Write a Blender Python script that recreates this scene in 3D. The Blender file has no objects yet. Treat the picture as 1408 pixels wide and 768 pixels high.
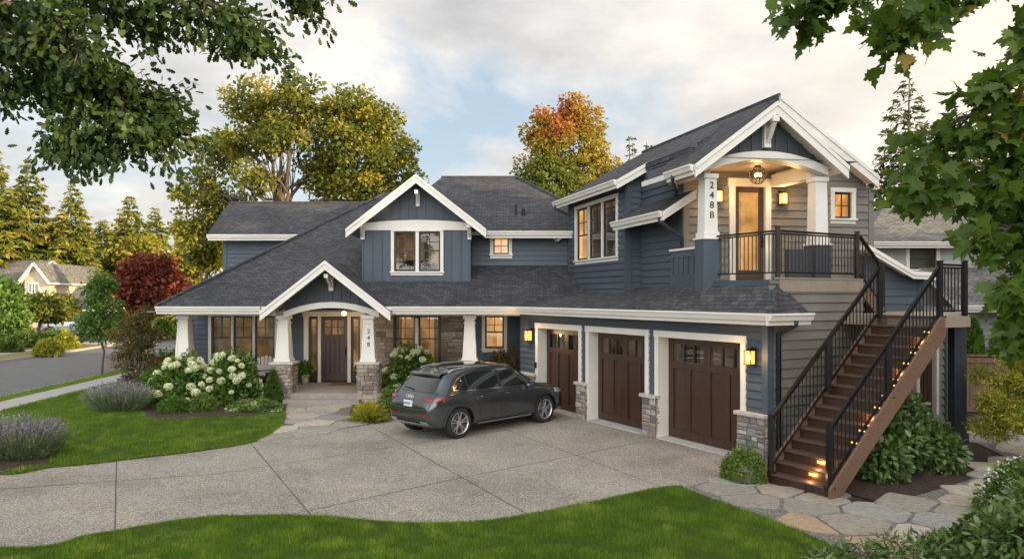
import bpy, bmesh, math, random
import numpy as np
from mathutils import Vector, Matrix
from mathutils.bvhtree import BVHTree

random.seed(7)
rng = np.random.default_rng(11)
R = math.radians
scene = bpy.context.scene
col = scene.collection

# ------------------------------------------------------------------ camera
HC = 3.3           # camera height
cam_d = bpy.data.cameras.new('camera')
cam = bpy.data.objects.new('camera', cam_d)
col.objects.link(cam)
cam.location = (0, 0, HC)
cam.rotation_euler = (R(90), 0, 0)
cam_d.sensor_width = 36
cam_d.lens = 36 * 1000 / 1408
cam_d.shift_y = 21 / 1408
cam_d.clip_start = .05
cam_d.clip_end = 3000
scene.camera = cam

# ------------------------------------------------------------------ sky, sun, exposure
SUN_AZ = R(-22)     # from +X towards +Y
SUN_EL = R(12)
sun_dir = Vector((math.cos(SUN_AZ) * math.cos(SUN_EL), math.sin(SUN_AZ) * math.cos(SUN_EL), math.sin(SUN_EL)))
sun_d = bpy.data.lights.new('sun', 'SUN')
sun_d.energy = 5.0
sun_d.angle = R(.6)
sun_d.color = (1, .77, .44)
sun = bpy.data.objects.new('sun', sun_d)
sun.rotation_euler = sun_dir.to_track_quat('Z', 'Y').to_euler()
sun.location = (40, 20, 30)
col.objects.link(sun)

world = bpy.data.worlds.new('World')
scene.world = world
world.use_nodes = True
wn, wl = world.node_tree.nodes, world.node_tree.links
wn.clear()
def wnode(t, **kw):
    n = wn.new(t)
    for k, v in kw.items():
        setattr(n, k, v)
    return n
w_out = wnode('ShaderNodeOutputWorld')
w_bg = wnode('ShaderNodeBackground')
SKY_S = .1
w_bg.inputs['Strength'].default_value = SKY_S
sky = wnode('ShaderNodeTexSky', sky_type='NISHITA', sun_disc=False)
sky.sun_elevation = SUN_EL
sky.sun_rotation = R(90) - SUN_AZ
sky.air_density = 1.0
sky.dust_density = 1.5
w_tc = wnode('ShaderNodeTexCoord')
w_sep = wnode('ShaderNodeSeparateXYZ')
wl.new(w_tc.outputs['Generated'], w_sep.inputs[0])
def wmath(op, a, b=None, clamp=False):
    n = wnode('ShaderNodeMath', operation=op, use_clamp=clamp)
    for i, x in enumerate((a, b)):
        if x is None: continue
        if isinstance(x, (int, float)): n.inputs[i].default_value = x
        else: wl.new(x, n.inputs[i])
    return n.outputs[0]
def wramp(fac, stops):
    n = wnode('ShaderNodeValToRGB')
    e = n.color_ramp.elements
    while len(e) < len(stops): e.new(.5)
    for i, (p, c) in enumerate(stops):
        e[i].position = p; e[i].color = (*c, 1) if len(c) == 3 else c
    wl.new(fac, n.inputs[0])
    return n.outputs[0]
def wmix(f, a, b, mode='MIX'):
    n = wnode('ShaderNodeMix', data_type='RGBA', blend_type=mode)
    for i, x in ((0, f), (6, a), (7, b)):
        if isinstance(x, (int, float)): n.inputs[i].default_value = x
        elif isinstance(x, tuple): n.inputs[i].default_value = (*x, 1)
        else: wl.new(x, n.inputs[i])
    return n.outputs[2]
zc = wmath('MAXIMUM', w_sep.outputs[2], 0.0)
den = wmath('ADD', zc, .22)
cx_ = wmath('DIVIDE', w_sep.outputs[0], den)
cy_ = wmath('DIVIDE', w_sep.outputs[1], den)
w_comb = wnode('ShaderNodeCombineXYZ')
wl.new(cx_, w_comb.inputs[0]); wl.new(cy_, w_comb.inputs[1])
w_comb.inputs[2].default_value = 3.7
nz1 = wnode('ShaderNodeTexNoise'); nz1.inputs['Scale'].default_value = 1.15; nz1.inputs['Detail'].default_value = 9; nz1.inputs['Roughness'].default_value = .56; nz1.inputs['Distortion'].default_value = .25
wl.new(w_comb.outputs[0], nz1.inputs['Vector'])
nz2 = wnode('ShaderNodeTexNoise'); nz2.inputs['Scale'].default_value = 1.9; nz2.inputs['Detail'].default_value = 8; nz2.inputs['Roughness'].default_value = .55
w_map = wnode('ShaderNodeMapping'); w_map.inputs['Location'].default_value = (3.1, 1.7, 5)
wl.new(w_comb.outputs[0], w_map.inputs['Vector']); wl.new(w_map.outputs[0], nz2.inputs['Vector'])
cover = wramp(nz1.outputs['Fac'], [(.345, (0, 0, 0)), (.49, (1, 1, 1))])
shade = wramp(nz2.outputs['Fac'], [(.33, (3.1, 3.12, 3.2)), (.5, (4.35, 4.28, 4.2)), (.66, (5.8, 5.55, 5.2))])
blue = (3.0, 3.8, 4.7)
base_sky = wmix(.6, sky.outputs[0], blue)
sk = wmix(cover, base_sky, shade)
# warm glow of the low sun behind the clouds
vd = wnode('ShaderNodeVectorMath', operation='DOT_PRODUCT')
wl.new(w_tc.outputs['Generated'], vd.inputs[0]); vd.inputs[1].default_value = Vector((.80, .58, .2)).normalized()
glow = wmath('POWER', wmath('MAXIMUM', vd.outputs['Value'], 0.0), 7.0)
sk = wmix(glow, sk, (6.4, 5.5, 4.4))
# pale band along the horizon
hz = wmath('POWER', wmath('SUBTRACT', 1.0, zc, True), 9.0)
sk = wmix(wmath('MULTIPLY', hz, .55), sk, (5.1, 4.8, 4.4))
# sky behind the camera brightened as added fill light for the shaded facade
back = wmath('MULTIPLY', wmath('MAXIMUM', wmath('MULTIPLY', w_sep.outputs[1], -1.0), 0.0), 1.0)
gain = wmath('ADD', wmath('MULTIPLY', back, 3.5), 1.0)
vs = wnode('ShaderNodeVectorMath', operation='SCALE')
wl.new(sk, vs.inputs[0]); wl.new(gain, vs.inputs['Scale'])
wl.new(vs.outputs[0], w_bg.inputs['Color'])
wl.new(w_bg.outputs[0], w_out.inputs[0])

scene.view_settings.view_transform = 'Standard'
scene.view_settings.look = 'None'
scene.view_settings.exposure = 0.98
scene.view_settings.gamma = 1
scene.render.engine = 'CYCLES'
cy = scene.cycles
cy.use_denoising = True
cy.max_bounces = 6
cy.diffuse_bounces = 3
cy.glossy_bounces = 3
cy.transmission_bounces = 4
cy.transparent_max_bounces = 12
cy.sample_clamp_indirect = 6
cy.caustics_reflective = False
cy.caustics_refractive = False

# ------------------------------------------------------------------ pixel helpers (survey of the photograph; 1408 x 768 px, 1000 px focal length)
def ground(px, py, z=0.0):
    d = (HC - z) * 1000 / (py - 405)
    return Vector(((px - 704) * d / 1000, d, z))
def at(px, py, d):
    return Vector(((px - 704) * d / 1000, d, HC - (py - 405) * d / 1000))

# ------------------------------------------------------------------ materials
M = {}
class Mat:
    def __init__(s, name):
        s.m = bpy.data.materials.new(name); s.m.use_nodes = True
        s.n, s.l = s.m.node_tree.nodes, s.m.node_tree.links
        s.p = s.n['Principled BSDF']; s.out = s.n['Material Output']
        M[name] = s.m
    def node(s, t, **kw):
        n = s.n.new(t)
        for k, v in kw.items(): setattr(n, k, v)
        return n
    def set(s, **kw):
        for k, v in kw.items():
            k = k.replace('_', ' ')
            i = s.p.inputs[k]
            if isinstance(v, (int, float)): i.default_value = v
            elif isinstance(v, (tuple, list)): i.default_value = (*v, 1) if len(v) == 3 else v
            else: s.l.new(v, i)
        return s
    def coord(s, kind='Object', scale=(1, 1, 1), loc=(0, 0, 0), rot=(0, 0, 0)):
        if kind == 'UV': o = s.node('ShaderNodeTexCoord').outputs['UV']
        elif kind == 'Pos': o = s.node('ShaderNodeNewGeometry').outputs['Position']
        else: o = s.node('ShaderNodeTexCoord').outputs[kind]
        mp = s.node('ShaderNodeMapping')
        mp.inputs['Scale'].default_value = scale; mp.inputs['Location'].default_value = loc; mp.inputs['Rotation'].default_value = rot
        s.l.new(o, mp.inputs[0])
        return mp.outputs[0]
    def noise(s, vec, scale, detail=4, rough=.55, dist=0):
        n = s.node('ShaderNodeTexNoise')
        n.inputs['Scale'].default_value = scale; n.inputs['Detail'].default_value = detail
        n.inputs['Roughness'].default_value = rough; n.inputs['Distortion'].default_value = dist
        s.l.new(vec, n.inputs['Vector'])
        return n.outputs['Fac']
    def voronoi(s, vec, scale, out='Color', feature='F1'):
        n = s.node('ShaderNodeTexVoronoi', feature=feature); n.inputs['Scale'].default_value = scale
        s.l.new(vec, n.inputs['Vector'])
        return n.outputs[out]
    def ramp(s, fac, stops, interp='LINEAR'):
        n = s.node('ShaderNodeValToRGB'); n.color_ramp.interpolation = interp
        e = n.color_ramp.elements
        while len(e) < len(stops): e.new(.5)
        for i, (p, c) in enumerate(stops):
            e[i].position = p; e[i].color = (*c, 1) if len(c) == 3 else c
        s.l.new(fac, n.inputs[0])
        return n.outputs[0]
    def mix(s, f, a, b, mode='MIX'):
        n = s.node('ShaderNodeMix', data_type='RGBA', blend_type=mode)
        for i, x in ((0, f), (6, a), (7, b)):
            if isinstance(x, (int, float)): n.inputs[i].default_value = x
            elif isinstance(x, (tuple, list)): n.inputs[i].default_value = (*x, 1)
            else: s.l.new(x, n.inputs[i])
        return n.outputs[2]
    def math(s, op, a, b=None, clamp=False):
        n = s.node('ShaderNodeMath', operation=op, use_clamp=clamp)
        for i, x in enumerate((a, b)):
            if x is None: continue
            if isinstance(x, (int, float)): n.inputs[i].default_value = x
            else: s.l.new(x, n.inputs[i])
        return n.outputs[0]
    def attr(s, name='rnd'):
        n = s.node('ShaderNodeAttribute'); n.attribute_name = name
        return n.outputs['Fac']
    def bump(s, h, strength=.3, dist=.02):
        n = s.node('ShaderNodeBump'); n.inputs['Strength'].default_value = strength; n.inputs['Distance'].default_value = dist
        s.l.new(h, n.inputs['Height'])
        s.l.new(n.outputs[0], s.p.inputs['Normal'])
        return s

def simple(name, c, rough=.6, metal=0, var=.12, nscale=3, spec=.4, bump=0, coat=0):
    m = Mat(name); v = m.coord('Pos')
    f = m.noise(v, nscale, 5)
    lo = tuple(x * (1 - var) for x in c); hi = tuple(min(1, x * (1 + var)) for x in c)
    m.set(Base_Color=m.ramp(f, [(.3, lo), (.7, hi)]), Roughness=rough, Metallic=metal, Specular_IOR_Level=spec, Coat_Weight=coat)
    if bump: m.bump(m.noise(v, nscale * 12, 6), bump, .01)
    return m.m

simple('white_paint', (.63, .605, .555), .45, var=.05, nscale=2, bump=.03)
simple('soffit_paint', (.70, .68, .64), .6, var=.05)
def siding_mat(name, c):
    m = Mat(name); v = m.coord('Pos')
    f = m.noise(v, 1.1, 6, .6); g = m.noise(m.coord('Pos', (1, 1, 14)), 3.0, 5)
    h = m.attr()
    a = m.ramp(f, [(.25, tuple(x * .88 for x in c)), (.75, tuple(x * 1.12 for x in c))])
    b = m.mix(.16, a, m.ramp(g, [(.3, (.02, .025, .03)), (.75, (.25, .27, .3))]), 'OVERLAY')
    b = m.mix(.2, b, m.ramp(h, [(0, tuple(x * .55 for x in c)), (1, tuple(x * 1.5 for x in c))]))
    m.set(Base_Color=b, Roughness=.55, Specular_IOR_Level=.35)
    m.bump(m.noise(m.coord('Pos', (1, 1, 10)), 9, 6), .06, .01)
siding_mat('blue_siding', (.064, .082, .104))
siding_mat('blue_trim', (.060, .077, .097))
siding_mat('grey_siding', (.175, .163, .143))
siding_mat('charcoal_board', (.050, .058, .068))
siding_mat('pale_siding', (.36, .37, .35))

def shingles(name, dark, mid, light):
    m = Mat(name); uv = m.coord('UV')
    b = m.node('ShaderNodeTexBrick'); b.offset = .37; b.squash = 1.0; b.squash_frequency = 2
    b.inputs['Scale'].default_value = 1; b.inputs['Brick Width'].default_value = .21; b.inputs['Row Height'].default_value = .125
    b.inputs['Mortar Size'].default_value = .007; b.inputs['Mortar Smooth'].default_value = .2; b.inputs['Bias'].default_value = 0
    b.inputs['Color1'].default_value = (0, 0, 0, 1); b.inputs['Color2'].default_value = (1, 1, 1, 1); b.inputs['Mortar'].default_value = (.5, .5, .5, 1)
    dv = m.node('ShaderNodeVectorMath', operation='ADD')
    nn = m.node('ShaderNodeTexNoise'); nn.inputs['Scale'].default_value = 6
    m.l.new(uv, nn.inputs['Vector'])
    sc = m.node('ShaderNodeVectorMath', operation='SCALE'); sc.inputs['Scale'].default_value = .016
    m.l.new(nn.outputs['Color'], sc.inputs[0]); m.l.new(uv, dv.inputs[0]); m.l.new(sc.outputs[0], dv.inputs[1])
    m.l.new(dv.outputs[0], b.inputs['Vector'])
    tone = m.ramp(b.outputs['Color'], [(0, dark), (.5, mid), (1, light)])
    big = m.ramp(m.noise(uv, .5, 6, .6), [(.3, (.75, .75, .75)), (.7, (1.25, 1.22, 1.18))])
    t2 = m.mix(1, tone, big, 'MULTIPLY')
    gr = m.ramp(m.noise(uv, 70, 3, .7), [(.3, (.6, .6, .6)), (.7, (1.4, 1.4, 1.4))])
    t2 = m.mix(.8, t2, gr, 'MULTIPLY')
    t3 = m.mix(b.outputs['Fac'], t2, (.010, .010, .012))
    m.set(Base_Color=t3, Roughness=.85, Specular_IOR_Level=.25)
    # each course rises towards its lower edge
    sx = m.node('ShaderNodeSeparateXYZ'); m.l.new(dv.outputs[0], sx.inputs[0])
    saw = m.math('FRACT', m.math('DIVIDE', sx.outputs[1], .125))
    hgt = m.math('SUBTRACT', m.math('MULTIPLY', m.math('SUBTRACT', 1.0, saw), .9), m.math('MULTIPLY', b.outputs['Fac'], .5))
    m.bump(m.math('ADD', hgt, m.math('MULTIPLY', b.outputs['Color'], .35)), .9, .02)
shingles('dark_shingles', (.040, .041, .047), (.053, .054, .062), (.074, .074, .083))
shingles('grey_shingles', (.10, .095, .09), (.15, .145, .14), (.21, .2, .19))
shingles('tan_shingles', (.16, .13, .105), (.21, .175, .14), (.27, .225, .18))

def wood(name, dark, light, scale=1.0, rough=.45, coat=.0, axis=2):
    m = Mat(name)
    s = [9, 9, 9]; s[axis] = .55
    v = m.coord('Pos', tuple(x * scale for x in s))
    f = m.noise(v, 1.6, 7, .62, .6); g = m.noise(m.coord('Pos', tuple(x * 3 * scale for x in s)), 3, 4)
    c = m.mix(m.attr(), m.ramp(f, [(.3, dark), (.7, light)]), m.ramp(g, [(.3, tuple(x * .9 for x in dark)), (.7, light)]))
    m.set(Base_Color=c, Roughness=rough, Coat_Weight=coat, Coat_Roughness=.3)
    m.bump(f, .12, .01)
wood('door_wood', (.022, .009, .0055), (.062, .027, .0135), .8, .42, .15)
wood('tread_wood', (.045, .026, .019), (.085, .052, .038), .7, .6, 0, 0)
wood('stringer_wood', (.115, .064, .042), (.21, .122, .08), .5, .6, 0, 0)
wood('rim_board', (.22, .175, .13), (.33, .27, .21), .5, .6, 0, 0)
wood('fence_wood', (.10, .055, .032), (.20, .118, .07), .7, .75)
wood('chair_wood', (.42, .40, .36), (.60, .58, .53), .7, .6)
wood('bark', (.045, .033, .024), (.12, .09, .065), 1.2, .9)
wood('light_bark', (.14, .11, .08), (.28, .22, .16), 1.2, .9)

def stone_mat(name, stops):
    m = Mat(name); v = m.coord('Pos')
    base = m.ramp(m.attr(), stops, 'CONSTANT')
    f = m.noise(v, 14, 8, .65)
    c = m.mix(.55, base, m.ramp(f, [(.25, (.12, .11, .10)), (.75, (.85, .83, .8))]), 'OVERLAY')
    m.set(Base_Color=c, Roughness=.85, Specular_IOR_Level=.3)
    m.bump(m.noise(v, 22, 8, .7), .5, .02)
stone_mat('brown_stone', [(0, (.18, .145, .115)), (.14, (.27, .22, .175)), (.3, (.15, .13, .115)), (.44, (.32, .27, .21)), (.6, (.22, .17, .13)), (.74, (.25, .225, .2)), (.88, (.36, .32, .27))])
stone_mat('grey_stone', [(0, (.20, .185, .17)), (.14, (.33, .30, .27)), (.28, (.14, .135, .13)), (.42, (.27, .20, .16)), (.56, (.38, .36, .33)), (.7, (.22, .21, .20)), (.85, (.30, .26, .21))])
stone_mat('flagstone', [(0, (.29, .26, .215)), (.18, (.38, .33, .265)), (.36, (.36, .265, .175)), (.5, (.29, .28, .26)), (.68, (.42, .375, .31)), (.84, (.25, .235, .21))])
simple('cap_stone', (.42, .39, .35), .8, var=.2, nscale=8, bump=.3)
simple('mortar', (.15, .135, .115), .95, var=.2, nscale=20, bump=.2)
simple('porch_concrete', (.26, .235, .21), .85, var=.15, nscale=6, bump=.2)
simple('sill_concrete', (.42, .41, .39), .85, var=.12, nscale=6, bump=.2)
simple('black_metal', (.018, .018, .019), .38, .6, var=.1)
simple('bronze_metal', (.035, .028, .022), .42, .7, var=.15)
simple('downspout_paint', (.030, .040, .055), .4, .2, var=.1)
simple('sash_paint', (.030, .027, .025), .45, var=.1)
simple('door_hardware', (.02, .02, .02), .3, .8)
simple('dark_post', (.022, .028, .036), .5, var=.15)
simple('number_black', (.012, .012, .012), .4)
simple('ceiling_board', (.23, .19, .155), .6, var=.1, nscale=4)
simple('door_mat_fibre', (.16, .09, .04), .95, var=.3, nscale=40)
simple('glazed_pot', (.10, .10, .10), .5, var=.2)
simple('pale_pot', (.55, .52, .47), .6, var=.1)
simple('curtain_cloth', (.55, .42, .25), .9, var=.15, nscale=5)

def emit(name, c, s, base=(.10, .05, .02)):
    m = Mat(name); m.set(Base_Color=base, Emission_Color=c, Emission_Strength=s, Roughness=.5)
emit('lamp_glass', (1, .44, .09), 1.05)
emit('bulb', (1, .58, .2), 4)
emit('step_glow', (1, .46, .11), 1.5)
def room_mat(name, c, s, dark):
    m = Mat(name); v = m.coord('Pos')
    f = m.noise(v, 1.7, 3, .5); g = m.voronoi(m.coord('Pos', (1.2, 1.2, .8)), 1.6)
    gb = m.node('ShaderNodeRGBToBW'); m.l.new(g, gb.inputs[0])
    k = m.mix(.45, m.ramp(f, [(.35, tuple(x * dark for x in c)), (.65, c)]), gb.outputs[0], 'MULTIPLY')
    m.set(Base_Color=(.3, .22, .14), Emission_Color=k, Emission_Strength=s, Roughness=.9)
room_mat('lit_room', (1, .47, .13), .65, .35)
room_mat('dim_room', (1, .58, .25), .12, .2)
room_mat('parlour_room', (1, .50, .17), .30, .12)
room_mat('bright_room', (1, .48, .14), 1.15, .45)
room_mat('dark_room', (.9, .7, .45), .035, .2)

# glass: mirror by angle over a clear pane
def glass_mat(name, refl=.10, tint=(.85, .86, .84), rough=0.02, wav=.02):
    m = Mat(name)
    fr = m.node('ShaderNodeFresnel'); fr.inputs['IOR'].default_value = 1.5
    gl = m.node('ShaderNodeBsdfGlossy'); gl.inputs['Roughness'].default_value = rough; gl.inputs['Color'].default_value = (1, 1, 1, 1)
    tr = m.node('ShaderNodeBsdfTransparent'); tr.inputs['Color'].default_value = (*tint, 1)
    mx = m.node('ShaderNodeMixShader')
    m.l.new(m.math('ADD', fr.outputs[0], refl, True), mx.inputs[0]); m.l.new(tr.outputs[0], mx.inputs[1]); m.l.new(gl.outputs[0], mx.inputs[2])
    b = m.node('ShaderNodeBump'); b.inputs['Strength'].default_value = wav; b.inputs['Distance'].default_value = .1
    m.l.new(m.noise(m.coord('Pos'), 2.2, 2), b.inputs['Height']); m.l.new(b.outputs[0], gl.inputs['Normal'])
    m.l.new(mx.outputs[0], m.out.inputs[0])
glass_mat('window_glass', .035)
glass_mat('dark_glass', .05, (.10, .11, .11))
glass_mat('lamp_pane', .02, (.95, .85, .7), .15)

# leaves: colour by leaf, some light through
def leaf_mat(name, stops, trans=.35, rough=.5, spec=.35, pos=None):
    m = Mat(name)
    c = m.ramp(m.attr(), stops)
    if pos: c = pos(m, c)
    m.set(Base_Color=c, Roughness=rough, Specular_IOR_Level=spec)
    t = m.node('ShaderNodeBsdfTranslucent')
    tc = m.mix(1, c, (1.25, 1.25, .75), 'MULTIPLY')
    m.l.new(tc, t.inputs['Color'])
    mx = m.node('ShaderNodeMixShader'); mx.inputs[0].default_value = trans
    m.l.new(m.p.outputs[0], mx.inputs[1]); m.l.new(t.outputs[0], mx.inputs[2]); m.l.new(mx.outputs[0], m.out.inputs[0])
leaf_mat('oak_leaf', [(0, (.024, .046, .010)), (.5, (.046, .078, .016)), (.9, (.080, .120, .025)), (1, (.14, .17, .04))], .4)
leaf_mat('maple_leaf', [(0, (.055, .105, .016)), (.5, (.095, .165, .027)), (.85, (.15, .23, .04)), (.95, (.28, .29, .05)), (1, (.38, .27, .06))], .55, .42)
leaf_mat('big_maple_leaf', [(0, (.075, .105, .018)), (.45, (.15, .165, .024)), (.8, (.29, .25, .034)), (1, (.42, .31, .04))], .45)
leaf_mat('conifer_needle', [(0, (.055, .085, .016)), (.5, (.15, .165, .027)), (1, (.31, .27, .045))], .35, .6)
leaf_mat('dark_needle', [(0, (0.025, 0.044, 0.015)), (.6, (0.056, 0.075, 0.022)), (1, (0.126, 0.130, 0.033))], .15, .6)
leaf_mat('yellow_leaf', [(0, (0.094, 0.115, 0.014)), (.5, (0.200, 0.190, 0.020)), (1, (0.350, 0.265, 0.030))], .35)
leaf_mat('fresh_leaf', [(0, (0.046, 0.102, 0.018)), (.5, (0.101, 0.181, 0.033)), (1, (0.186, 0.275, 0.055))], .35)
leaf_mat('red_leaf', [(0, (0.074, 0.018, 0.013)), (.5, (0.142, 0.031, 0.020)), (.9, (0.243, 0.058, 0.024)), (1, (0.378, 0.117, 0.044))], .35)
leaf_mat('copper_leaf', [(0, (.05, .062, .018)), (.45, (.10, .090, .026)), (.8, (.17, .095, .03)), (1, (.28, .12, .04))], .35)
leaf_mat('shrub_leaf', [(0, (0.037, 0.070, 0.014)), (.5, (0.076, 0.132, 0.024)), (1, (0.153, 0.217, 0.042))], .25)
leaf_mat('box_leaf', [(0, (.06, .11, .016)), (.5, (.12, .19, .028)), (1, (.22, .30, .05))], .25)
leaf_mat('gold_leaf', [(0, (.13, .17, .02)), (.5, (.27, .28, .03)), (1, (.48, .42, .06))], .4)
leaf_mat('yard_leaf', [(0, (0.065, 0.104, 0.015)), (.5, (0.130, 0.156, 0.020)), (.85, (0.221, 0.195, 0.025)), (1, (0.325, 0.156, 0.030))], .3)
leaf_mat('rhodo_leaf', [(0, (.05, .09, .022)), (.5, (.10, .155, .04)), (1, (.19, .25, .085))], .2, .32, .5)
leaf_mat('variegated_leaf', [(0, (0.060, 0.108, 0.020)), (.55, (0.156, 0.228, 0.050)), (.8, (0.420, 0.456, 0.200)), (1, (0.720, 0.720, 0.420))], .25)
leaf_mat('lavender_leaf', [(0, (.10, .15, .06)), (.6, (.18, .23, .11)), (1, (.28, .31, .17))], .25, .7)
leaf_mat('lavender_flower', [(0, (.19, .145, .27)), (.5, (.30, .235, .40)), (1, (.44, .37, .52))], .2, .8)
leaf_mat('hydrangea_petal', [(0, (.52, .60, .28)), (.4, (.76, .78, .52)), (1, (.88, .87, .74))], .3, .7)
leaf_mat('white_petal', [(0, (.6, .62, .5)), (1, (.85, .85, .8))], .3, .7)
def autumn(m, c):
    g = m.node('ShaderNodeTexCoord')
    sx = m.node('ShaderNodeSeparateXYZ'); m.l.new(g.outputs['Generated'], sx.inputs[0])
    h = m.math('ADD', sx.outputs[2], m.math('MULTIPLY', m.math('SUBTRACT', m.noise(m.coord('Pos'), .45, 3), .5), .9))
    warm = m.ramp(h, [(.42, (.12, .17, .025)), (.6, (.30, .25, .03)), (.76, (.42, .17, .03)), (.92, (.40, .09, .04))])
    side = m.ramp(m.math('SUBTRACT', m.math('ADD', sx.outputs[0], m.math('MULTIPLY', h, .25)), .15), [(.45, (0, 0, 0)), (.7, (.75, .75, .75))])
    w2 = m.mix(side, warm, (.40, .30, .04))
    return m.mix(.8, c, w2)
leaf_mat('autumn_leaf', [(0, (.05, .06, .014)), (1, (.22, .14, .03))], .35, pos=autumn)

def grass_mat(name, a, b, c):
    m = Mat(name); v = m.coord('Pos')
    f = m.noise(v, .8, 5, .6); g = m.noise(v, 60, 3, .7); r = m.attr()
    k = m.mix(.5, m.ramp(f, [(.3, a), (.7, b)]), m.ramp(r, [(0, a), (.6, b), (1, c)]))
    k = m.mix(.5, k, m.ramp(g, [(.3, tuple(x * .5 for x in a)), (.75, c)]))
    m.set(Base_Color=k, Roughness=.75, Specular_IOR_Level=.2)
    m.bump(g, .6, .03)
grass_mat('lawn_green', (.055, .115, .010), (.12, .20, .020), (.30, .34, .07))
leaf_mat('grass_blade', [(0, (.060, .125, .010)), (.45, (.12, .21, .018)), (.8, (.21, .30, .035)), (1, (.40, .42, .11))], .4, .5)
grass_mat('lawn_thatch', (.030, .055, .008), (.06, .10, .012), (.11, .12, .03))
grass_mat('dry_grass', (.16, .12, .045), (.24, .185, .075), (.33, .26, .12))
grass_mat('far_ground', (.07, .085, .03), (.10, .10, .04), (.14, .12, .06))

def aggregate():
    m = Mat('exposed_aggregate'); v = m.coord('Pos')
    p = m.voronoi(v, 74)
    g = m.node('ShaderNodeRGBToBW'); m.l.new(p, g.inputs[0])
    peb = m.ramp(g.outputs[0], [(.12, (.12, .106, .09)), (.35, (.215, .19, .163)), (.6, (.32, .287, .25)), (.85, (.52, .475, .42))])
    big = m.ramp(m.noise(v, .45, 6, .62), [(.28, (.66, .65, .65)), (.5, (.98, .97, .95)), (.72, (1.2, 1.17, 1.12))])
    c = m.mix(1, peb, big, 'MULTIPLY')
    st = m.ramp(m.noise(v, 2.3, 7, .7, .4), [(.30, (.72, .71, .7)), (.48, (1, 1, 1))])
    c = m.mix(.6, c, st, 'MULTIPLY')
    m.set(Base_Color=c, Roughness=.8, Specular_IOR_Level=.3)
    d = m.voronoi(v, 74, 'Distance')
    m.bump(m.math('SUBTRACT', 1.0, d), .35, .012)
aggregate()
def mulch():
    m = Mat('bark_mulch'); v = m.coord('Pos', (1, 1.6, 1))
    p = m.voronoi(v, 38)
    g = m.node('ShaderNodeRGBToBW'); m.l.new(p, g.inputs[0])
    c = m.ramp(g.outputs[0], [(.1, (.022, .012, .008)), (.5, (.055, .030, .020)), (.9, (.12, .07, .045))])
    m.set(Base_Color=c, Roughness=.95); m.bump(m.math('ADD', g.outputs[0], m.noise(v, 50, 4)), .9, .04)
mulch()
def gravel():
    m = Mat('path_gravel'); v = m.coord('Pos')
    p = m.voronoi(v, 48)
    g = m.node('ShaderNodeRGBToBW'); m.l.new(p, g.inputs[0])
    c = m.ramp(g.outputs[0], [(.1, (.07, .06, .055)), (.5, (.15, .135, .12)), (.9, (.30, .28, .26))])
    m.set(Base_Color=c, Roughness=.9); m.bump(m.math('SUBTRACT', 1, m.voronoi(v, 48, 'Distance')), .6, .02)
gravel()
simple('asphalt', (.12, .118, .116), .85, var=.14, nscale=1.5, bump=.3)
simple('walk_concrete', (.33, .315, .29), .85, var=.12, nscale=2, bump=.2)
simple('joint_dark', (.055, .050, .045), .9)

# ------------------------------------------------------------------ mesh helpers
ORG = {}
def tag(o, label=None, cat=None, group=None, kind=None):
    if label: o['label'] = label
    if cat: o['category'] = cat
    if group: o['group'] = group
    if kind: o['kind'] = kind
    return o
def thing(name, label, cat, loc=(0, 0, 0), group=None):
    o = bpy.data.objects.new(name, None); col.objects.link(o)
    o.empty_display_size = .2
    o.location = loc
    ORG[o.name] = Vector(loc)
    return tag(o, label, cat, group)
def link(name, me, parent=None, base=None):
    o = bpy.data.objects.new(name, me); col.objects.link(o)
    if parent is not None:
        o.parent = parent; ORG[o.name] = ORG[parent.name]
    else:
        o.location = base or (0, 0, 0); ORG[o.name] = Vector(base or (0, 0, 0))
    return o

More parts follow.
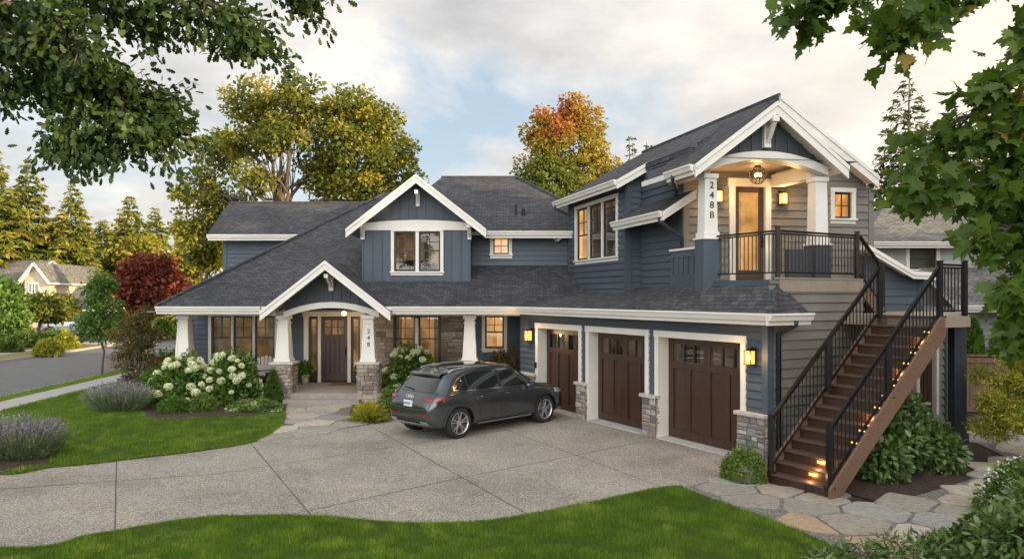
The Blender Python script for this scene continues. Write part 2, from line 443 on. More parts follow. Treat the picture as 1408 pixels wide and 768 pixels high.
class MB:
    def __init__(s): s.v = []; s.f = []; s.mi = []; s.r = []
    def face(s, pts, mat=0, rnd=None):
        i = len(s.v); s.v += [tuple(p) for p in pts]; s.f.append(tuple(range(i, i + len(pts)))); s.mi.append(mat)
        s.r.append(random.random() if rnd is None else rnd)
    def mesh(s, vs, fs, mat=0, rnd=None):
        i = len(s.v); s.v += [tuple(p) for p in vs]
        r = random.random() if rnd is None else rnd
        for f in fs:
            s.f.append(tuple(i + k for k in f)); s.mi.append(mat); s.r.append(r)
    def hexa(s, p, mat=0, rnd=None):
        s.mesh(p, [(0, 3, 2, 1), (4, 5, 6, 7), (0, 1, 5, 4), (1, 2, 6, 5), (2, 3, 7, 6), (3, 0, 4, 7)], mat, rnd)
    def box(s, x0, x1, y0, y1, z0, z1, mat=0, rnd=None):
        s.hexa([(x0, y0, z0), (x1, y0, z0), (x1, y1, z0), (x0, y1, z0), (x0, y0, z1), (x1, y0, z1), (x1, y1, z1), (x0, y1, z1)], mat, rnd)
    def fbox(s, F, s0, s1, n0, n1, z0, z1, mat=0, rnd=None):
        if n1 > n0: n0, n1 = n1, n0
        s.hexa([F.P(s0, n0, z0), F.P(s1, n0, z0), F.P(s1, n1, z0), F.P(s0, n1, z0), F.P(s0, n0, z1), F.P(s1, n0, z1), F.P(s1, n1, z1), F.P(s0, n1, z1)], mat, rnd)
    def prism(s, poly, vec, mat=0, rnd=None, mat_cap=None):
        n = len(poly); vec = Vector(vec); a = [Vector(p) for p in poly]; b = [p + vec for p in a]
        r = random.random() if rnd is None else rnd
        mc = mat if mat_cap is None else mat_cap
        s.face(a[::-1], mat, r); s.face(b, mc, r)
        for i in range(n):
            j = (i + 1) % n
            s.face([a[i], a[j], b[j], b[i]], mat, r)
    def beam(s, p0, p1, w, h, mat=0, up=(0, 0, 1), rnd=None):
        p0, p1 = Vector(p0), Vector(p1); d = (p1 - p0).normalized(); up = Vector(up)
        sd = d.cross(up)
        if sd.length < 1e-4: sd = d.cross(Vector((1, 0, 0)))
        sd.normalize(); u = sd.cross(d)
        q = [(-1, -1), (1, -1), (1, 1), (-1, 1)]
        s.hexa([p0 + sd * a * w / 2 + u * b * h / 2 for a, b in q] + [p1 + sd * a * w / 2 + u * b * h / 2 for a, b in q], mat, rnd)
    def tube(s, pts, rad, k=8, mat=0, rnd=None, cap=True):
        pts = [Vector(p) for p in pts]; n = len(pts)
        if not hasattr(rad, '__len__'): rad = [rad] * n
        vs = []; fs = []
        prev = None
        for i in range(n):
            d = (pts[min(i + 1, n - 1)] - pts[max(i - 1, 0)])
            d = d.normalized() if d.length > 1e-9 else Vector((0, 0, 1))
            if prev is None:
                a = d.orthogonal().normalized()
            else:
                a = prev - d * prev.dot(d)
                a = a.normalized() if a.length > 1e-6 else d.orthogonal().normalized()
            prev = a; b = d.cross(a)
            for j in range(k):
                t = 2 * math.pi * j / k
                vs.append(pts[i] + (a * math.cos(t) + b * math.sin(t)) * rad[i])
        for i in range(n - 1):
            for j in range(k):
                j2 = (j + 1) % k
                fs.append((i * k + j, i * k + j2, (i + 1) * k + j2, (i + 1) * k + j))
        if cap:
            fs.append(tuple(range(k))[::-1]); fs.append(tuple(range((n - 1) * k, n * k)))
        s.mesh(vs, fs, mat, rnd)
    def lathe(s, c, prof, k=16, mat=0, axis='z', rnd=None):
        c = Vector(c); vs = []; fs = []
        for (r, h) in prof:
            for j in range(k):
                t = 2 * math.pi * j / k
                p = (r * math.cos(t), r * math.sin(t), h)
                if axis == 'y': p = (p[0], p[2], p[1])
                vs.append(c + Vector(p))
        for i in range(len(prof) - 1):
            for j in range(k):
                j2 = (j + 1) % k
                fs.append((i * k + j, i * k + j2, (i + 1) * k + j2, (i + 1) * k + j))
        s.mesh(vs, fs, mat, rnd)
    def build(s, name, mats, parent=None, base=None, smooth=False, bevel=0):
        if not isinstance(mats, (list, tuple)): mats = [mats]
        off = ORG[parent.name] if parent is not None else Vector(base or (0, 0, 0))
        me = bpy.data.meshes.new(name)
        me.from_pydata([Vector(p) - off for p in s.v], [], s.f)
        for m in mats: me.materials.append(M[m])
        me.polygons.foreach_set('material_index', s.mi)
        a = me.attributes.new('rnd', 'FLOAT', 'FACE'); a.data.foreach_set('value', s.r)
        uvl = me.uv_layers.new(name='UVMap')
        uv = np.zeros(len(me.loops) * 2)
        V = s.v
        for p in me.polygons:
            n = p.normal; t = Vector((-n.y, n.x, 0))
            t = t.normalized() if t.length > .05 else Vector((1, 0, 0))
            w = n.cross(t)
            for li in p.loop_indices:
                q = Vector(V[me.loops[li].vertex_index])
                uv[2 * li] = q.dot(t); uv[2 * li + 1] = q.dot(w)
        uvl.data.foreach_set('uv', uv)
        if smooth: me.polygons.foreach_set('use_smooth', [True] * len(me.polygons))
        me.update()
        o = link(name, me, parent, base)
        if bevel:
            b = o.modifiers.new('bevel', 'BEVEL'); b.width = bevel; b.segments = 2; b.limit_method = 'ANGLE'
        return o

class Frame:
    """A vertical wall plane: e runs to the right as seen from outside, n points out."""
    def __init__(s, o, e):
        s.o = Vector((o[0], o[1], 0)); s.e = Vector((e[0], e[1], 0)).normalized(); s.n = Vector((s.e.y, -s.e.x, 0))
    def P(s, a, n, z): return s.o + s.e * a + s.n * n + Vector((0, 0, z))
    def s_at(s, px, n=0):
        o = s.o + s.n * n; k = (px - 704) / 1000
        return (k * o.y - o.x) / (s.e.x - k * s.e.y)
    def z_at(s, a, py, n=0): return HC - (py - 405) / 1000 * s.P(a, n, 0).y
    def rect(s, x0, y0, x1, y1):
        a, b = s.s_at(x0), s.s_at(x1); m = (a + b) / 2
        return a, b, s.z_at(m, y1), s.z_at(m, y0)

def sub_ranges(a, b, cuts):
    out = [(a, b)]
    for c, d in cuts:
        nxt = []
        for l, r in out:
            if d <= l or c >= r: nxt.append((l, r)); continue
            if c > l: nxt.append((l, c))
            if d < r: nxt.append((d, r))
        out = nxt
    return [q for q in out if q[1] - q[0] > 1e-3]

def siding(mb, F, s0, s1, z0, z1, holes=(), course=.165, mat=0, edges=None, lap=.032):
    z = z0
    while z < z1 - 1e-3:
        zt = min(z + course, z1)
        cuts = sorted({z, zt} | {q for h in holes for q in (h[2], h[3]) if z < q < zt})
        for a, b in zip(cuts[:-1], cuts[1:]):
            l, r = (s0, s1)
            if edges: l, r = edges((a + b) / 2)
            if r - l < .01: continue
            for (p, q) in sub_ranges(l, r, [(h[0], h[1]) for h in holes if h[2] < (a + b) / 2 < h[3]]):
                na = lap * (1 - (a - z) / course) + .003; nb = lap * (1 - (b - z) / course) + .003
                # butt joints along the course
                x = p; rr = None
                while x < q - 1e-6:
                    x2 = min(q, x + random.uniform(1.8, 3.6))
                    if q - x2 < .5: x2 = q
                    v = random.random()
                    if edges and cuts[0] == a and len(cuts) == 2:
                        la, ra = edges(a); lb, rb = edges(b)
                        A = la if x == l else x; B = ra if x2 == r else x2; C = rb if x2 == r else min(x2, rb); D = lb if x == l else x
                        mb.face([F.P(A, na, a), F.P(B, na, a), F.P(C, nb, b), F.P(D, nb, b)], mat, v)
                        mb.face([F.P(A, .002, a), F.P(B, .002, a), F.P(B, na, a), F.P(A, na, a)], mat, v)
                    else:
                        mb.face([F.P(x, na, a), F.P(x2, na, a), F.P(x2, nb, b), F.P(x, nb, b)], mat, v)
                        if a == z: mb.face([F.P(x, .002, a), F.P(x2, .002, a), F.P(x2, na, a), F.P(x, na, a)], mat, v)
                    x = x2
        z = zt

def batten(mb, F, s0, s1, z0, z1, holes=(), step=.30, mat=0, edges=None, w=.045):
    """board and batten; edges(s) -> top z for gables"""
    top = (lambda q: z1) if edges is None else edges
    n = max(1, round((s1 - s0) / step)); xs = [s0 + (s1 - s0) * i / n for i in range(n + 1)]
    for a, b in zip(xs[:-1], xs[1:]):
        mids = sorted({a, b} | {q for h in holes for q in (h[0], h[1]) if a < q < b} | ({.5 * (s0 + s1)} if edges and a < .5 * (s0 + s1) < b else set()))
        for p, q in zip(mids[:-1], mids[1:]):
            for (u, v) in sub_ranges(z0, z1 if edges is None else 99, [(h[2], h[3]) for h in holes if h[0] < (p + q) / 2 < h[1]]):
                tp, tq = min(v, top(p)), min(v, top(q))
                if max(tp, tq) - u < .005: continue
                mb.face([F.P(p, .003, u), F.P(q, .003, u), F.P(q, .003, max(u, tq)), F.P(p, .003, max(u, tp))], mat)
    for x in xs:
        x = min(max(x, s0 + w / 2), s1 - w / 2)
        for (u, v) in sub_ranges(z0, top(x), [(h[2], h[3]) for h in holes if h[0] - .02 < x < h[1] + .02]):
            if v - u > .02: mb.fbox(F, x - w / 2, x + w / 2, .003, .026, u, v, mat)

def stonework(mb, F, s0, s1, z0, z1, holes=(), rows=(.09, .2), wid=(.14, .42), n0=0.0, mat=0, matm=1):
    """random ashlar: every stone its own chamfered block"""
    cz = z0
    zs = [z0]
    while cz < z1 - .05:
        cz += random.uniform(*rows)
        if z1 - cz < rows[0] * .8: cz = z1
        zs.append(min(cz, z1))
    zs = sorted(set(zs))
    for (l, r, a, b) in [(s0, s1, z0, z1)]:
        cuts = sorted({a, b} | {q for h in holes for q in (h[2], h[3]) if a < q < b})
        for u, v in zip(cuts[:-1], cuts[1:]):
            for (p, q) in sub_ranges(l, r, [(h[0], h[1]) for h in holes if h[2] < (u + v) / 2 < h[3]]):
                mb.face([F.P(p, n0 + .004, u), F.P(q, n0 + .004, u), F.P(q, n0 + .004, v), F.P(p, n0 + .004, v)], matm)
    g = .007
    def stone(p, q, a, b):
        if q - p < .03 or b - a < .03: return
        d = random.uniform(.022, .05); c = min(.016, (q - p) / 4, (b - a) / 4); j = lambda: random.uniform(-.006, .006)
        o = [(p + g + j() * .5, a + g), (q - g + j() * .5, a + g), (q - g, b - g), (p + g, b - g)]
        i_ = [(p + g + c + j(), a + g + c + j()), (q - g - c + j(), a + g + c + j()), (q - g - c + j(), b - g - c + j()), (p + g + c + j(), b - g - c + j())]
        vs = [F.P(x, n0 + .003, z) for x, z in o] + [F.P(x, n0 + d * .75, z) for x, z in o] + [F.P(x, n0 + d + random.uniform(-.006, .006), z) for x, z in i_]
        fs = [(0, 1, 5, 4), (1, 2, 6, 5), (2, 3, 7, 6), (3, 0, 4, 7), (4, 5, 9, 8), (5, 6, 10, 9), (6, 7, 11, 10), (7, 4, 8, 11), (8, 9, 10, 11)]
        mb.mesh(vs, fs, mat)
    for a, b in zip(zs[:-1], zs[1:]):
        hs = [(h[0], h[1]) for h in holes if h[2] < b - .01 and h[3] > a + .01]
        for (l, r) in sub_ranges(s0, s1, hs):
            x = l
            while x < r - 1e-3:
                x2 = x + random.uniform(*wid)
                if r - x2 < wid[0] * .7: x2 = r
                if b - a > .15 and random.random() < .4:
                    m_ = a + (b - a) * random.uniform(.4, .6); stone(x, x2, a, m_); stone(x, x2, m_, b)
                else: stone(x, x2, a, b)
                x = x2

def slab(mb, pts, th=.14, top=0, edge=1, under=2):
    a = [Vector(p) for p in pts]; b = [p - Vector((0, 0, th)) for p in a]
    n = (a[1] - a[0]).cross(a[2] - a[0])
    if n.z < 0: a.reverse(); b.reverse()
    mb.face(a, top); mb.face(b[::-1], under)
    for i in range(len(a)):
        j = (i + 1) % len(a)
        mb.face([b[i], b[j], a[j], a[i]], edge)

def gutter(parent, p0, p1, out, name='gutter', size=.115):
    """K-style gutter along an eave: p0 p1 at the roof edge, out = horizontal outward direction"""
    mb = MB(); p0, p1 = Vector(p0), Vector(p1); o = Vector(out).normalized(); z = Vector((0, 0, 1))
    h = size
    prof = [(0, .02), (h * .95, .02), (h, .0), (h * .98, -.018), (h * .82, -.035), (h * .72, -h * .6), (h * .6, -h), (0, -h)]
    A = [p0 + o * x + z * y for x, y in prof]; B = [p1 + o * x + z * y for x, y in prof]
    n = len(prof)
    for i in range(n):
        j = (i + 1) % n
        mb.face([A[i], A[j], B[j], B[i]], 0, .5)
    mb.face(A[::-1], 0, .5); mb.face(B, 0, .5)
    # fascia board behind and below it
    F0 = [p0 - o * .005 + z * .01, p1 - o * .005 + z * .01]
    mb.hexa([F0[0] - z * .21 - o * .03, F0[1] - z * .21 - o * .03, F0[1] - z * .21 + o * .02, F0[0] - z * .21 + o * .02,
             F0[0] - o * .03 - z * .0, F0[1] - o * .03, F0[1] + o * .02, F0[0] + o * .02], 0, .5)
    return mb.build(name, 'white_paint', parent)

def rake(parent, p0, p1, out, depth=.26, th=.045, name='rake_board'):
    mb = MB(); p0, p1 = Vector(p0), Vector(p1); o = Vector(out).normalized(); z = Vector((0, 0, 1))
    mb.hexa([p0 - z * depth, p1 - z * depth, p1 - z * depth + o * th, p0 - z * depth + o * th, p0, p1, p1 + o * th, p0 + o * th], 0, .5)
    a, b = p0 + o * th, p1 + o * th
    mb.hexa([a - z * .09, b - z * .09, b - z * .09 + o * .025, a - z * .09 + o * .025, a + z * .005, b + z * .005, b + z * .005 + o * .025, a + z * .005 + o * .025], 0, .5)
    return mb.build(name, 'white_paint', parent)

def window(parent, F, cells, z0, z1, room='dim_room', trim=.10, grid=(2, 2), gfrac=.42, sash=.055, trim_mat='white_paint', sash_mat='sash_paint', sill=True, head=0.0, depth=.09, meet=True, curtain=0.0, n0=0.0, mid_fill=True):
    """cells: [(s0, s1)] openings of the units; returns the hole of the whole window for the wall"""
    L, Rr = cells[0][0], cells[-1][1]
    mb = MB(); t = trim
    pr = n0 + .05
    mb.fbox(F, L - t, L, n0 - depth, pr, z0 - .0, z1); mb.fbox(F, Rr, Rr + t, n0 - depth, pr, z0, z1)
    mb.fbox(F, L - t - head, Rr + t + head, n0 - depth, pr + .01, z1, z1 + t)
    for (a, b), (c, d) in zip(cells[:-1], cells[1:]):
        mb.fbox(F, b, c, n0 - depth, pr - .008, z0, z1)
    if not sill: mb.fbox(F, L - t, Rr + t, n0 - depth, pr, z0 - t, z0)
    w = mb.build('window', trim_mat, parent, bevel=.006)
    if sill:
        sb = MB(); sb.fbox(F, L - t - .03, Rr + t + .03, n0 - depth, pr + .04, z0 - .045, z0)
        sb.fbox(F, L - t, Rr + t, n0, pr - .01, z0 - .045 - t * .8, z0 - .045)
        sb.build('sill', trim_mat, w, bevel=.006)
    fb = MB()
    for (a, b) in cells:
        fz = n0 - .06
        fb.fbox(F, a, a + sash, fz, fz + .045, z0, z1); fb.fbox(F, b - sash, b, fz, fz + .045, z0, z1)
        fb.fbox(F, a + sash, b - sash, fz, fz + .045, z0, z0 + sash * 1.2); fb.fbox(F, a + sash, b - sash, fz, fz + .045, z1 - sash, z1)
        zm = z1 - (z1 - z0) * gfrac if meet else z0 + sash
        if meet: fb.fbox(F, a + sash, b - sash, fz + .002, fz + .05, zm - sash * .45, zm + sash * .45)
        cgrid, rgrid = grid
        for i in range(1, cgrid):
            x = a + sash + (b - a - 2 * sash) * i / cgrid
            fb.fbox(F, x - .011, x + .011, fz + .006, fz + .034, zm, z1 - sash)
        for i in range(1, rgrid):
            z = zm + (z1 - sash - zm) * i / rgrid
            fb.fbox(F, a + sash, b - sash, fz + .007, fz + .033, z - .011, z + .011)
    fb.build('sash', sash_mat, w)
    for (a, b) in cells:
        gb = MB(); gb.face([F.P(a + .01, n0 - .045, z0 + .01), F.P(b - .01, n0 - .045, z0 + .01), F.P(b - .01, n0 - .045, z1 - .01), F.P(a + .01, n0 - .045, z1 - .01)], 0, .5)
        gb.build('pane', 'window_glass', w)
    rb = MB(); q0, q1 = n0 - .095, n0 - 1.3
    a, b, c, d = L - .25, Rr + .25, z0 - .3, z1 + .2
    rb.face([F.P(a, q1, c), F.P(b, q1, c), F.P(b, q1, d), F.P(a, q1, d)])
    rb.face([F.P(a, q0, c), F.P(a, q1, c), F.P(a, q1, d), F.P(a, q0, d)]); rb.face([F.P(b, q1, c), F.P(b, q0, c), F.P(b, q0, d), F.P(b, q1, d)])
    rb.face([F.P(a, q0, d), F.P(a, q1, d), F.P(b, q1, d), F.P(b, q0, d)]); rb.face([F.P(a, q1, c), F.P(a, q0, c), F.P(b, q0, c), F.P(b, q1, c)])
    # front returns so no daylight leaks round the opening
    o = [(a, L - .02), (Rr + .02, b)]
    for u, v in o: rb.face([F.P(u, q0, c), F.P(v, q0, c), F.P(v, q0, d), F.P(u, q0, d)])
    rb.face([F.P(a, q0, c), F.P(b, q0, c), F.P(b, q0, z0), F.P(a, q0, z0)]); rb.face([F.P(a, q0, z1), F.P(b, q0, z1), F.P(b, q0, d), F.P(a, q0, d)])
    rb.build('room', room, w)
    if curtain:
        cb = MB()
        for (u, v) in ((L - .05, L + curtain), (Rr - curtain, Rr + .05)):
            n = max(6, int((v - u) / .05)); pts = [(u + (v - u) * i / n, n0 - .2 - .035 * (i % 2)) for i in range(n + 1)]
            for (p, q), (r_, t_) in zip(pts[:-1], pts[1:]):
                cb.face([F.P(p, q, z0 - .2), F.P(r_, t_, z0 - .2), F.P(r_, t_, z1 + .1), F.P(p, q, z1 + .1)], 0, .5)
        cb.build('curtain', 'lit_curtain' if room in ('lit_room', 'bright_room') else 'curtain_cloth', w)
    return (L - .02, Rr + .02, z0 - .02, z1 + .02)
room_mat('lit_curtain', (1, .60, .26), .5, .6)

def text_obj(txt, F, s, z, n, size, parent, mat='number_black', name='house_number'):
    cu = bpy.data.curves.new(name, 'FONT'); cu.body = txt; cu.size = size; cu.extrude = .008; cu.align_x = 'CENTER'; cu.align_y = 'CENTER'
    cu.bevel_depth = .001
    o = bpy.data.objects.new(name, cu); col.objects.link(o)
    dg = bpy.context.evaluated_depsgraph_get()
    me = bpy.data.meshes.new_from_object(o.evaluated_get(dg))
    bpy.data.objects.remove(o)
    mt = Matrix((F.e.to_3d(), Vector((0, 0, 1)), F.n.to_3d())).transposed().to_4x4()
    mt.translation = F.P(s, n, z) - ORG[parent.name]
    me.transform(mt)
    me.materials.clear(); me.materials.append(M[mat])
    return link(name, me, parent)

def wall_lantern(F, s, z, label, sc=1.0, power=14, group='glowing wall lanterns'):
    """z: middle of the glass"""
    t = thing('wall_lantern', label, 'wall lamp', F.P(s, 0, z), group)
    a = MB(); a.fbox(F, s - .065 * sc, s + .065 * sc, .02, .045, z - .12 * sc, z + .2 * sc)
    a.build('back_plate', 'bronze_metal', t)
    c = .14 * sc; h = .13 * sc; w = .075 * sc
    b = MB()
    for dx in (-1, 1):
        for dn in (-1, 1):
            b.fbox(F, s + dx * w - .008, s + dx * w + .008, c + dn * w - .008, c + dn * w + .008, z - h, z + h)
    for zz in (z - h - .012, z + h): b.fbox(F, s - w - .014, s + w + .014, c - w - .014, c + w + .014, zz, zz + .014)
    b.fbox(F, s - w * .6, s + w * .6, c - w * .6, c + w * .6, z + h + .014, z + h + .04)
    b.fbox(F, s - .02, s + .02, .04, c, z + h + .02, z + h + .036)
    for dx in (-1, 1): b.fbox(F, s - w, s + w, c + dx * w - .004, c + dx * w + .004, z + .03, z + .036)
    b.build('lantern_frame', 'bronze_metal', t)
    g = MB(); g.fbox(F, s - w + .01, s + w - .01, c - w + .01, c + w - .01, z - h + .005, z + h - .005)
    g.build('lamp_glass', 'lamp_glass', t)
    ld = bpy.data.lights.new('lantern_light', 'POINT'); ld.energy = power; ld.color = (1, .58, .24); ld.shadow_soft_size = .05
    lo = bpy.data.objects.new('lantern_light', ld); col.objects.link(lo); lo.parent = t; lo.location = F.n * (c + w + .1)
    return t
# ================================================================== the setting
def inpoly(p, poly):
    x, y = p; c = False; n = len(poly)
    for i in range(n):
        x1, y1 = poly[i][0], poly[i][1]; x2, y2 = poly[i - 1][0], poly[i - 1][1]
        if (y1 > y) != (y2 > y) and x < (x2 - x1) * (y - y1) / (y2 - y1) + x1: c = not c
    return c
def smooth_line(pts, n=8):
    """Catmull-Rom through 2D points"""
    P = [Vector((p[0], p[1], 0)) for p in pts]; out = []
    for i in range(len(P) - 1):
        p0, p1, p2, p3 = P[max(i - 1, 0)], P[i], P[i + 1], P[min(i + 2, len(P) - 1)]
        for k in range(n):
            t = k / n
            out.append(.5 * ((2 * p1) + (p2 - p0) * t + (2 * p0 - 5 * p1 + 4 * p2 - p3) * t * t + (3 * p1 - p0 - 3 * p2 + p3) * t ** 3))
    out.append(P[-1])
    return [(p.x, p.y) for p in out]
BEDS = []
def sheet(name, poly, z, mat, th=.0, kind='structure', parent=None):
    if name == 'mulch_bed' and z > .035: BEDS.append([(p[0], p[1]) for p in poly])
    mb = MB()
    mb.face([(x, y, z) for x, y in poly], 0, .5)
    if th:
        n = len(poly)
        for i in range(n):
            a, b = poly[i], poly[(i + 1) % n]
            mb.face([(a[0], a[1], z - th), (b[0], b[1], z - th), (b[0], b[1], z), (a[0], a[1], z)], 0, .5)
    o = mb.build(name, mat, parent)
    if o.data.polygons[0].normal.z < 0: o.data.flip_normals()
    if parent is None: tag(o, kind=kind)
    return o
def g2(px, py):
    p = ground(px, py); return (p.x, p.y)

tag(sheet('ground', [(-900, -60), (900, -60), (900, 1500), (-900, 1500)], -.14, 'far_ground'), kind='structure')
XL = lambda x0, y: x0 - .07 * (y - 20)
sheet('road', [(XL(-24.6, -10), -10), (XL(-16.4, -10), -10), (XL(-16.4, 160), 160), (XL(-24.6, 160), 160)], -.115, 'asphalt')
drive_edge = smooth_line([(-17.6, 10.2), (-11.5, 9.9), g2(0, 757), g2(130, 738), g2(250, 718), g2(350, 712), g2(450, 714), g2(550, 722), g2(640, 722), g2(730, 710), g2(820, 692), g2(900, 675), g2(938, 672)], 6)
dw = sheet('driveway', [(-17.2, 9.0), (1.0, 8.5), (5.6, 12.0), (5.5, 14.2), (0.3, 23.4), (-8.0, 23.0), (-17.2, 17.0)], 0, 'exposed_aggregate', .12)
jb = MB()
def joint(a, b, w=.015):
    a, b = Vector((*g2(*a), .004)), Vector((*g2(*b), .004)); d = (b - a).normalized(); s = Vector((-d.y, d.x, 0)) * w / 2
    jb.face([a - s, b - s, b + s, a + s], 0, .5)
for a, b in [((160, 634), (158, 733)), ((343, 607), (432, 713)), ((504, 583), (734, 711)), ((690, 588), (910, 669)), ((0, 672), (300, 651)), ((300, 651), (560, 611)), ((380, 711), (640, 655)), ((640, 655), (885, 607)), ((560, 611), (700, 590))]:
    joint(a, b)
jb.build('control_joint', 'joint_dark', dw)

# lawns
lawn_front = drive_edge + smooth_line([g2(938, 672), g2(985, 690), g2(1040, 710), g2(1120, 742), g2(1180, 770)], 5)[1:] + [(4.0, 6.5), (3.5, 1.0), (-17.6, 1.0)]
sheet('lawn', lawn_front, .035, 'lawn_thatch', .1)
left_edge = smooth_line([(-15.2, 15.6), (-12.0, 14.2), g2(0, 652), g2(65, 643), g2(130, 637), g2(205, 628), g2(280, 619), g2(345, 608), g2(375, 594), g2(389, 580), g2(391, 566), g2(396, 548)], 6)
lawn_left = left_edge + [(-7.0, 23.2), (-12.0, 24.5), (-11.5, 45), (XL(-14.4, 45), 45), (XL(-14.4, 20), 20)]
sheet('lawn', lawn_left, .03, 'lawn_thatch', .1)
def strip(name, xa, xb, y0, y1, z, mat, th=.1):
    return sheet(name, [(XL(xa, y0), y0), (XL(xb, y0), y0), (XL(xb, y1), y1), (XL(xa, y1), y1)], z, mat, th)
strip('sidewalk', -15.6, -14.4, 15, 160, .012, 'walk_concrete')
strip('verge_lawn', -16.25, -15.6, 19, 160, .022, 'lawn_green')
strip('kerb', -16.4, -16.25, 19, 160, .01, 'walk_concrete', .12)
strip('far_kerb', -24.75, -24.6, 0, 160, .01, 'walk_concrete', .12)
strip('far_verge', -26.6, -24.75, 0, 160, .015, 'dry_grass')
strip('far_sidewalk', -28.0, -26.6, 0, 160, .02, 'walk_concrete')
sheet('far_yard', [(XL(-28.0, 0), 0), (XL(-28, 160), 160), (-120, 160), (-120, 0)], .01, 'dry_grass', .1)
sheet('far_driveway', [g2(118, 474), g2(160, 472), g2(150, 452), g2(60, 452)], .03, 'walk_concrete', .02)
sheet('mulch_bed', smooth_line([g2(0, 482), g2(70, 478), g2(118, 470), g2(110, 458), g2(20, 458), g2(-40, 466), g2(0, 482)], 5), .04, 'bark_mulch')
# beds by the house
sheet('mulch_bed', smooth_line([g2(160, 522), g2(192, 548), g2(203, 575), g2(250, 577), g2(310, 574), g2(365, 572), g2(391, 566), g2(394, 548), g2(392, 541), g2(340, 538), g2(260, 535), g2(215, 520), g2(160, 522)], 5), .045, 'bark_mulch', .03)
sheet('mulch_bed', smooth_line([g2(484, 560), g2(481, 572), g2(496, 580), g2(530, 579), g2(552, 572), g2(600, 560), g2(700, 548), g2(726, 548), (0.4, 22.0), (-.2, 23.6), (-4.6, 23.2), g2(492, 545), g2(484, 560)], 5), .03, 'bark_mulch', .03)
sheet('mulch_bed', smooth_line([(-11.6, 15.6), g2(0, 620), g2(45, 622), g2(69, 628), g2(62, 640), g2(20, 648), g2(-30, 656), (-10.8, 13.6), (-11.9, 14.5), (-11.6, 15.6)], 5), .042, 'bark_mulch', .03)
sheet('mulch_bed', [g2(1005, 655), g2(1050, 660), (5.0, 13.2), (6.2, 11.0), (9.5, 13.0), (13.5, 15.6), (24, 14), (24, 24), (10.5, 22), (6, 15.0), g2(1020, 640)], -.005, 'bark_mulch')
sheet('mulch_bed', smooth_line([(3.9, 8.6), (4.6, 9.6), (5.6, 9.9), (7.6, 11.2), (9.6, 12.6), (11.4, 13.4), (16, 12.5), (16, 3), (3.6, 3), (3.9, 8.6)], 5), .0, 'bark_mulch')

sheet('mulch_bed', [(3.2, 8.8), (26, 8.8), (26, 24), (5.0, 24), (5.5, 14.4), (5.0, 12.0)], -.03, 'bark_mulch')
def cells(sites, gap, bound):
    """Voronoi cells of 2D sites by half-plane clipping, shrunk by gap / 2"""
    out = []
    for i, a in enumerate(sites):
        poly = [(a[0] - bound, a[1] - bound), (a[0] + bound, a[1] - bound), (a[0] + bound, a[1] + bound), (a[0] - bound, a[1] + bound)]
        for j, b in enumerate(sites):
            if i == j: continue
            dx, dy = b[0] - a[0], b[1] - a[1]; L = math.hypot(dx, dy)
            if L > 2.5 * bound: continue
            nx, ny = dx / L, dy / L; c = (a[0] + b[0]) / 2 * nx + (a[1] + b[1]) / 2 * ny - gap / 2
            new = []
            for k in range(len(poly)):
                p, q = poly[k - 1], poly[k]
                dp, dq = p[0] * nx + p[1] * ny - c, q[0] * nx + q[1] * ny - c
                if (dp < 0) != (dq < 0):
                    t = dp / (dp - dq); new.append((p[0] + (q[0] - p[0]) * t, p[1] + (q[1] - p[1]) * t))
                if dq < 0: new.append(q)
            poly = new
            if len(poly) < 3: break
        if len(poly) >= 3: out.append((a, poly))
    return out
def soften(poly, wob=.02, n=2):
    for _ in range(n):
        q = []
        for k in range(len(poly)):
            a, b = poly[k - 1], poly[k]
            q.append((a[0] * .9 + b[0] * .1, a[1] * .9 + b[1] * .1)); q.append((a[0] * .5 + b[0] * .5, a[1] * .5 + b[1] * .5)); q.append((a[0] * .1 + b[0] * .9, a[1] * .1 + b[1] * .9))
        poly = q
    return [(x + random.uniform(-wob, wob), y + random.uniform(-wob, wob)) for x, y in poly]
def flag_path(name, region, base_mat, spacing, gap, zb, h, bound, seed, keep=None, stretch=(1, 1)):
    rd = random.Random(seed)
    x0, x1 = min(p[0] for p in region), max(p[0] for p in region); y0, y1 = min(p[1] for p in region), max(p[1] for p in region)
    sites = []
    for _ in range(6000):
        p = (rd.uniform(x0 - .5, x1 + .5), rd.uniform(y0 - .5, y1 + .5))
        if all(math.hypot((p[0] - q[0]) / stretch[0], (p[1] - q[1]) / stretch[1]) > spacing for q in sites): sites.append(p)
    mb = MB()
    mb.face([(x, y, zb) for x, y in region], 1, .5)
    for c, poly in cells(sites, gap, bound):
        if not inpoly(c, region): continue
        if keep and not all(inpoly(q, keep) for q in poly): continue
        poly = soften(poly, .008, 1); z = zb + h + rd.uniform(-.006, .006)
        inner = [(c[0] + (x - c[0]) * .965, c[1] + (y - c[1]) * .965) for x, y in poly]
        n = len(poly)
        vs = [(x, y, zb - .01) for x, y in poly] + [(x, y, z - .008) for x, y in poly] + [(x, y, z) for x, y in inner]
        fs = [(k, (k + 1) % n, n + (k + 1) % n, n + k) for k in range(n)] + [(n + k, n + (k + 1) % n, 2 * n + (k + 1) % n, 2 * n + k) for k in range(n)] + [tuple(range(2 * n, 3 * n))]
        mb.mesh(vs, fs, 0)
    o = mb.build(name, ['flagstone', base_mat])
    for p in o.data.polygons[:1]:
        if p.normal.z < 0: p.flip()
    return tag(o, kind='structure')
walk = smooth_line([g2(344, 608), g2(378, 594), g2(393, 578), g2(397, 556)], 6) + smooth_line([g2(492, 556), g2(482, 566), g2(484, 576), g2(500, 581), g2(547, 577.5)], 6)
big_walk = [(x + (x + 5.2) * .06, y) for x, y in walk]
flag_path('front_walk', walk, 'mortar', .62, .03, .012, .016, .9, 5, None, (1.25, .8))
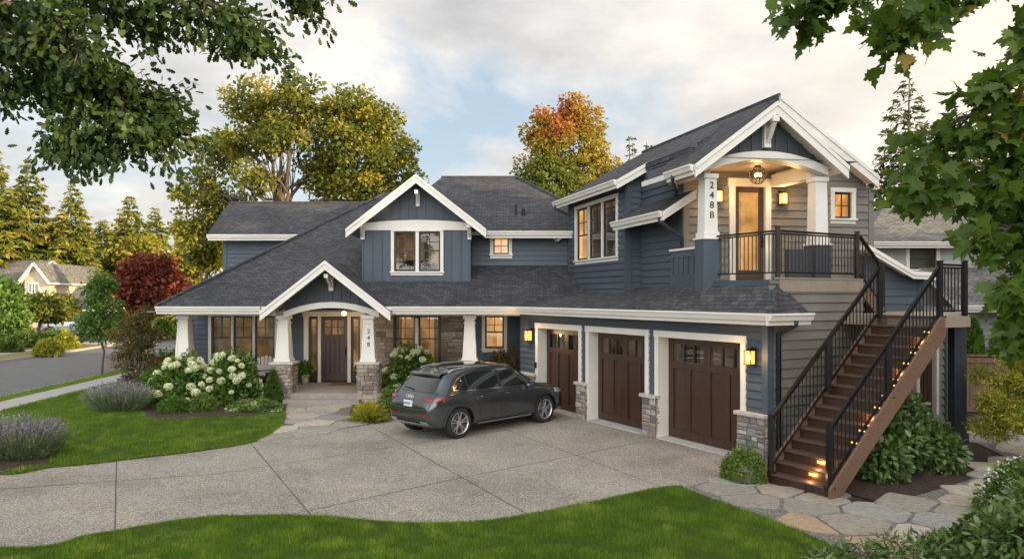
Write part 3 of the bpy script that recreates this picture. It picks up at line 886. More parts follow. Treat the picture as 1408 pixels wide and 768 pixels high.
side_region = [g2(938, 671), g2(1000, 655), (4.35, 12.75), (5.3, 11.45), (6.3, 11.7), (8.1, 12.9), (10.0, 14.6), (10.6, 17.5), (12.2, 17.8), (12.6, 15.2), (11.2, 13.4), (9.2, 11.9), (7.4, 10.6), (5.6, 9.4), g2(1180, 770), g2(1120, 742), g2(1040, 709), g2(985, 690)]
flag_path('side_path', side_region, 'path_gravel', .60, .05, .014, .02, 1.0, 12, None, (1.35, .8))

# ================================================================== main house
house = thing('house', 'large slate blue craftsman house with white trim, three wooden garage doors and an upstairs balcony', 'house', (-3.0, 24.0, 0))
FW = Frame((0, 25.0), (1, 0))          # front wall under the porch roof
EAVE_Y, EAVE_Z, PITCH = 21.6, 2.95, .55
zr = lambda y: EAVE_Z + PITCH * (y - EAVE_Y)
ROOF = ['dark_shingles', 'white_paint', 'soffit_paint']

# --- ground floor walls, windows
hl = []
hl.append(window(house, FW, [FW.rect(291, 434, 318, 500)[:2], FW.rect(321.5, 434, 347.5, 500)[:2], FW.rect(351, 434, 378, 500)[:2]], .88, 2.57, 'dim_room', .10, (2, 2), .44, curtain=.3))
hr = window(house, FW, [FW.rect(667, 434, 693, 478)[:2]], FW.z_at(-.8, 478.5), FW.z_at(-.8, 434), 'lit_room', .11, (2, 2), .50, curtain=.25)
mb = MB(); siding(mb, FW, -11.1, -4.85, .3, 2.8, [hl[0], (-7.12, -5.2, .2, 2.62)])
mb.build('wall', 'blue_siding', house); mb = MB(); siding(mb, FW, -1.62, 2.2, .0, 2.8, [hr])
mb.build('wall', 'blue_siding', house)
mb = MB()
for x in (-11.1, ): mb.fbox(FW, x - .02, x + .12, 0, .045, .3, 2.8)
mb.fbox(FW, -11.12, -4.8, 0, .03, 2.58, 2.8)
mb.build('corner_board', 'blue_trim', house, bevel=.004)
FSt = Frame((0, 24.86), (1, 0))
hs = window(house, FSt, [FSt.rect(543, 434, 570.5, 505)[:2], FSt.rect(576, 434, 604.5, 505)[:2]], .62, FSt.z_at(-3, 434), 'parlour_room', .055, (2, 2), .40, .05, 'sash_paint', sill=False, curtain=.22)
mb = MB(); stonework(mb, FSt, -4.85, -1.66, .0, 2.75, [hs], (.10, .21), (.2, .6))
st = mb.build('stone_wall', ['brown_stone', 'mortar'], house)
mb = MB(); x = (FSt.s_at(570.5) + FSt.s_at(576)) / 2; mb.fbox(FSt, x - .06, x + .06, .0, .07, .62, 2.5); mb.build('window_post', 'white_paint', house, bevel=.005)
mb = MB(); mb.box(-1.66, -1.60, 24.86, 25.02, 0, 2.75); mb.build('corner_board', 'blue_trim', house); mb = MB(); mb.box(-4.9, -4.83, 24.80, 25.02, 0.3, 2.75); mb.build('corner_board', 'blue_trim', house)
# outer walls that close the house behind
mb = MB(); mb.box(-11.1, -10.95, 25.02, 33, 0, 2.9); mb.box(-11.1, -10.95, 28.02, 33, 2.9, 5.3); mb.box(-11.1, 4, 33, 33.15, 0, 5.3); mb.box(-2.9, -2.8, 24.1, 33, 2.9, 5.3); mb.box(-10.9, 2.5, 25.5, 25.6, 2.6, 2.8)
mb.box(-8.0, 2.2, 26.6, 26.7, 0, 4.9)
mb.build('wall', 'blue_siding', house)

# --- front door with sidelights
dmb = MB(); s0, s1, z0, z1 = FW.rect(441.5, 434, 478, 525); z0 = .3; z1 = 2.56
sl = [(FW.s_at(425), FW.s_at(437)), (FW.s_at(483), FW.s_at(495))]
L, Rr = FW.s_at(418), FW.s_at(501)
tr = MB()
tr.fbox(FW, L, FW.s_at(424.5), -.12, .05, z0, z1); tr.fbox(FW, FW.s_at(495.5), Rr, -.12, .05, z0, z1)
tr.fbox(FW, FW.s_at(437.3), s0, -.12, .045, z0, z1); tr.fbox(FW, s1, FW.s_at(482.7), -.12, .045, z0, z1)
tr.fbox(FW, L - .04, Rr + .04, -.12, .06, z1, z1 + .13); tr.fbox(FW, L - .07, Rr + .07, .0, .085, z1 + .13, z1 + .165)
dfr = tr.build('door_frame', 'white_paint', house, bevel=.005)
def door_slab(F, a, b, z0, z1, n0):
    m = MB(); w = b - a; st = .13
    zt = z1 - .62
    m.fbox(F, a, b, n0 - .05, n0 - .012, z0, zt - .06)
    for p, q in ((a, a + st), (b - st, b)): m.fbox(F, p, q, n0 - .012, n0 + .012, z0, z1)
    m.fbox(F, a + st, b - st, n0 - .012, n0 + .012, z0, z0 + .24); m.fbox(F, a + st, b - st, n0 - .045, n0 + .012, zt - .12, zt); m.fbox(F, a + st, b - st, n0 - .045, n0 + .012, z1 - .13, z1)
    m.fbox(F, a + st - .01, b - st + .01, n0, n0 + .035, zt - .14, zt - .09)
    n = 4
    for i in range(1, n):
        x = a + st + (w - 2 * st) * i / n; m.fbox(F, x - .012, x + .012, n0 - .012, n0 + (.006 if i != 2 else .012), z0 + .24, zt - .12)
    for i in range(1, 3):
        x = a + st + (w - 2 * st) * i / 3; m.fbox(F, x - .02, x + .02, n0 - .04, n0 + .008, zt, z1 - .13)
    zm = (zt + z1 - .13) / 2; m.fbox(F, a + st, b - st, n0 - .04, n0 + .006, zm - .018, zm + .018)
    return m, (a + st, b - st, zt, z1 - .13)
m, gl = door_slab(FW, s0 + .005, s1 - .005, z0 + .03, z1 - .005, -.05)
fd = m.build('front_door', 'door_wood', house, bevel=.004)
g = MB(); g.face([FW.P(gl[0], -.08, gl[2]), FW.P(gl[1], -.08, gl[2]), FW.P(gl[1], -.08, gl[3]), FW.P(gl[0], -.08, gl[3])], 0, .5); g.build('pane', 'window_glass', fd)
hb = MB(); hx = s1 - .075; hb.fbox(FW, hx - .025, hx + .025, -.038, -.02, 1.22, 1.52); hb.tube([FW.P(hx, -.02, 1.28), FW.P(hx, .03, 1.30), FW.P(hx, .03, 1.44), FW.P(hx, -.02, 1.46)], .011, 8)
hb.build('handle', 'door_hardware', fd)
for (a, b) in sl:
    m = MB(); n0 = -.05
    m.fbox(FW, a, a + .06, n0 - .04, n0 + .012, z0 + .03, z1); m.fbox(FW, b - .06, b, n0 - .04, n0 + .012, z0 + .03, z1)
    m.fbox(FW, a + .06, b - .06, n0 - .04, n0 + .01, z0 + .03, z0 + .40); m.fbox(FW, a + .06, b - .06, n0 - .04, n0 + .01, z1 - .10, z1)
    for zz in (1.9, 2.2): m.fbox(FW, a + .06, b - .06, n0 - .03, n0 + .0, zz - .01, zz + .01)
    so = m.build('sidelight', 'sash_paint', house)
    g = MB(); g.face([FW.P(a + .05, n0 - .03, z0 + .4), FW.P(b - .05, n0 - .03, z0 + .4), FW.P(b - .05, n0 - .03, z1 - .1), FW.P(a + .05, n0 - .03, z1 - .1)], 0, .5); g.build('pane', 'window_glass', so)
rb = MB(); rb.box(L - .3, Rr + .3, 25.13, 25.16, .3, 2.7); rb.build('hallway', 'parlour_room', house).location.y += 1.0
# --- porch floor, steps
mb = MB(); mb.box(-11.25, -.95, 22.1, 25.0, -.05, .30); mb.build('porch_floor', 'porch_concrete', house, bevel=.015)
mb = MB(); mb.box(-6.86, -4.58, 21.72, 22.1, -.05, .15); mb.build('porch_step', 'porch_concrete', house, bevel=.015)
mb = MB(); mb.box(-6.1, -5.15, 24.1, 24.75, .302, .318); tag(mb.build('door_mat', 'door_mat_fibre', base=(-5.6, 24.4, .3)), 'brown fibre doormat in front of the wooden front door', 'doormat')
# --- porch ceiling and roof
mb = MB()
mb.box(-10.9, -7.35, 21.7, 25.0, 2.78, 2.80); mb.box(-3.65, 2.3, 21.7, 25.0, 2.78, 2.80); mb.box(-7.35, -3.65, 22.35, 25.0, 2.80, 2.83)
mb.build('porch_ceiling', 'ceiling_board', house)
mb = MB()
mb.box(-10.35, -7.25, 22.28, 22.55, 2.66, 2.78); mb.build('porch_beam', 'white_paint', house, bevel=.006); mb = MB(); mb.box(-3.95, .4, 22.28, 22.55, 2.66, 2.78)
mb.build('porch_beam', 'white_paint', house, bevel=.006)

px0 = -10.56
P3 = lambda x, y: (x, y, zr(y))
AX, APZ = -5.5, 4.30                    # porch gable ridge
mb = MB()
slab(mb, [P3(px0, 21.6), P3(-7.21, 21.6), P3(AX, 21.6 + (APZ - EAVE_Z) / PITCH), P3(-3.79, 21.6), P3(3.2, 21.6), P3(3.2, 24.1), P3(-2.9, 24.1), P3(-2.9, 29.7), P3(-5.2, 29.7)], .12)
slab(mb, [(px0, 33.0, EAVE_Z), (px0, 21.6, EAVE_Z), (-5.2, 29.7, zr(29.7))], .12)
slab(mb, [(-5.2, 29.7, zr(29.7)), (-2.7, 29.7, zr(29.7)), (-2.7, 34, 4.4), (-9, 34, 4.4)], .12)
roof_main = mb.build('roof', ROOF, house)
gutter(house, (px0, 21.6, 2.93), (-7.45, 21.6, 2.93), (0, -1, 0)); gutter(house, (-3.55, 21.6, 2.93), (.62, 21.6, 2.93), (0, -1, 0))
mb = MB(); mb.tube([(px0, 21.58, 2.98), (-5.2, 29.7, zr(29.7) + .03)], .05, 6); mb.tube([(-5.25, 29.7, zr(29.7) + .03), (-2.9, 29.7, zr(29.7) + .03)], .05, 6)
mb.build('ridge_cap', 'dark_shingles', roof_main)
# porch gable
def gable_roof(fr_y, back_y, cx, hw, pz, fz, th=.13, nm='roof'):
    mb = MB()
    for sgn in (-1, 1): slab(mb, [(cx, fr_y, pz), (cx + sgn * hw, fr_y, fz), (cx + sgn * hw, back_y, fz), (cx, back_y, pz)], th)
    return mb.build(nm, ROOF, house)
gable_roof(21.42, 24.2, AX, 1.92, APZ, 2.80)
for sg in (-1, 1): rake(house, (AX, 21.42, APZ + .0), (AX + sg * 1.92, 21.42, 2.80), (0, -1, 0), .27)
FP0 = Frame((0, 22.2), (1, 0))
gz = lambda s: APZ - .12 - .78 * abs(s - AX)
mb = MB()
# boards down to an arch
def arch_z(s, c, hw, z_end, rise): return z_end + rise * (1 - ((s - c) / hw) ** 2)
n = 24; hw = 1.45
for i in range(n):
    a, b = AX - hw + 2 * hw * i / n, AX - hw + 2 * hw * (i + 1) / n
    za, zb = arch_z(a, AX, hw, 2.78, .28), arch_z(b, AX, hw, 2.78, .28)
    ta, tb = max(gz(a), za), max(gz(b), zb)
    if ta > za or tb > zb: mb.face([FP0.P(a, .0, za), FP0.P(b, .0, zb), FP0.P(b, .0, tb), FP0.P(a, .0, ta)])
for i in range(-5, 6):
    x = AX + i * .27
    if gz(x) - arch_z(x, AX, hw, 2.78, .28) > .05: mb.fbox(FP0, x - .022, x + .022, 0, .025, arch_z(x, AX, hw, 2.78, .28), gz(x))
mb.build('gable_board', 'charcoal_board', house)
mb = MB()
for (n0, n1) in ((.08, -.22),):
    vs = []; n = 24
    for i in range(n + 1):
        x = AX - hw + 2 * hw * i / n; t = arch_z(x, AX, hw, 2.78, .30); q = arch_z(x, AX, hw - .0, 2.60, .30)
        vs.append((x, q, t))
    for (x, q, t), (x2, q2, t2) in zip(vs[:-1], vs[1:]):
        mb.hexa([FP0.P(x, n0, q), FP0.P(x2, n0, q2), FP0.P(x2, n1, q2), FP0.P(x, n1, q), FP0.P(x, n0, t), FP0.P(x2, n0, t2), FP0.P(x2, n1, t2), FP0.P(x, n1, t)], 0, .5)
mb.build('arched_beam', 'white_paint', house)
mb = MB()
mb.fbox(FP0, AX - .06, AX + .06, .03, .72, 3.80, 3.92); mb.fbox(FP0, AX - .07, AX + .07, .02, .12, 3.42, 3.92); mb.beam(FP0.P(AX, .1, 3.55), FP0.P(AX, .62, 3.84), .08, .09)
mb.build('gable_bracket', 'white_paint', house, bevel=.005)
mb = MB(); mb.box(AX - 1.5, AX - 1.46, 22.3, 24.9, 2.72, 3.2); mb.build('porch_beam', 'white_paint', house); mb = MB(); mb.box(AX + 1.46, AX + 1.5, 22.3, 24.9, 2.72, 3.2); mb.build('porch_beam', 'white_paint', house)

def porch_column(x, num=None, cap_y=22.42):
    mb = MB(); w = .30
    for F_, in ((Frame((x, cap_y - w), (1, 0)),), (Frame((x + w, cap_y), (0, 1)),), (Frame((x - w, cap_y), (0, -1)),)):
        stonework(mb, F_, -w, w, .02, 1.18, (), (.08, .17), (.1, .34))
    mb.box(x - w, x + w, cap_y - w, cap_y + w, 0.0, 1.15, 1)
    mb.build('column_pedestal', ['brown_stone', 'mortar'], house)
    c = MB(); c.box(x - w - .07, x + w + .07, cap_y - w - .07, cap_y + w + .07, 1.17, 1.25); c.build('pedestal_cap', 'cap_stone', house, bevel=.02)
    mb = MB(); b, t = .215, .15; z0, z1 = 1.25, 2.66
    mb.hexa([(x + sx * b, cap_y + sy * b, z0 + .1) for sx, sy in ((-1, -1), (1, -1), (1, 1), (-1, 1))] + [(x + sx * t, cap_y + sy * t, z1 - .1) for sx, sy in ((-1, -1), (1, -1), (1, 1), (-1, 1))])
    mb.box(x - b - .03, x + b + .03, cap_y - b - .03, cap_y + b + .03, z0, z0 + .1); mb.box(x - t - .035, x + t + .035, cap_y - t - .035, cap_y + t + .035, z1 - .24, z1 - .2)
    mb.box(x - t - .045, x + t + .045, cap_y - t - .045, cap_y + t + .045, z1 - .1, z1 + .02)
    for k in (-1, 1):   # corner battens
        mb.hexa([(x + k * (b - .03) - .028, cap_y - b - .012, z0 + .1), (x + k * (b - .03) + .028, cap_y - b - .012, z0 + .1), (x + k * (b - .03) + .028, cap_y - b + .01, z0 + .1), (x + k * (b - .03) - .028, cap_y - b + .01, z0 + .1),
                 (x + k * (t - .03) - .028, cap_y - t - .012, z1 - .1), (x + k * (t - .03) + .028, cap_y - t - .012, z1 - .1), (x + k * (t - .03) + .028, cap_y - t + .01, z1 - .1), (x + k * (t - .03) - .028, cap_y - t + .01, z1 - .1)])
    o = mb.build('porch_column', 'white_paint', house, bevel=.006)
    if num:
        for i, ch in enumerate(num):
            zz = 2.18 - i * .20; F_ = Frame((x, cap_y - (.215 - .065 * (zz - 1.35) / 1.21) - .004), (1, 0))
            text_obj(ch, F_, 0.015, zz, 0, .19, o)
    return o
porch_column(-10.08); porch_column(-7.02); porch_column(-4.40, '248'); porch_column(-1.30)

# --- dormer with the big gable
FDm = Frame((0, 23.03), (1, 0))
hd = window(house, FDm, [FDm.rect(542, 317, 571.5, 373)[:2], FDm.rect(576, 317, 605.5, 373)[:2]], FDm.z_at(0, 373), FDm.z_at(0, 318), 'dim_room', .10, (2, 2), .48, curtain=.12)
DX, DZ, DF = -2.97, 7.02, 5.33
dz = lambda s: DZ - .17 - .782 * abs(s - DX)
zb0, zb1 = 5.38, 5.62
wl_, wr_ = FDm.s_at(498), FDm.s_at(647)
mb = MB(); batten(mb, FDm, wl_, wr_, 3.62, zb0, [hd], .30)
mb.box(wl_, wl_ + .05, 23.03, 27.5, 3.5, 5.5, 0, .5); mb.box(wr_ - .05, wr_, 23.03, 24.2, 3.5, 5.5, 0, .5)
mb.build('wall', 'blue_siding', house)
mb = MB(); batten(mb, FDm, wl_ + .1, wr_ - .1, zb1, 8, (), .27, edges=dz); mb.build('gable_board', 'blue_trim', house)
mb = MB(); n = 16
for i in range(n):
    a, b = wl_ - .02 + (wr_ - wl_ + .04) * i / n, wl_ - .02 + (wr_ - wl_ + .04) * (i + 1) / n
    ta, tb = [5.56 + .10 * (1 - ((q - DX) / 1.72) ** 2) for q in (a, b)]
    mb.hexa([FDm.P(a, .045, zb0 - .04), FDm.P(b, .045, zb0 - .04), FDm.P(b, 0, zb0 - .04), FDm.P(a, 0, zb0 - .04), FDm.P(a, .045, ta), FDm.P(b, .045, tb), FDm.P(b, 0, tb), FDm.P(a, 0, ta)], 0, .5)
mb.build('frieze_board', 'white_paint', house)
gable_roof(22.5, 28.5, DX, 2.17, DZ, DF)
for sg in (-1, 1): rake(house, (DX, 22.5, DZ), (DX + sg * 2.17, 22.5, DF), (0, -1, 0), .27)
for x in (wl_ + .03, DX, wr_ - .03):
    zt = min(dz(x), 6.55) if x == DX else 5.50
    b_ = MB(); b_.fbox(FDm, x - .055, x + .055, .03, .5, zt - .12, zt); b_.fbox(FDm, x - .06, x + .06, .027, .11, zt - .46, zt); b_.beam(FDm.P(x, .09, zt - .36), FDm.P(x, .42, zt - .08), .07, .08)
    b_.build('gable_bracket', 'white_paint', house, bevel=.004)

# --- upper block behind, to the side of the wing
FU = Frame((0, 23.98), (1, 0))
hu = window(house, FU, [FU.rect(678.5, 326, 699.5, 349)[:2]], FU.z_at(0, 349.5), FU.z_at(0, 326.5), 'lit_room', .11, (2, 2), .5, .04, meet=False)
mb = MB(); siding(mb, FU, wr_ - .2, 3.0, 4.1, 5.35, [hu]); mb.build('wall', 'blue_siding', house)
RX0, RX1, RZ, RY = -2.72, .17, 7.80, 27.97
mb = MB()
slab(mb, [(-4.5, 23.5, 5.34), (3.6, 23.5, 5.34), (RX1, RY, RZ), (RX0, RY, RZ)], .12)
slab(mb, [(3.6, 23.5, 5.34), (3.6, 32.4, 5.34), (RX1, RY, RZ)], .12)
slab(mb, [(3.6, 32.4, 5.34), (-4.5, 32.4, 5.34), (RX0, RY, RZ), (RX1, RY, RZ)], .12)
slab(mb, [(-4.5, 32.4, 5.34), (-4.5, 23.5, 5.34), (RX0, RY, RZ)], .12)
ru = mb.build('roof', ROOF, house)
gutter(house, (-.9, 23.5, 5.33), (2.0, 23.5, 5.33), (0, -1, 0))
mb = MB(); mb.tube([(RX0, RY, RZ + .02), (RX1, RY, RZ + .02), (3.6, 23.5, 5.37)], .05, 6); mb.build('ridge_cap', 'dark_shingles', ru)
for px, py, h, r in ((709.5, 295, .34, .035), (719.5, 295, .2, .05)):
    q = None
    for Y in np.arange(23.6, 28, .05):
        p = at(px, py, Y)
        if p.z <= 5.34 + .55 * (Y - 23.5): q = p; break
    if q is None: q = Vector((.15, 25, 6.2))
    mb = MB(); mb.lathe(q + Vector((0, 0, -.1)), [(r, 0), (r, h + .1), (r * .6, h + .1), (0, h + .1)], 10); mb.lathe(q + Vector((0, 0, -.05)), [(r * 2.6, -.02), (r * 1.3, .08)], 10)
    mb.build('vent_pipe', 'black_metal', ru)
# --- upper block at the far side
FL = Frame((0, 28.0), (1, 0))
mb = MB(); siding(mb, FL, -11.1, -5.5, 2.9, 5.5); mb.fbox(FL, -11.12, -10.97, 0, .04, 2.9, 5.5); mb.fbox(FL, -11.1, -5.5, .0, .03, 5.3, 5.5)
mb.build('wall', 'blue_siding', house)
mb = MB(); slab(mb, [(-11.55, 27.5, 5.56), (-5.5, 27.5, 5.56), (-5.0, 30.5, 7.14), (-11.86, 30.5, 7.14)], .12)
slab(mb, [(-11.86, 30.5, 7.14), (-5.0, 30.5, 7.14), (-5, 33.6, 5.5), (-11.5, 33.6, 5.5)], .12)
rl = mb.build('roof', ROOF, house)
gutter(house, (-11.5, 27.5, 5.55), (-7.0, 27.5, 5.55), (0, -1, 0))
mb = MB(); mb.tube([(-11.86, 30.5, 7.16), (-5, 30.5, 7.16)], .05, 6); mb.build('ridge_cap', 'dark_shingles', rl)

# porch ceiling light
t = thing('ceiling_light', 'small round glowing ceiling light above the wooden front door', 'ceiling light', (-5.45, 23.6, 2.8))
mb = MB(); mb.lathe((-5.45, 23.6, 2.8), [(.0, 0), (.09, 0), (.09, -.03), (.03, -.05), (0, -.05)], 16); mb.build('canopy', 'bronze_metal', t)
mb = MB(); mb.lathe((-5.45, 23.6, 2.70), [(0, .075), (.05, .06), (.085, 0), (.06, -.06), (0, -.085)], 16); mb.build('glass_globe', 'bulb', t, smooth=True)
ld = bpy.data.lights.new('porch_bulb', 'POINT'); ld.energy = 15; ld.color = (1, .66, .34); ld.shadow_soft_size = .08
lo = bpy.data.objects.new('porch_bulb', ld); col.objects.link(lo); lo.parent = t; lo.location = (0, -.05, -.28)
# ================================================================== garage wing with the apartment above
O2 = Vector((4.965, 14.1, 0))
uu = Vector((-.5, .8660254, 0)); vv = Vector((.8660254, .5, 0))
FG = Frame(O2, -uu); FE = Frame(O2, vv)
def E(s, u, z): return O2 + vv * s + uu * u + Vector((0, 0, z))
door_top = 2.33
doors = [(741, 797, 2), (811, 888.5, 3), (907, 1020, 3)]
dh = []
for k, (a, b, npane) in enumerate(doors):
    s0, s1 = FG.s_at(a), FG.s_at(b); dh.append((s0, s1, -.1, door_top))
mb = MB(); siding(mb, FG, -9.4, -.02, .1, 2.95, dh); mb.build('wall', 'blue_siding', house)
mb = MB(); mb.fbox(FG, -.12, .03, -.02, .045, .1, 2.95); mb.fbox(FG, -9.4, .0, .0, .035, 2.68, 2.95); mb.build('corner_board', 'blue_trim', house, bevel=.004)
for (s0, s1, _, zt), (a, b, npane) in zip(dh, doors):
    t = .13; rec = -.34
    mb = MB()
    mb.fbox(FG, s0 - t, s0, rec, .05, .0, zt); mb.fbox(FG, s1, s1 + t, rec, .05, .0, zt); mb.fbox(FG, s0 - t - .02, s1 + t + .02, rec, .06, zt, zt + t + .02)
    mb.build('door_frame', 'white_paint', house, bevel=.005)
    w = s1 - s0; n0 = rec + .04
    mb = MB(); st = .16; zw0, zw1 = zt - .56, zt - .16
    mb.fbox(FG, s0, s1, n0 - .06, n0, .03, zw0)
    mid = (s0 + s1) / 2
    for p, q in ((s0, s0 + st), (mid - st * .6, mid + st * .6), (s1 - st, s1)): mb.fbox(FG, p, q, n0 - .001, n0 + .03, .03, zt)
    for (l, r) in ((s0 + st, mid - st * .6), (mid + st * .6, s1 - st)):
        mb.fbox(FG, l, r, n0 - .05, n0 + .03, zw1, zt); mb.fbox(FG, l, r, n0, n0 + .03, zw0 - .16, zw0); mb.fbox(FG, l, r, n0, n0 + .03, .03, .22)
        c = (l + r) / 2; mb.fbox(FG, c - .065, c + .065, n0, n0 + .026, .22, zw0 - .16)
        for i in range(1, npane):
            x = l + (r - l) * i / npane; mb.fbox(FG, x - .02, x + .02, n0 - .04, n0 + .02, zw0, zw1)
        for zz in (.62, 1.12, 1.6): mb.fbox(FG, l, r, n0 + .0005, n0 + .003, zz - .003, zz + .003, 0, .0)
    gd = mb.build('garage_door', 'door_wood', house, bevel=.004)
    for (l, r) in ((s0 + st, mid - st * .6), (mid + st * .6, s1 - st)):
        g = MB(); g.face([FG.P(l, n0 - .02, zw0), FG.P(r, n0 - .02, zw0), FG.P(r, n0 - .02, zw1), FG.P(l, n0 - .02, zw1)], 0, .5); g.build('pane', 'window_glass', gd)
        g = MB(); g.fbox(FG, l - .05, r + .05, n0 - .9, n0 - .85, zw0 - .3, zw1 + .2); g.build('garage_interior', 'dark_room', gd)
    mb = MB(); mb.fbox(FG, s0 - .02, s1 + .02, rec, .10, -.02, .022); mb.build('door_threshold', 'sill_concrete', house)
# keypad on the first frame
mb = MB(); mb.fbox(FG, FG.s_at(739) - .04, FG.s_at(739) + .04, .05, .08, 1.15, 1.32); mb.build('door_keypad', 'black_metal', house)
for a, b in ((722, 738.5), (796.5, 808.5), (887.5, 905.5), (1018.5, 1056)):
    s0, s1 = FG.s_at(a), min(FG.s_at(b), .06)
    n1 = .14
    mb = MB(); F_ = Frame(FG.P(0, .09, 0), FG.e); stonework(mb, F_, s0, s1, .0, .90, (), (.08, .17), (.12, .34))
    Fr = Frame(FG.P(s1, 0, 0), -FG.n); Fl = Frame(FG.P(s0, 0, 0), FG.n)
    stonework(mb, Fl, 0, .09, 0, .90, (), (.08, .17), (.1, .3))
    if a == 1018.5: stonework(mb, Fr, -.09, .30, 0, .90, (), (.08, .17), (.12, .3))
    else: stonework(mb, Fr, -.09, 0, 0, .90, (), (.08, .17), (.1, .3))
    mb.fbox(FG, s0, s1, .0, .09, 0, .9, 1)
    mb.build('stone_pier', ['grey_stone', 'mortar'], house)
    c = MB(); c.fbox(FG, s0 - .05, s1 + .05, -.02 if a != 1018.5 else -.32, .17, .90, .98); c.build('pier_cap', 'cap_stone', house, bevel=.015)

# end wall
dE = (FE.s_at(1262), FE.s_at(1285), -.1, 2.2)
mb = MB(); siding(mb, FE, .0, 6.6, .0, 3.58, [dE, (2.95, 9, 2.78, 9)], .185); mb.build('wall', 'grey_siding', house)
mb = MB(); mb.fbox(FE, -.02, .12, .0, .045, .9, 3.4); mb.build('corner_board', 'blue_trim', house)
mb = MB(); mb.fbox(FE, dE[0] - .1, dE[0], -.1, .05, 0, 2.3); mb.fbox(FE, dE[1], dE[1] + .1, -.1, .05, 0, 2.3); mb.fbox(FE, dE[0] - .1, dE[1] + .1, -.1, .055, 2.2, 2.31); mb.build('door_frame', 'white_paint', house)
mb = MB(); mb.fbox(FE, dE[0], dE[1], -.1, -.06, 0.05, 2.2)
for i in range(1, 4):
    x = dE[0] + (dE[1] - dE[0]) * i / 4; mb.fbox(FE, x - .01, x + .01, -.06, -.05, .05, 2.2)
mb.build('side_door', 'door_wood', house)
# back of the wing
mb = MB(); a = E(6.6, 0, 0); b = E(6.6, 9, 0)
mb.box(6.2, 6.3, 27.2, 27.3, 0, 3); mb.beam((a.x, a.y, 1.4), (b.x, b.y, 1.4), .1, 2.8); c = E(.2, 9.3, 0); mb.beam((b.x, b.y, 1.4), (c.x, c.y, 1.4), .1, 2.8)
mb.build('wall', 'blue_siding', house)

# ---- apartment frames
aa = Vector((-math.sin(R(16)), math.cos(R(16)), 0)); bb = Vector((math.cos(R(10)), math.sin(R(10)), 0))
Q = Vector((4.11, 17.41, 0))
def U(s, t, z): return Q + bb * s + aa * t + Vector((0, 0, z))
FD = Frame(Q, bb); FS = Frame(Q, -aa)
CL = Vector((4.27, 15.88, 0)); FPf = Frame(CL, bb)          # porch columns
FRk = Frame(CL - aa * .47, bb)                                # rake plane of the porch gable
FM = Frame(Q - aa * .4, bb)                                   # rake plane of the main gable
DECK = 3.60
WR = FD.s_at(1199)
# ridge of the main roof
rs = FM.s_at(1071); rz = FM.z_at(rs, 132)
off = (FM.o - Q)                                               # = -0.4 a, same s
sR = FM.s_at(1207); zR = FM.z_at(sR, 243)
def t_at(px, s):     # t along a where the line at s shows at px
    o = Q + bb * s; k = (px - 704) / 1000
    return (k * o.y - o.x) / (aa.x - k * aa.y)
sB = -.82; tB0 = t_at(848, sB); tB1 = t_at(763, sB)
zB = HC - (247 - 405) / 1000 * U(sB, tB0, 0).y
sl_l = (rz - zB) / (rs - sB)
zl = lambda s: rz - sl_l * (rs - s)
T1 = tB1
mb = MB()
slab(mb, [U(rs, -.4, rz), U(rs, T1, rz), U(sB, T1, zB), U(sB, tB0, zB), U(-.06, tB0, zl(-.06)), U(-.06, -.4, zl(-.06))], .13, 0, 0)
slab(mb, [U(rs, -.4, rz), U(sR, -.4, zR), U(sR, T1, zR), U(rs, T1, rz)], .13)
ra = mb.build('roof', ROOF, house)
mb = MB(); mb.tube([U(rs, -.42, rz + .02), U(rs, T1, rz + .02)], .05, 6); mb.build('ridge_cap', 'dark_shingles', ra)
gutter(house, U(sB, tB0 - .02, zB - .02), U(sB, T1, zB - .02), FS.n)
rake(house, U(sB, tB0, zB), U(.0, tB0, zl(.0)), -aa, .24)
rake(house, U(rs, -.4, rz), U(sR, -.4, zR), -aa, .27)
# porch gable roof
ps = FRk.s_at(1067); pz = FRk.z_at(ps, 140)
pl = FRk.s_at(955); plz = FRk.z_at(pl, 226); pr_ = FRk.s_at(1165.5); prz = FRk.z_at(pr_, 229)
def V(s, t, z): return FRk.o + bb * s + aa * t + Vector((0, 0, z))
TB = 2.5
mb = MB()
slab(mb, [V(ps, 0, pz), V(ps, TB - .5, pz), V(pl, TB, plz), V(pl, 0, plz)], .12)
slab(mb, [V(ps, 0, pz), V(pr_, 0, prz), V(pr_, TB, prz), V(ps, TB - .5, pz)], .12)
slab(mb, [V(ps, TB - .5, pz), V(ps, TB + .9, pz - .5), V(pl, TB, plz)], .1)
mb.build('roof', ROOF, house)
rake(house, V(ps, 0, pz), V(pl, 0, plz), -aa, .27); rake(house, V(ps, 0, pz), V(pr_, 0, prz), -aa, .27)
gutter(house, V(pl, .03, plz - .01), V(pl, t_at(917, pl) + .0 - t_at(953, pl), plz - .01), FS.n)
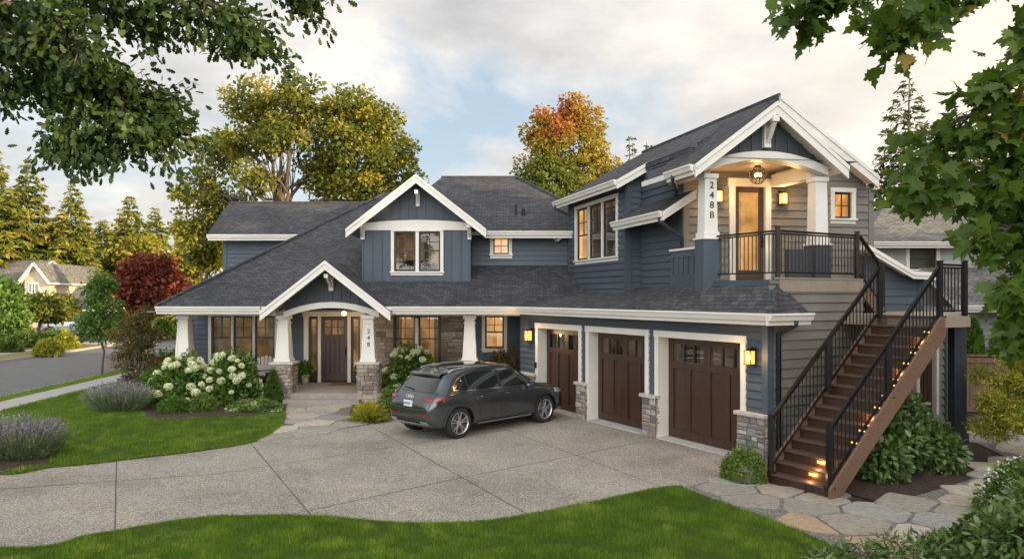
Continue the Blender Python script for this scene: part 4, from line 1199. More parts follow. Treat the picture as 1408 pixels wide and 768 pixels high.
# porch columns, beam, gable
cR = FPf.s_at(1124); cw = .158
zc0 = FPf.z_at(0, 327); zc1 = FPf.z_at(0, 240)
def pbox(mb, s0, s1, t0, t1, z0, z1, mat=0):
    o = CL
    q = lambda s, t, z: o + bb * s + aa * t + Vector((0, 0, z))
    mb.hexa([q(s0, t0, z0), q(s1, t0, z0), q(s1, t1, z0), q(s0, t1, z0), q(s0, t0, z1), q(s1, t0, z1), q(s1, t1, z1), q(s0, t1, z1)], mat)
for k, c in enumerate((0, cR)):
    mb = MB(); b_, t_ = cw - .005, cw - .022
    q = lambda s, t, z: CL + bb * s + aa * t + Vector((0, 0, z))
    zb_ = zc0 + .12 if k == 0 else zc0 + .02
    mb.hexa([q(c + x * b_, y * b_, zb_) for x, y in ((-1, -1), (1, -1), (1, 1), (-1, 1))] + [q(c + x * t_, y * t_, zc1 - .1) for x, y in ((-1, -1), (1, -1), (1, 1), (-1, 1))])
    pbox(mb, c - b_ - .025, c + b_ + .025, -b_ - .025, b_ + .025, zb_ - .12, zb_); pbox(mb, c - t_ - .03, c + t_ + .03, -t_ - .03, t_ + .03, zc1 - .1, zc1)
    pbox(mb, c - b_ - .07, c + b_ + .07, -b_ - .07, b_ + .07, zb_ - .16, zb_ - .12)
    o = mb.build('porch_column', 'white_paint', house, bevel=.006)
    if k == 0:
        for i, ch in enumerate('248B'):
            zz = FPf.z_at(0, 256 + i * 13.5); text_obj(ch, FPf, .03, zz, cw - .008, .20, o)
    mb = MB(); pbox(mb, c - b_ - .04, c + b_ + .04, -b_ - .04, b_ + .04, 3.2 if k == 0 else DECK, zb_ - .16)
    if k == 1:
        pbox(mb, c - .75, c - b_ - .04, -.08, .08, DECK, zb_ - .25)
    mb.build('column_pedestal', 'blue_trim' if k == 0 else 'charcoal_board', house, bevel=.006)
# arch beam and gable boards
ac = (0 + cR) / 2; ahw = cR / 2 + cw; zbe = zc1; rise = FPf.z_at(ac, 213) - FPf.z_at(ac, 232)
mb = MB(); n = 26; arc = []
for i in range(n + 1):
    x = ac - ahw + 2 * ahw * i / n; f = 1 - ((x - ac) / ahw) ** 2
    arc.append((x, zbe + .03 + rise * f * 1.0, zbe + .22 + rise * f * 1.0))
for (x, q, t), (x2, q2, t2) in zip(arc[:-1], arc[1:]):
    mb.hexa([FPf.P(x, .17, q), FPf.P(x2, .17, q2), FPf.P(x2, -.15, q2), FPf.P(x, -.15, q), FPf.P(x, .17, t), FPf.P(x2, .17, t2), FPf.P(x2, -.15, t2), FPf.P(x, -.15, t)], 0, .5)
mb.build('arched_beam', 'white_paint', house)
psP = ps; gzz = lambda s: (pz - .14 - (pz - plz) / (ps - pl) * (ps - s)) if s < ps else (pz - .14 - (pz - prz) / (pr_ - ps) * (s - ps))
mb = MB()
def arc_z(x): return zbe + .17 + rise * max(0, 1 - ((x - ac) / ahw) ** 2)
n = 40; lo_, hi_ = pl + .1, pr_ - .1
for i in range(n):
    a, b = lo_ + (hi_ - lo_) * i / n, lo_ + (hi_ - lo_) * (i + 1) / n
    za, zb_ = arc_z(a), arc_z(b); ta, tb = max(za, gzz(a)), max(zb_, gzz(b))
    mb.face([FPf.P(a, .1, za), FPf.P(b, .1, zb_), FPf.P(b, .1, tb), FPf.P(a, .1, ta)])
x = lo_
while x < hi_:
    if gzz(x) - arc_z(x) > .1: mb.fbox(FPf, x - .022, x + .022, .1, .128, arc_z(x), gzz(x))
    x += .29
mb.build('gable_board', 'charcoal_board', house)
mb = MB(); zt = FRk.z_at(ps, 160); mb.fbox(FPf, ps - .07, ps + .07, .12, .58, zt - .13, zt); mb.fbox(FPf, ps - .08, ps + .08, .1, .22, zt - .62, zt); mb.beam(FPf.P(ps, .2, zt - .5), FPf.P(ps, .52, zt - .08), .09, .1)
mb.build('gable_bracket', 'white_paint', house, bevel=.005)
# porch ceiling + side beams
mb = MB(); mb.face([U(-.5, 0, zbe + .36), U(cR + .6, 0, zbe + .36), U(cR + .6, -1.75, zbe + .36), U(-.5, -1.75, zbe + .36)]); mb.build('porch_ceiling', 'ceiling_board', house)
mb = MB()
pbox(mb, -.12, .12, .1, 1.55, zbe, zbe + .3); mb.build('porch_beam', 'white_paint', house); mb = MB(); pbox(mb, cR - .12, cR + .12, .1, 1.5, zbe, zbe + .3)
mb.build('porch_beam', 'white_paint', house)
# door wall
dl, dr = FD.s_at(1010), FD.s_at(1051); dtz = FD.z_at((dl + dr) / 2, 257)
hole_d = (dl, dr, DECK - .1, dtz)
wl2, wr2 = FD.s_at(1146.5), FD.s_at(1170)
wz0, wz1 = FD.z_at((wl2 + wr2) / 2, 300.5), FD.z_at((wl2 + wr2) / 2, 264.5)
hw2 = window(house, FD, [(wl2, wr2)], wz0, wz1, 'lit_room', .11, (2, 2), .5, .045, meet=False)
mtop = lambda s: (zl(s) if s < rs else rz - (rz - zR) / (sR - rs) * (s - rs)) - .13
def ed(z):
    l, r = 0, WR
    if z > mtop(0): l = rs - (rz - .13 - z) / sl_l
    if z > mtop(WR): r = rs + (rz - .13 - z) / ((rz - zR) / (sR - rs))
    return (max(0, l), min(WR, r)) if r > l else (0, 0)
mb = MB(); siding(mb, FD, 0, WR, DECK - .7, rz - .15, [hole_d, hw2], .19, 0, ed); mb.build('wall', 'grey_siding', house)
mb = MB(); mb.fbox(FD, WR - .12, WR + .02, 0, .045, DECK - .7, mtop(WR)); mb.build('corner_board', 'grey_siding', house); mb = MB(); mb.fbox(FD, -.02, .12, 0, .045, DECK - .7, zl(.1) - .2); mb.build('corner_board', 'grey_siding', house)
mb = MB(); t = .15
mb.fbox(FD, dl - t, dl, -.08, .06, DECK, dtz); mb.fbox(FD, dr, dr + t, -.08, .06, DECK, dtz); mb.fbox(FD, dl - t - .04, dr + t + .04, -.08, .075, dtz, dtz + .2)
mb.build('door_frame', 'white_paint', house, bevel=.005)
mb = MB(); st = .13; n0 = -.03
mb.fbox(FD, dl, dl + st, n0 - .045, n0, DECK + .02, dtz); mb.fbox(FD, dr - st, dr, n0 - .045, n0, DECK + .02, dtz); mb.fbox(FD, dl + st, dr - st, n0 - .045, n0, dtz - st, dtz); mb.fbox(FD, dl + st, dr - st, n0 - .045, n0, DECK + .02, DECK + .3)
ad = mb.build('apartment_door', 'tread_wood', house, bevel=.004)
g = MB(); g.face([FD.P(dl + st, n0 - .02, DECK + .3), FD.P(dr - st, n0 - .02, DECK + .3), FD.P(dr - st, n0 - .02, dtz - st), FD.P(dl + st, n0 - .02, dtz - st)], 0, .5); g.build('pane', 'window_glass', ad)
g = MB(); g.face([FD.P(dl - .4, -.75, DECK), FD.P(dr + .4, -.75, DECK), FD.P(dr + .4, -.75, dtz + .3), FD.P(dl - .4, -.75, dtz + .3)], 0, .5)
for x in (dl - .4, dr + .4): g.face([FD.P(x, -.75, DECK), FD.P(x, -.09, DECK), FD.P(x, -.09, dtz + .3), FD.P(x, -.75, dtz + .3)], 0, .5)
g.build('room', 'lit_room', ad)
g = MB(); hx = dr - .06; g.fbox(FD, hx - .025, hx + .025, n0, n0 + .02, DECK + .85, DECK + 1.15); g.tube([FD.P(hx, n0 + .01, DECK + .88), FD.P(hx, n0 + .06, DECK + .9), FD.P(hx, n0 + .06, DECK + 1.05)], .012, 8); g.build('handle', 'door_hardware', ad)
# side wall (facing the driveway): main plane, bay, flanking roofs
tb0, tb1 = t_at(862, -.40), t_at(783, -.40)
mb = MB(); siding(mb, FS, -T1 - .2, .0, 2.9, zl(0) - .12, (), .175, 0, lambda z: (-T1 - .2, 0)); mb.build('wall', 'blue_siding', house)
mb = MB(); mb.fbox(FS, -.12, .03, 0, .05, 2.9, 6.0); mb.build('corner_board', 'blue_trim', house)
FB = Frame(Q + bb * -.40, -aa)
bzt = zB + .05
cellz = []
w0, w1 = FB.s_at(793.5), FB.s_at(848.5)
m3 = (w1 - w0 - .12) / 3
cl = [(w0 + i * (m3 + .06), w0 + i * (m3 + .06) + m3) for i in range(3)]
mz = FB.s_at(848); bz0 = (FB.z_at(w1, 352) + FB.z_at(w0, 358)) / 2; bz1 = (FB.z_at(w1, 270) + FB.z_at(w0, 290)) / 2
hb_ = window(house, FB, cl, bz0, bz1, 'bright_room', .11, (2, 2), .52, .05, curtain=.3)
mb = MB(); siding(mb, FB, -tb1, -tb0, 2.95, bzt, [hb_], .175)
FBr = Frame(FB.P(-tb0, 0, 0), bb); siding(mb, FBr, 0, .42, 2.95, bzt + .1, (), .175)
FBl = Frame(FB.P(-tb1, 0, 0), -bb); siding(mb, FBl, -.42, 0, 2.95, bzt, (), .175)
mb.build('wall', 'blue_siding', house)
mb = MB(); mb.fbox(FB, -tb0 - .11, -tb0 + .02, 0, .05, 2.95, bzt); mb.fbox(FB, -tb1 - .02, -tb1 + .11, 0, .05, 2.95, bzt); mb.fbox(FBr, -.02, .12, 0, .045, 2.95, bzt); mb.fbox(FB, -tb1, -tb0, 0, .035, bz1 + .25, bzt); mb.fbox(FB, -tb1, -tb0, 0, .05, 3.05, 3.3)
mb.build('corner_board', 'blue_trim', house, bevel=.004)
# flanking roofs below the main eave
def flank(t0, t1, z_e, z_w, s_e=-.78):
    mb = MB(); slab(mb, [U(s_e, t0, z_e), U(s_e, t1, z_e), U(.02, t1, z_w), U(.02, t0, z_w)], .1); mb.build('roof', ROOF, house)
    gutter(house, U(s_e, t0 - .02, z_e - .01), U(s_e, t1, z_e - .01), FS.n)
    rake(house, U(s_e, t0, z_e), U(.02, t0, z_w), -aa, .2)
zf = HC + (405 - 292) / 1000 * U(-.78, t_at(905, -.78), 0).y
tf0 = t_at(911, -.78)
flank(tf0, tb0, zf, zf + .52)
zf2 = HC + (405 - 322) / 1000 * U(-.78, t_at(770, -.78), 0).y
flank(tb1, T1 + .55, zf2, zf2 + .45)
# downspouts
def downspout(pts, r=.045):
    mb = MB(); mb.tube(pts, r, 8); mb.build('downspout', 'downspout_paint', house, smooth=True)
p = U(-.80, tf0 + .12, zf - .1)
q = FS.P(-(tf0 + .45), .07, zf - .55); downspout([p, p - Vector((0, 0, .12)), q, Vector((q.x, q.y, 3.35))])
p = V(pl - .05, .85, plz - .1); q = U(-.12, .1, zf + .62); downspout([p, p - Vector((0, 0, .1)), q, U(-.16, .1, zf + .45)])
p = U(-.80, T1 + .4, zf2 - .1); q = FS.P(-(T1 + .1), .07, zf2 - .5); downspout([p, p - Vector((0, 0, .12)), q, Vector((q.x, q.y, 3.5))])
p = U(sB - .05, T1 - .15, zB - .1); q = FS.P(-(T1 - .2), .07, zB - .6); downspout([p, p - Vector((0, 0, .12)), q, Vector((q.x, q.y, zf2 + .35))])

# ---- skirt roof over the garage doors
D0 = E(.286, 0, DECK); D1 = E(.286, 1.93, DECK); D2 = E(2.88, 0, DECK)
ov = .45; ZE = 2.95
def eave(t): return O2 + uu * t - vv * ov + Vector((0, 0, ZE))
hw_end = CL + aa * 1.5
tops = [(-.48, E(.25, -.02, 3.50)), (1.9, Vector((D1.x - .03, D1.y, 3.50))), (3.1, Vector((hw_end.x - .05, hw_end.y, 3.50))), (4.3, U(-.02, tb0, 3.50)), (4.5, FB.P(-tb0, .02, 3.36)), (8.3, FB.P(-tb1, .02, 3.42)), (8.9, U(-.02, tb1, 3.6)), (9.8, U(-.02, T1, 3.95)), (10.9, Vector((1.7, 25.2, 4.9)))]
mb = MB()
fine = []
for (t0, p0), (t1, p1) in zip(tops[:-1], tops[1:]):
    for i in range(4):
        f = i / 4; fine.append((t0 + (t1 - t0) * f, Vector(p0).lerp(Vector(p1), f)))
fine.append((tops[-1][0], Vector(tops[-1][1])))
for (t0, p0), (t1, p1) in zip(fine[:-1], fine[1:]):
    e0, e1 = eave(t0), eave(t1)
    mb.face([e0, p0, p1, e1][::-1], 0)
e = eave(-.48)
mb.face([e, E(.62, -.48, ZE), E(.62, -.02, 3.3), E(.25, -.02, 3.50)], 0)
mb.face([eave(-.48) - Vector((0, 0, .1)), eave(10.5) - Vector((0, 0, .1)), O2 + uu * 10.5 + Vector((0, 0, ZE - .1)), O2 + uu * -.48 + Vector((0, 0, ZE - .1))], 2)
mb.face([E(-ov, -.48, ZE - .1), E(.62, -.48, ZE - .1), E(.62, 0, ZE - .1), E(-ov, 0, ZE - .1)], 2)
skirt = mb.build('roof', ROOF, house)
gutter(house, eave(-.48) - Vector((0, 0, .02)), eave(8.75) - Vector((0, 0, .02)), -vv)
gutter(house, E(-ov - .13, -.48, ZE - .02), E(.62, -.48, ZE - .02), -uu)
p = E(.18, -.5, ZE - .12); q = E(.22, -.07, ZE - .42); downspout([p, p - Vector((0, 0, .1)), q, E(.22, -.07, .3)], .05)
# siding under the deck on the left edge, blue half wall with panels
mb = MB(); mb.prism([D0 - Vector((0, 0, .45)), D1 - Vector((0, 0, .45)), D1, D0], -vv * .03); mb.build('deck_fascia', 'blue_trim', house)
Fh = Frame(CL, -aa)   # half wall runs back from the column
mb = MB(); L_ = 1.5
mb.fbox(Fh, -L_, -.15, -.06, .06, 3.3, zc0 - .22)
mb.fbox(Fh, -L_, -.2, .06, .085, 3.3, 3.78); mb.fbox(Fh, -L_, -.2, .06, .085, zc0 - .38, zc0 - .22)
for i in range(6):
    x = -L_ + .06 + (L_ - .32) * i / 5; mb.fbox(Fh, x - .04, x + .04, .06, .082, 3.78, zc0 - .38)
mb.build('half_wall', 'blue_trim', house, bevel=.004)
mb = MB(); mb.fbox(Fh, -L_ - .02, -.2, -.1, .12, zc0 - .22, zc0 - .17); mb.build('half_wall_cap', 'white_paint', house, bevel=.004)
# deck
mb = MB(); back = U(WR, -.02, 0); bl = U(-.1, -.02, 0)
poly = [D0, D2, Vector((back.x - .3, back.y, DECK)), Vector((bl.x, bl.y, DECK)), D1]
mb.face(poly, 0); mb.face([p - Vector((0, 0, .2)) for p in poly][::-1], 0)
mb.build('balcony_floor', 'rim_board', house)
mb = MB(); mb.prism([D0 + Vector((0, 0, -.24)), D2 + Vector((0, 0, -.24)), D2 + Vector((0, 0, .012)), D0 + Vector((0, 0, .012))], -uu * .045); mb.prism([D2 + Vector((0, 0, -.24)), D2 + uu * 1.2 + Vector((0, 0, -.24)), D2 + uu * 1.2, D2], vv * .04)
mb.prism([D0 - uu * .06 - vv * .05 + Vector((0, 0, .012)), D2 - uu * .06 + Vector((0, 0, .012)), D2 + uu * .05 + Vector((0, 0, .012)), D0 + uu * .05 - vv * .05 + Vector((0, 0, .012))], (0, 0, .028))
mb.build('rim_board', 'rim_board', house, bevel=.004)

def railing(parent, p0, p1, h=.95, posts=(True, True), mat='bronze_metal', name='railing', top_w=.05, step=.105, post_h=.08):
    """a straight panel from base point p0 to p1 (may slope): top and bottom rail, balusters; posts are children"""
    p0, p1 = Vector(p0), Vector(p1); z = Vector((0, 0, 1))
    mb = MB()
    mb.beam(p0 + z * h, p1 + z * h, top_w, .04, 0); mb.beam(p0 + z * (h - .05), p1 + z * (h - .05), .022, .03, 0)
    mb.beam(p0 + z * .10, p1 + z * .10, .03, .03, 0)
    L = ((p1 - p0).xy).length; n = max(2, round(L / step))
    for i in range(1, n):
        q = p0.lerp(p1, i / n); mb.box(q.x - .008, q.x + .008, q.y - .008, q.y + .008, q.z + .10, q.z + h - .04)
    r = mb.build(name, mat, parent)
    for f, p in zip(posts, (p0, p1)):
        if f:
            pb = MB(); w = .038; pb.box(p.x - w, p.x + w, p.y - w, p.y + w, p.z - .02, p.z + h + post_h); pb.box(p.x - w - .01, p.x + w + .01, p.y - w - .01, p.y + w + .01, p.z + h + post_h, p.z + h + post_h + .015); pb.box(p.x - w - .03, p.x + w + .03, p.y - w - .03, p.y + w + .03, p.z - .02, p.z + .0)
            pb.build('post', mat, r)
    return r
up = Vector((0, 0, .04))
br = thing('balcony_railing', 'bronze metal railing of thin balusters round the upstairs balcony', 'railing', D0)
railing(br, D1 - uu * .15 + vv * .08 + up, D0 + vv * .06 + uu * .06 + up, .92, (True, False), 'bronze_metal', 'railing_panel')
railing(br, D0 + vv * .06 + uu * .06 + up, D2 - vv * .05 + uu * .06 + up, .92, (True, True), 'bronze_metal', 'railing_panel')

# ---- staircase
LAND = 2.9
N0 = E(-1.07 + .02, -2.2, 0)
W = 1.35; NR = 16; rise_ = LAND / NR; RUN = 3.15; go = RUN / (NR - 1)
stair = thing('staircase', 'long brown wooden staircase climbing from the stone path to the upstairs landing', 'staircase', N0)
def S(s, w, z): return N0 + vv * s + uu * w + Vector((0, 0, z))
def sbox(mb, s0, s1, w0, w1, z0, z1, mat=0):
    mb.hexa([S(s0, w0, z0), S(s1, w0, z0), S(s1, w1, z0), S(s0, w1, z0), S(s0, w0, z1), S(s1, w0, z1), S(s1, w1, z1), S(s0, w1, z1)], mat)
tb_ = MB()
for i in range(NR):
    z1 = rise_ * (i + 1); s0 = go * i
    tb_ = MB(); sbox(tb_, s0 - .035, s0 + go + .06, .045, W - .045, z1 - .035, z1); tr_ = tb_.build('tread', 'tread_wood', stair, bevel=.008)
    tb_ = MB(); sbox(tb_, s0, s0 + .022, .045, W - .045, z1 - rise_, z1 - .035); tb_.build('riser', 'door_wood', tr_)
for w0, w1 in ((0, .045), (W - .045, W)):
    mb = MB(); k = LAND / RUN * (NR - 1) / NR * 1.0
    k = rise_ / go
    pts = [(-.06, 0), (.16, 0), (RUN + .04, LAND - .36), (RUN + .04, LAND + .0), (RUN - .08, LAND + .0), (-.06, rise_ + .0)]
    poly = [S(s, w0, z) for s, z in pts]
    mb.prism(poly, uu * (w1 - w0)); mb.build('stringer', 'stringer_wood', stair, bevel=.005)
# rails
def stair_rail(w, lab):
    r = thing('stair_railing', lab, 'railing', S(0, w, 0), 'railings of the long staircase')
    z = Vector((0, 0, 1)); a = S(.02, w, rise_); b = S(RUN + .0, w, LAND + .0)
    sl_ = (b - a)
    mb = MB(); h = .94
    mb.beam(a + z * h, b + z * h, .055, .045); mb.beam(a + z * (h - .06), b + z * (h - .06), .02, .03); mb.beam(a + z * .10, b + z * .10, .03, .035)
    n = 30
    for i in range(1, n):
        q = a.lerp(b, i / n); mb.box(q.x - .0075, q.x + .0075, q.y - .0075, q.y + .0075, q.z + .1, q.z + h - .04)
    pan = mb.build('railing_panel', 'black_metal', r)
    for f in (0, .5, 1):
        q = a.lerp(b, f); pb = MB(); ww = .04
        pb.box(q.x - ww, q.x + ww, q.y - ww, q.y + ww, q.z - .02, q.z + h + (.07 if f != .5 else -.02)); pb.box(q.x - ww - .012, q.x + ww + .012, q.y - ww - .012, q.y + ww + .012, q.z + h + (.07 if f != .5 else -.02), q.z + h + (.085 if f != .5 else -.01))
        pb.box(q.x - .075, q.x + .075, q.y - .075, q.y + .075, q.z - .02, q.z + .012)
        pb.build('post', 'black_metal', r)
    return r
stair_rail(.09, 'black metal stair railing on the open side of the staircase above the leafy shrub')
stair_rail(W - .09, 'black metal stair railing on the wall side of the staircase beside the stone pier')
# step lights
for i in (1, 2):
    mb = MB(); z1 = rise_ * (i + 1); sbox(mb, go * i - .008, go * i - .001, W * .36, W * .36 + .13, z1 - .11, z1 - .065); mb.build('step_light', 'step_glow', stair)
for i in (4, 5, 7, 8, 9, 11, 12, 14):
    mb = MB(); z1 = rise_ * (i + 1)
    for dw in (.16, .24): sbox(mb, go * i - .008, go * i - .001, dw, dw + .028, z1 - .112, z1 - .088)
    mb.build('step_light', 'step_glow', stair)
for i in (1, 2, 6, 10, 13):
    ld = bpy.data.lights.new('step_glow', 'POINT'); ld.energy = 1.6; ld.color = (1, .5, .18); ld.shadow_soft_size = .03
    lo = bpy.data.objects.new('step_glow', ld); col.objects.link(lo); lo.parent = stair; lo.location = S(go * i - .07, (W * .4 if i < 3 else .22), rise_ * (i + 1) - .1) - ORG[stair.name]
# landing with posts
mb = MB(); s_top = RUN - 1.05
land = [E(s_top, -2.2, LAND), E(s_top + .85, -2.2, LAND), E(4.9, -1.1, LAND), E(6.1, .1, LAND), E(6.1, 1.6, LAND), E(2.9, 1.6, LAND), E(2.9, 0, LAND), E(s_top, -.02, LAND)]
mb.face(land, 0); 
n = len(land)
for i in range(n):
    a, b = land[i], land[(i + 1) % n]; mb.face([a - Vector((0, 0, .2)), b - Vector((0, 0, .2)), b, a], 0)
mb.face([p - Vector((0, 0, .2)) for p in land][::-1], 0)
mb.build('landing', 'rim_board', stair)
for px, py in ((1316, 617), (1290, 597)):
    p = ground(px, py); mb = MB(); w = .13
    mb.box(p.x - w, p.x + w, p.y - w, p.y + w, 0, LAND - .2); mb.box(p.x - w - .03, p.x + w + .03, p.y - w - .03, p.y + w + .03, 0, .35)
    mb.build('landing_post', 'dark_post', stair, bevel=.008)
lr = thing('landing_railing', 'short bronze railing along the edge of the stair landing', 'railing', land[0])
railing(lr, E(s_top + .03, -2.12, LAND), E(s_top + .80, -2.12, LAND), .95, (False, True), 'black_metal', 'railing_panel')
railing(lr, E(s_top + .80, -2.12, LAND), E(4.8, -1.1, LAND), .95, (False, True), 'black_metal', 'railing_panel')
# short upper flight from the landing up to the balcony
fl = thing('upper_steps', 'short flight of brown steps between the landing and the balcony', 'steps', E(3.6, 0, LAND))
for i in range(4):
    z1 = LAND + (DECK - LAND) * (i + 1) / 4
    mb = MB(); s1 = 3.62 - .18 * i
    mb.hexa([E(s1 - .24, .02, z1 - .175), E(s1, .02, z1 - .175), E(s1, 1.1, z1 - .175), E(s1 - .24, 1.1, z1 - .175), E(s1 - .24, .02, z1), E(s1, .02, z1), E(s1, 1.1, z1), E(s1 - .24, 1.1, z1)])
    mb.build('tread', 'tread_wood', fl, bevel=.006)
mb = MB(); mb.prism([E(2.86, -.03, DECK - .3), E(3.62, -.03, LAND - .2), E(3.7, -.03, LAND + .06), E(2.86, -.03, DECK + .04)], uu * .045); mb.build('stringer', 'stringer_wood', fl)
railing(fl, E(2.86, .02, DECK + .04), E(3.66, .02, LAND + .06), .92, (False, True), 'bronze_metal', 'railing')

# ---- little side block behind the landing
FK = Frame((0, 17.9), (1, 0))
k0, k1 = FK.s_at(1188), FK.s_at(1268)
def kz(s):
    px = 704 + s / 17.9 * 1000
    py = 341 + (px - 1186) * (379 - 341) / (1240 - 1186) if px < 1240 else 379 + (px - 1240) * .0
    return HC - (py - 405) / 1000 * 17.9
mb = MB(); zmx = kz(k0) - .12
siding(mb, FK, k0, k1, 2.7, kz(FK.s_at(1240)) - .02, (), .19)
siding(mb, FK, k0, FK.s_at(1240), kz(FK.s_at(1240)) - .02, kz(k0) - .1, (), .19, 0, lambda z: (k0, FK.s_at(1186 + (HC - z - (341 - 405) / 1000 * 17.9) / 17.9 * 1000 * (54 / 38)) if True else k1))
mb.build('wall', 'blue_siding', house)
mb = MB(); mb.fbox(FK, k1 - .14, k1 + .02, 0, .04, 2.7, kz(k1)); mb.box(k1 - .02, k1, 17.9, 21, 0, kz(k1)); mb.build('corner_board', 'blue_trim', house)
kx = FK.s_at(1240); ke = FK.s_at(1274)
mb = MB(); slab(mb, [(k0 - .1, 17.5, kz(k0) + .08), (kx + .05, 17.5, kz(kx) + .10), (kx + .05, 21, kz(kx) + .10), (k0 - .1, 21, kz(k0) + .08)], .1)
slab(mb, [(kx + .05, 17.5, kz(kx) + .10), (ke, 17.5, kz(kx) + .07), (ke, 21, kz(kx) + .07), (kx + .05, 21, kz(kx) + .10)], .1)
mb.build('roof', ['grey_shingles', 'white_paint', 'soffit_paint'], house)
rake(house, (k0 - .1, 17.5, kz(k0) + .07), (kx + .05, 17.5, kz(kx) + .09), (0, -1, 0), .17); rake(house, (kx + .05, 17.5, kz(kx) + .09), (ke, 17.5, kz(kx) + .06), (0, -1, 0), .17)

# ---- lanterns
def pxz(F, px, py): s = F.s_at(px, .14); return s, F.z_at(s, py, .14)
s, z = pxz(FG, 1031, 491); wall_lantern(FG, s, z, 'glowing square lantern on the blue wall between the nearest garage door and the staircase', 1.0, 13)
s, z = pxz(FG, 727, 461); wall_lantern(FG, s, z, 'glowing lantern on the wall at the far end of the garage, above the dark bush', 1.1, 14)
s, z = pxz(FD, 988, 270); wall_lantern(FD, s, z, 'glowing lantern half hidden by the white column numbered 248B', 1.0, 13)
s, z = pxz(FD, 1077, 273); wall_lantern(FD, s, z, 'glowing lantern on the grey siding between the glass apartment door and the small window', 1.0, 13)
# pendant
pc = at(1042, 241, FPf.P(FPf.s_at(1042), 0, 0).y + .75); r = .20
t = thing('pendant_light', 'round openwork globe pendant hanging under the apartment porch', 'pendant light', (pc.x, pc.y, pc.z))
mb = MB()
for k in range(6):
    A = k * math.pi / 6; mb.tube([pc + Vector((r * math.cos(q) * math.cos(A), r * math.cos(q) * math.sin(A), r * math.sin(q))) for q in np.linspace(0, 2 * math.pi, 25)], .007, 5)
for h in (-.5, 0, .5):
    rr = r * math.sqrt(1 - h * h); mb.tube([pc + Vector((rr * math.cos(q), rr * math.sin(q), r * h)) for q in np.linspace(0, 2 * math.pi, 25)], .007, 5)
mb.tube([pc + Vector((0, 0, r)), pc + Vector((0, 0, zbe + .36 - pc.z))], .012, 6); mb.lathe(pc + Vector((0, 0, zbe + .33 - pc.z)), [(.07, 0), (.07, .03)], 14)
mb.build('cage', 'bronze_metal', t)
mb = MB()
for k in range(3):
    A = k * 2.1; mb.lathe(pc + Vector((.06 * math.cos(A), .06 * math.sin(A), 0)), [(0, -.045), (.03, -.025), (.035, .01), (.02, .05), (0, .06)], 10)
mb.build('bulb', 'bulb', t, smooth=True)
ld = bpy.data.lights.new('pendant_glow', 'POINT'); ld.energy = 13; ld.color = (1, .60, .25); ld.shadow_soft_size = .1
lo = bpy.data.objects.new('pendant_glow', ld); col.objects.link(lo); lo.parent = t; lo.location = (0, 0, -.0)
# ================================================================== the parked car
m = Mat('car_paint'); m.set(Base_Color=(.085, .093, .105), Metallic=.8, Roughness=.22, Coat_Weight=1.0, Coat_Roughness=.04)
m = Mat('silver_paint'); m.set(Base_Color=(.36, .37, .38), Metallic=.5, Roughness=.32, Coat_Weight=1.0, Coat_Roughness=.05)
simple('black_plastic', (.018, .018, .018), .55, var=.1)
simple('tyre_rubber', (.016, .016, .017), .8, var=.2, nscale=12)
m = Mat('alloy'); m.set(Base_Color=(.62, .62, .63), Metallic=.9, Roughness=.28)
m = Mat('chrome'); m.set(Base_Color=(.75, .75, .76), Metallic=1, Roughness=.12)
m = Mat('car_glass'); m.set(Base_Color=(.012, .014, .015), Roughness=.03, Specular_IOR_Level=.7, Coat_Weight=1, Coat_Roughness=.02)
m = Mat('tail_red'); m.set(Base_Color=(.20, .004, .006), Roughness=.12, Coat_Weight=1)
m = Mat('tail_bright'); m.set(Base_Color=(.45, .02, .02), Roughness=.12, Coat_Weight=1)
m = Mat('lamp_clear'); m.set(Base_Color=(.5, .52, .55), Roughness=.1, Metallic=.6, Coat_Weight=1)
simple('plate_white', (.62, .66, .70), .4, var=.03)
simple('plate_ink', (.05, .07, .22), .5)
simple('brake_disc', (.18, .18, .18), .4, .8)

def interp(tab, x):
    xs = [t[0] for t in tab]; ys = [t[1] for t in tab]
    return float(np.interp(x, xs, ys))
def pchip(tab, x):   # smooth monotone-ish interpolation
    xs = [t[0] for t in tab]; ys = [t[1] for t in tab]
    i = max(0, min(len(xs) - 2, int(np.searchsorted(xs, x) - 1)))
    def slope(k):
        if k == 0: return (ys[1] - ys[0]) / (xs[1] - xs[0])
        if k == len(xs) - 1: return (ys[-1] - ys[-2]) / (xs[-1] - xs[-2])
        a = (ys[k] - ys[k - 1]) / (xs[k] - xs[k - 1]); b = (ys[k + 1] - ys[k]) / (xs[k + 1] - xs[k])
        return 0 if a * b <= 0 else 2 * a * b / (a + b)
    h = xs[i + 1] - xs[i]; t = (x - xs[i]) / h
    return ((1 + 2 * t) * (1 - t) ** 2 * ys[i] + t * (1 - t) ** 2 * h * slope(i) + t * t * (3 - 2 * t) * ys[i + 1] + t * t * (t - 1) * h * slope(i + 1))

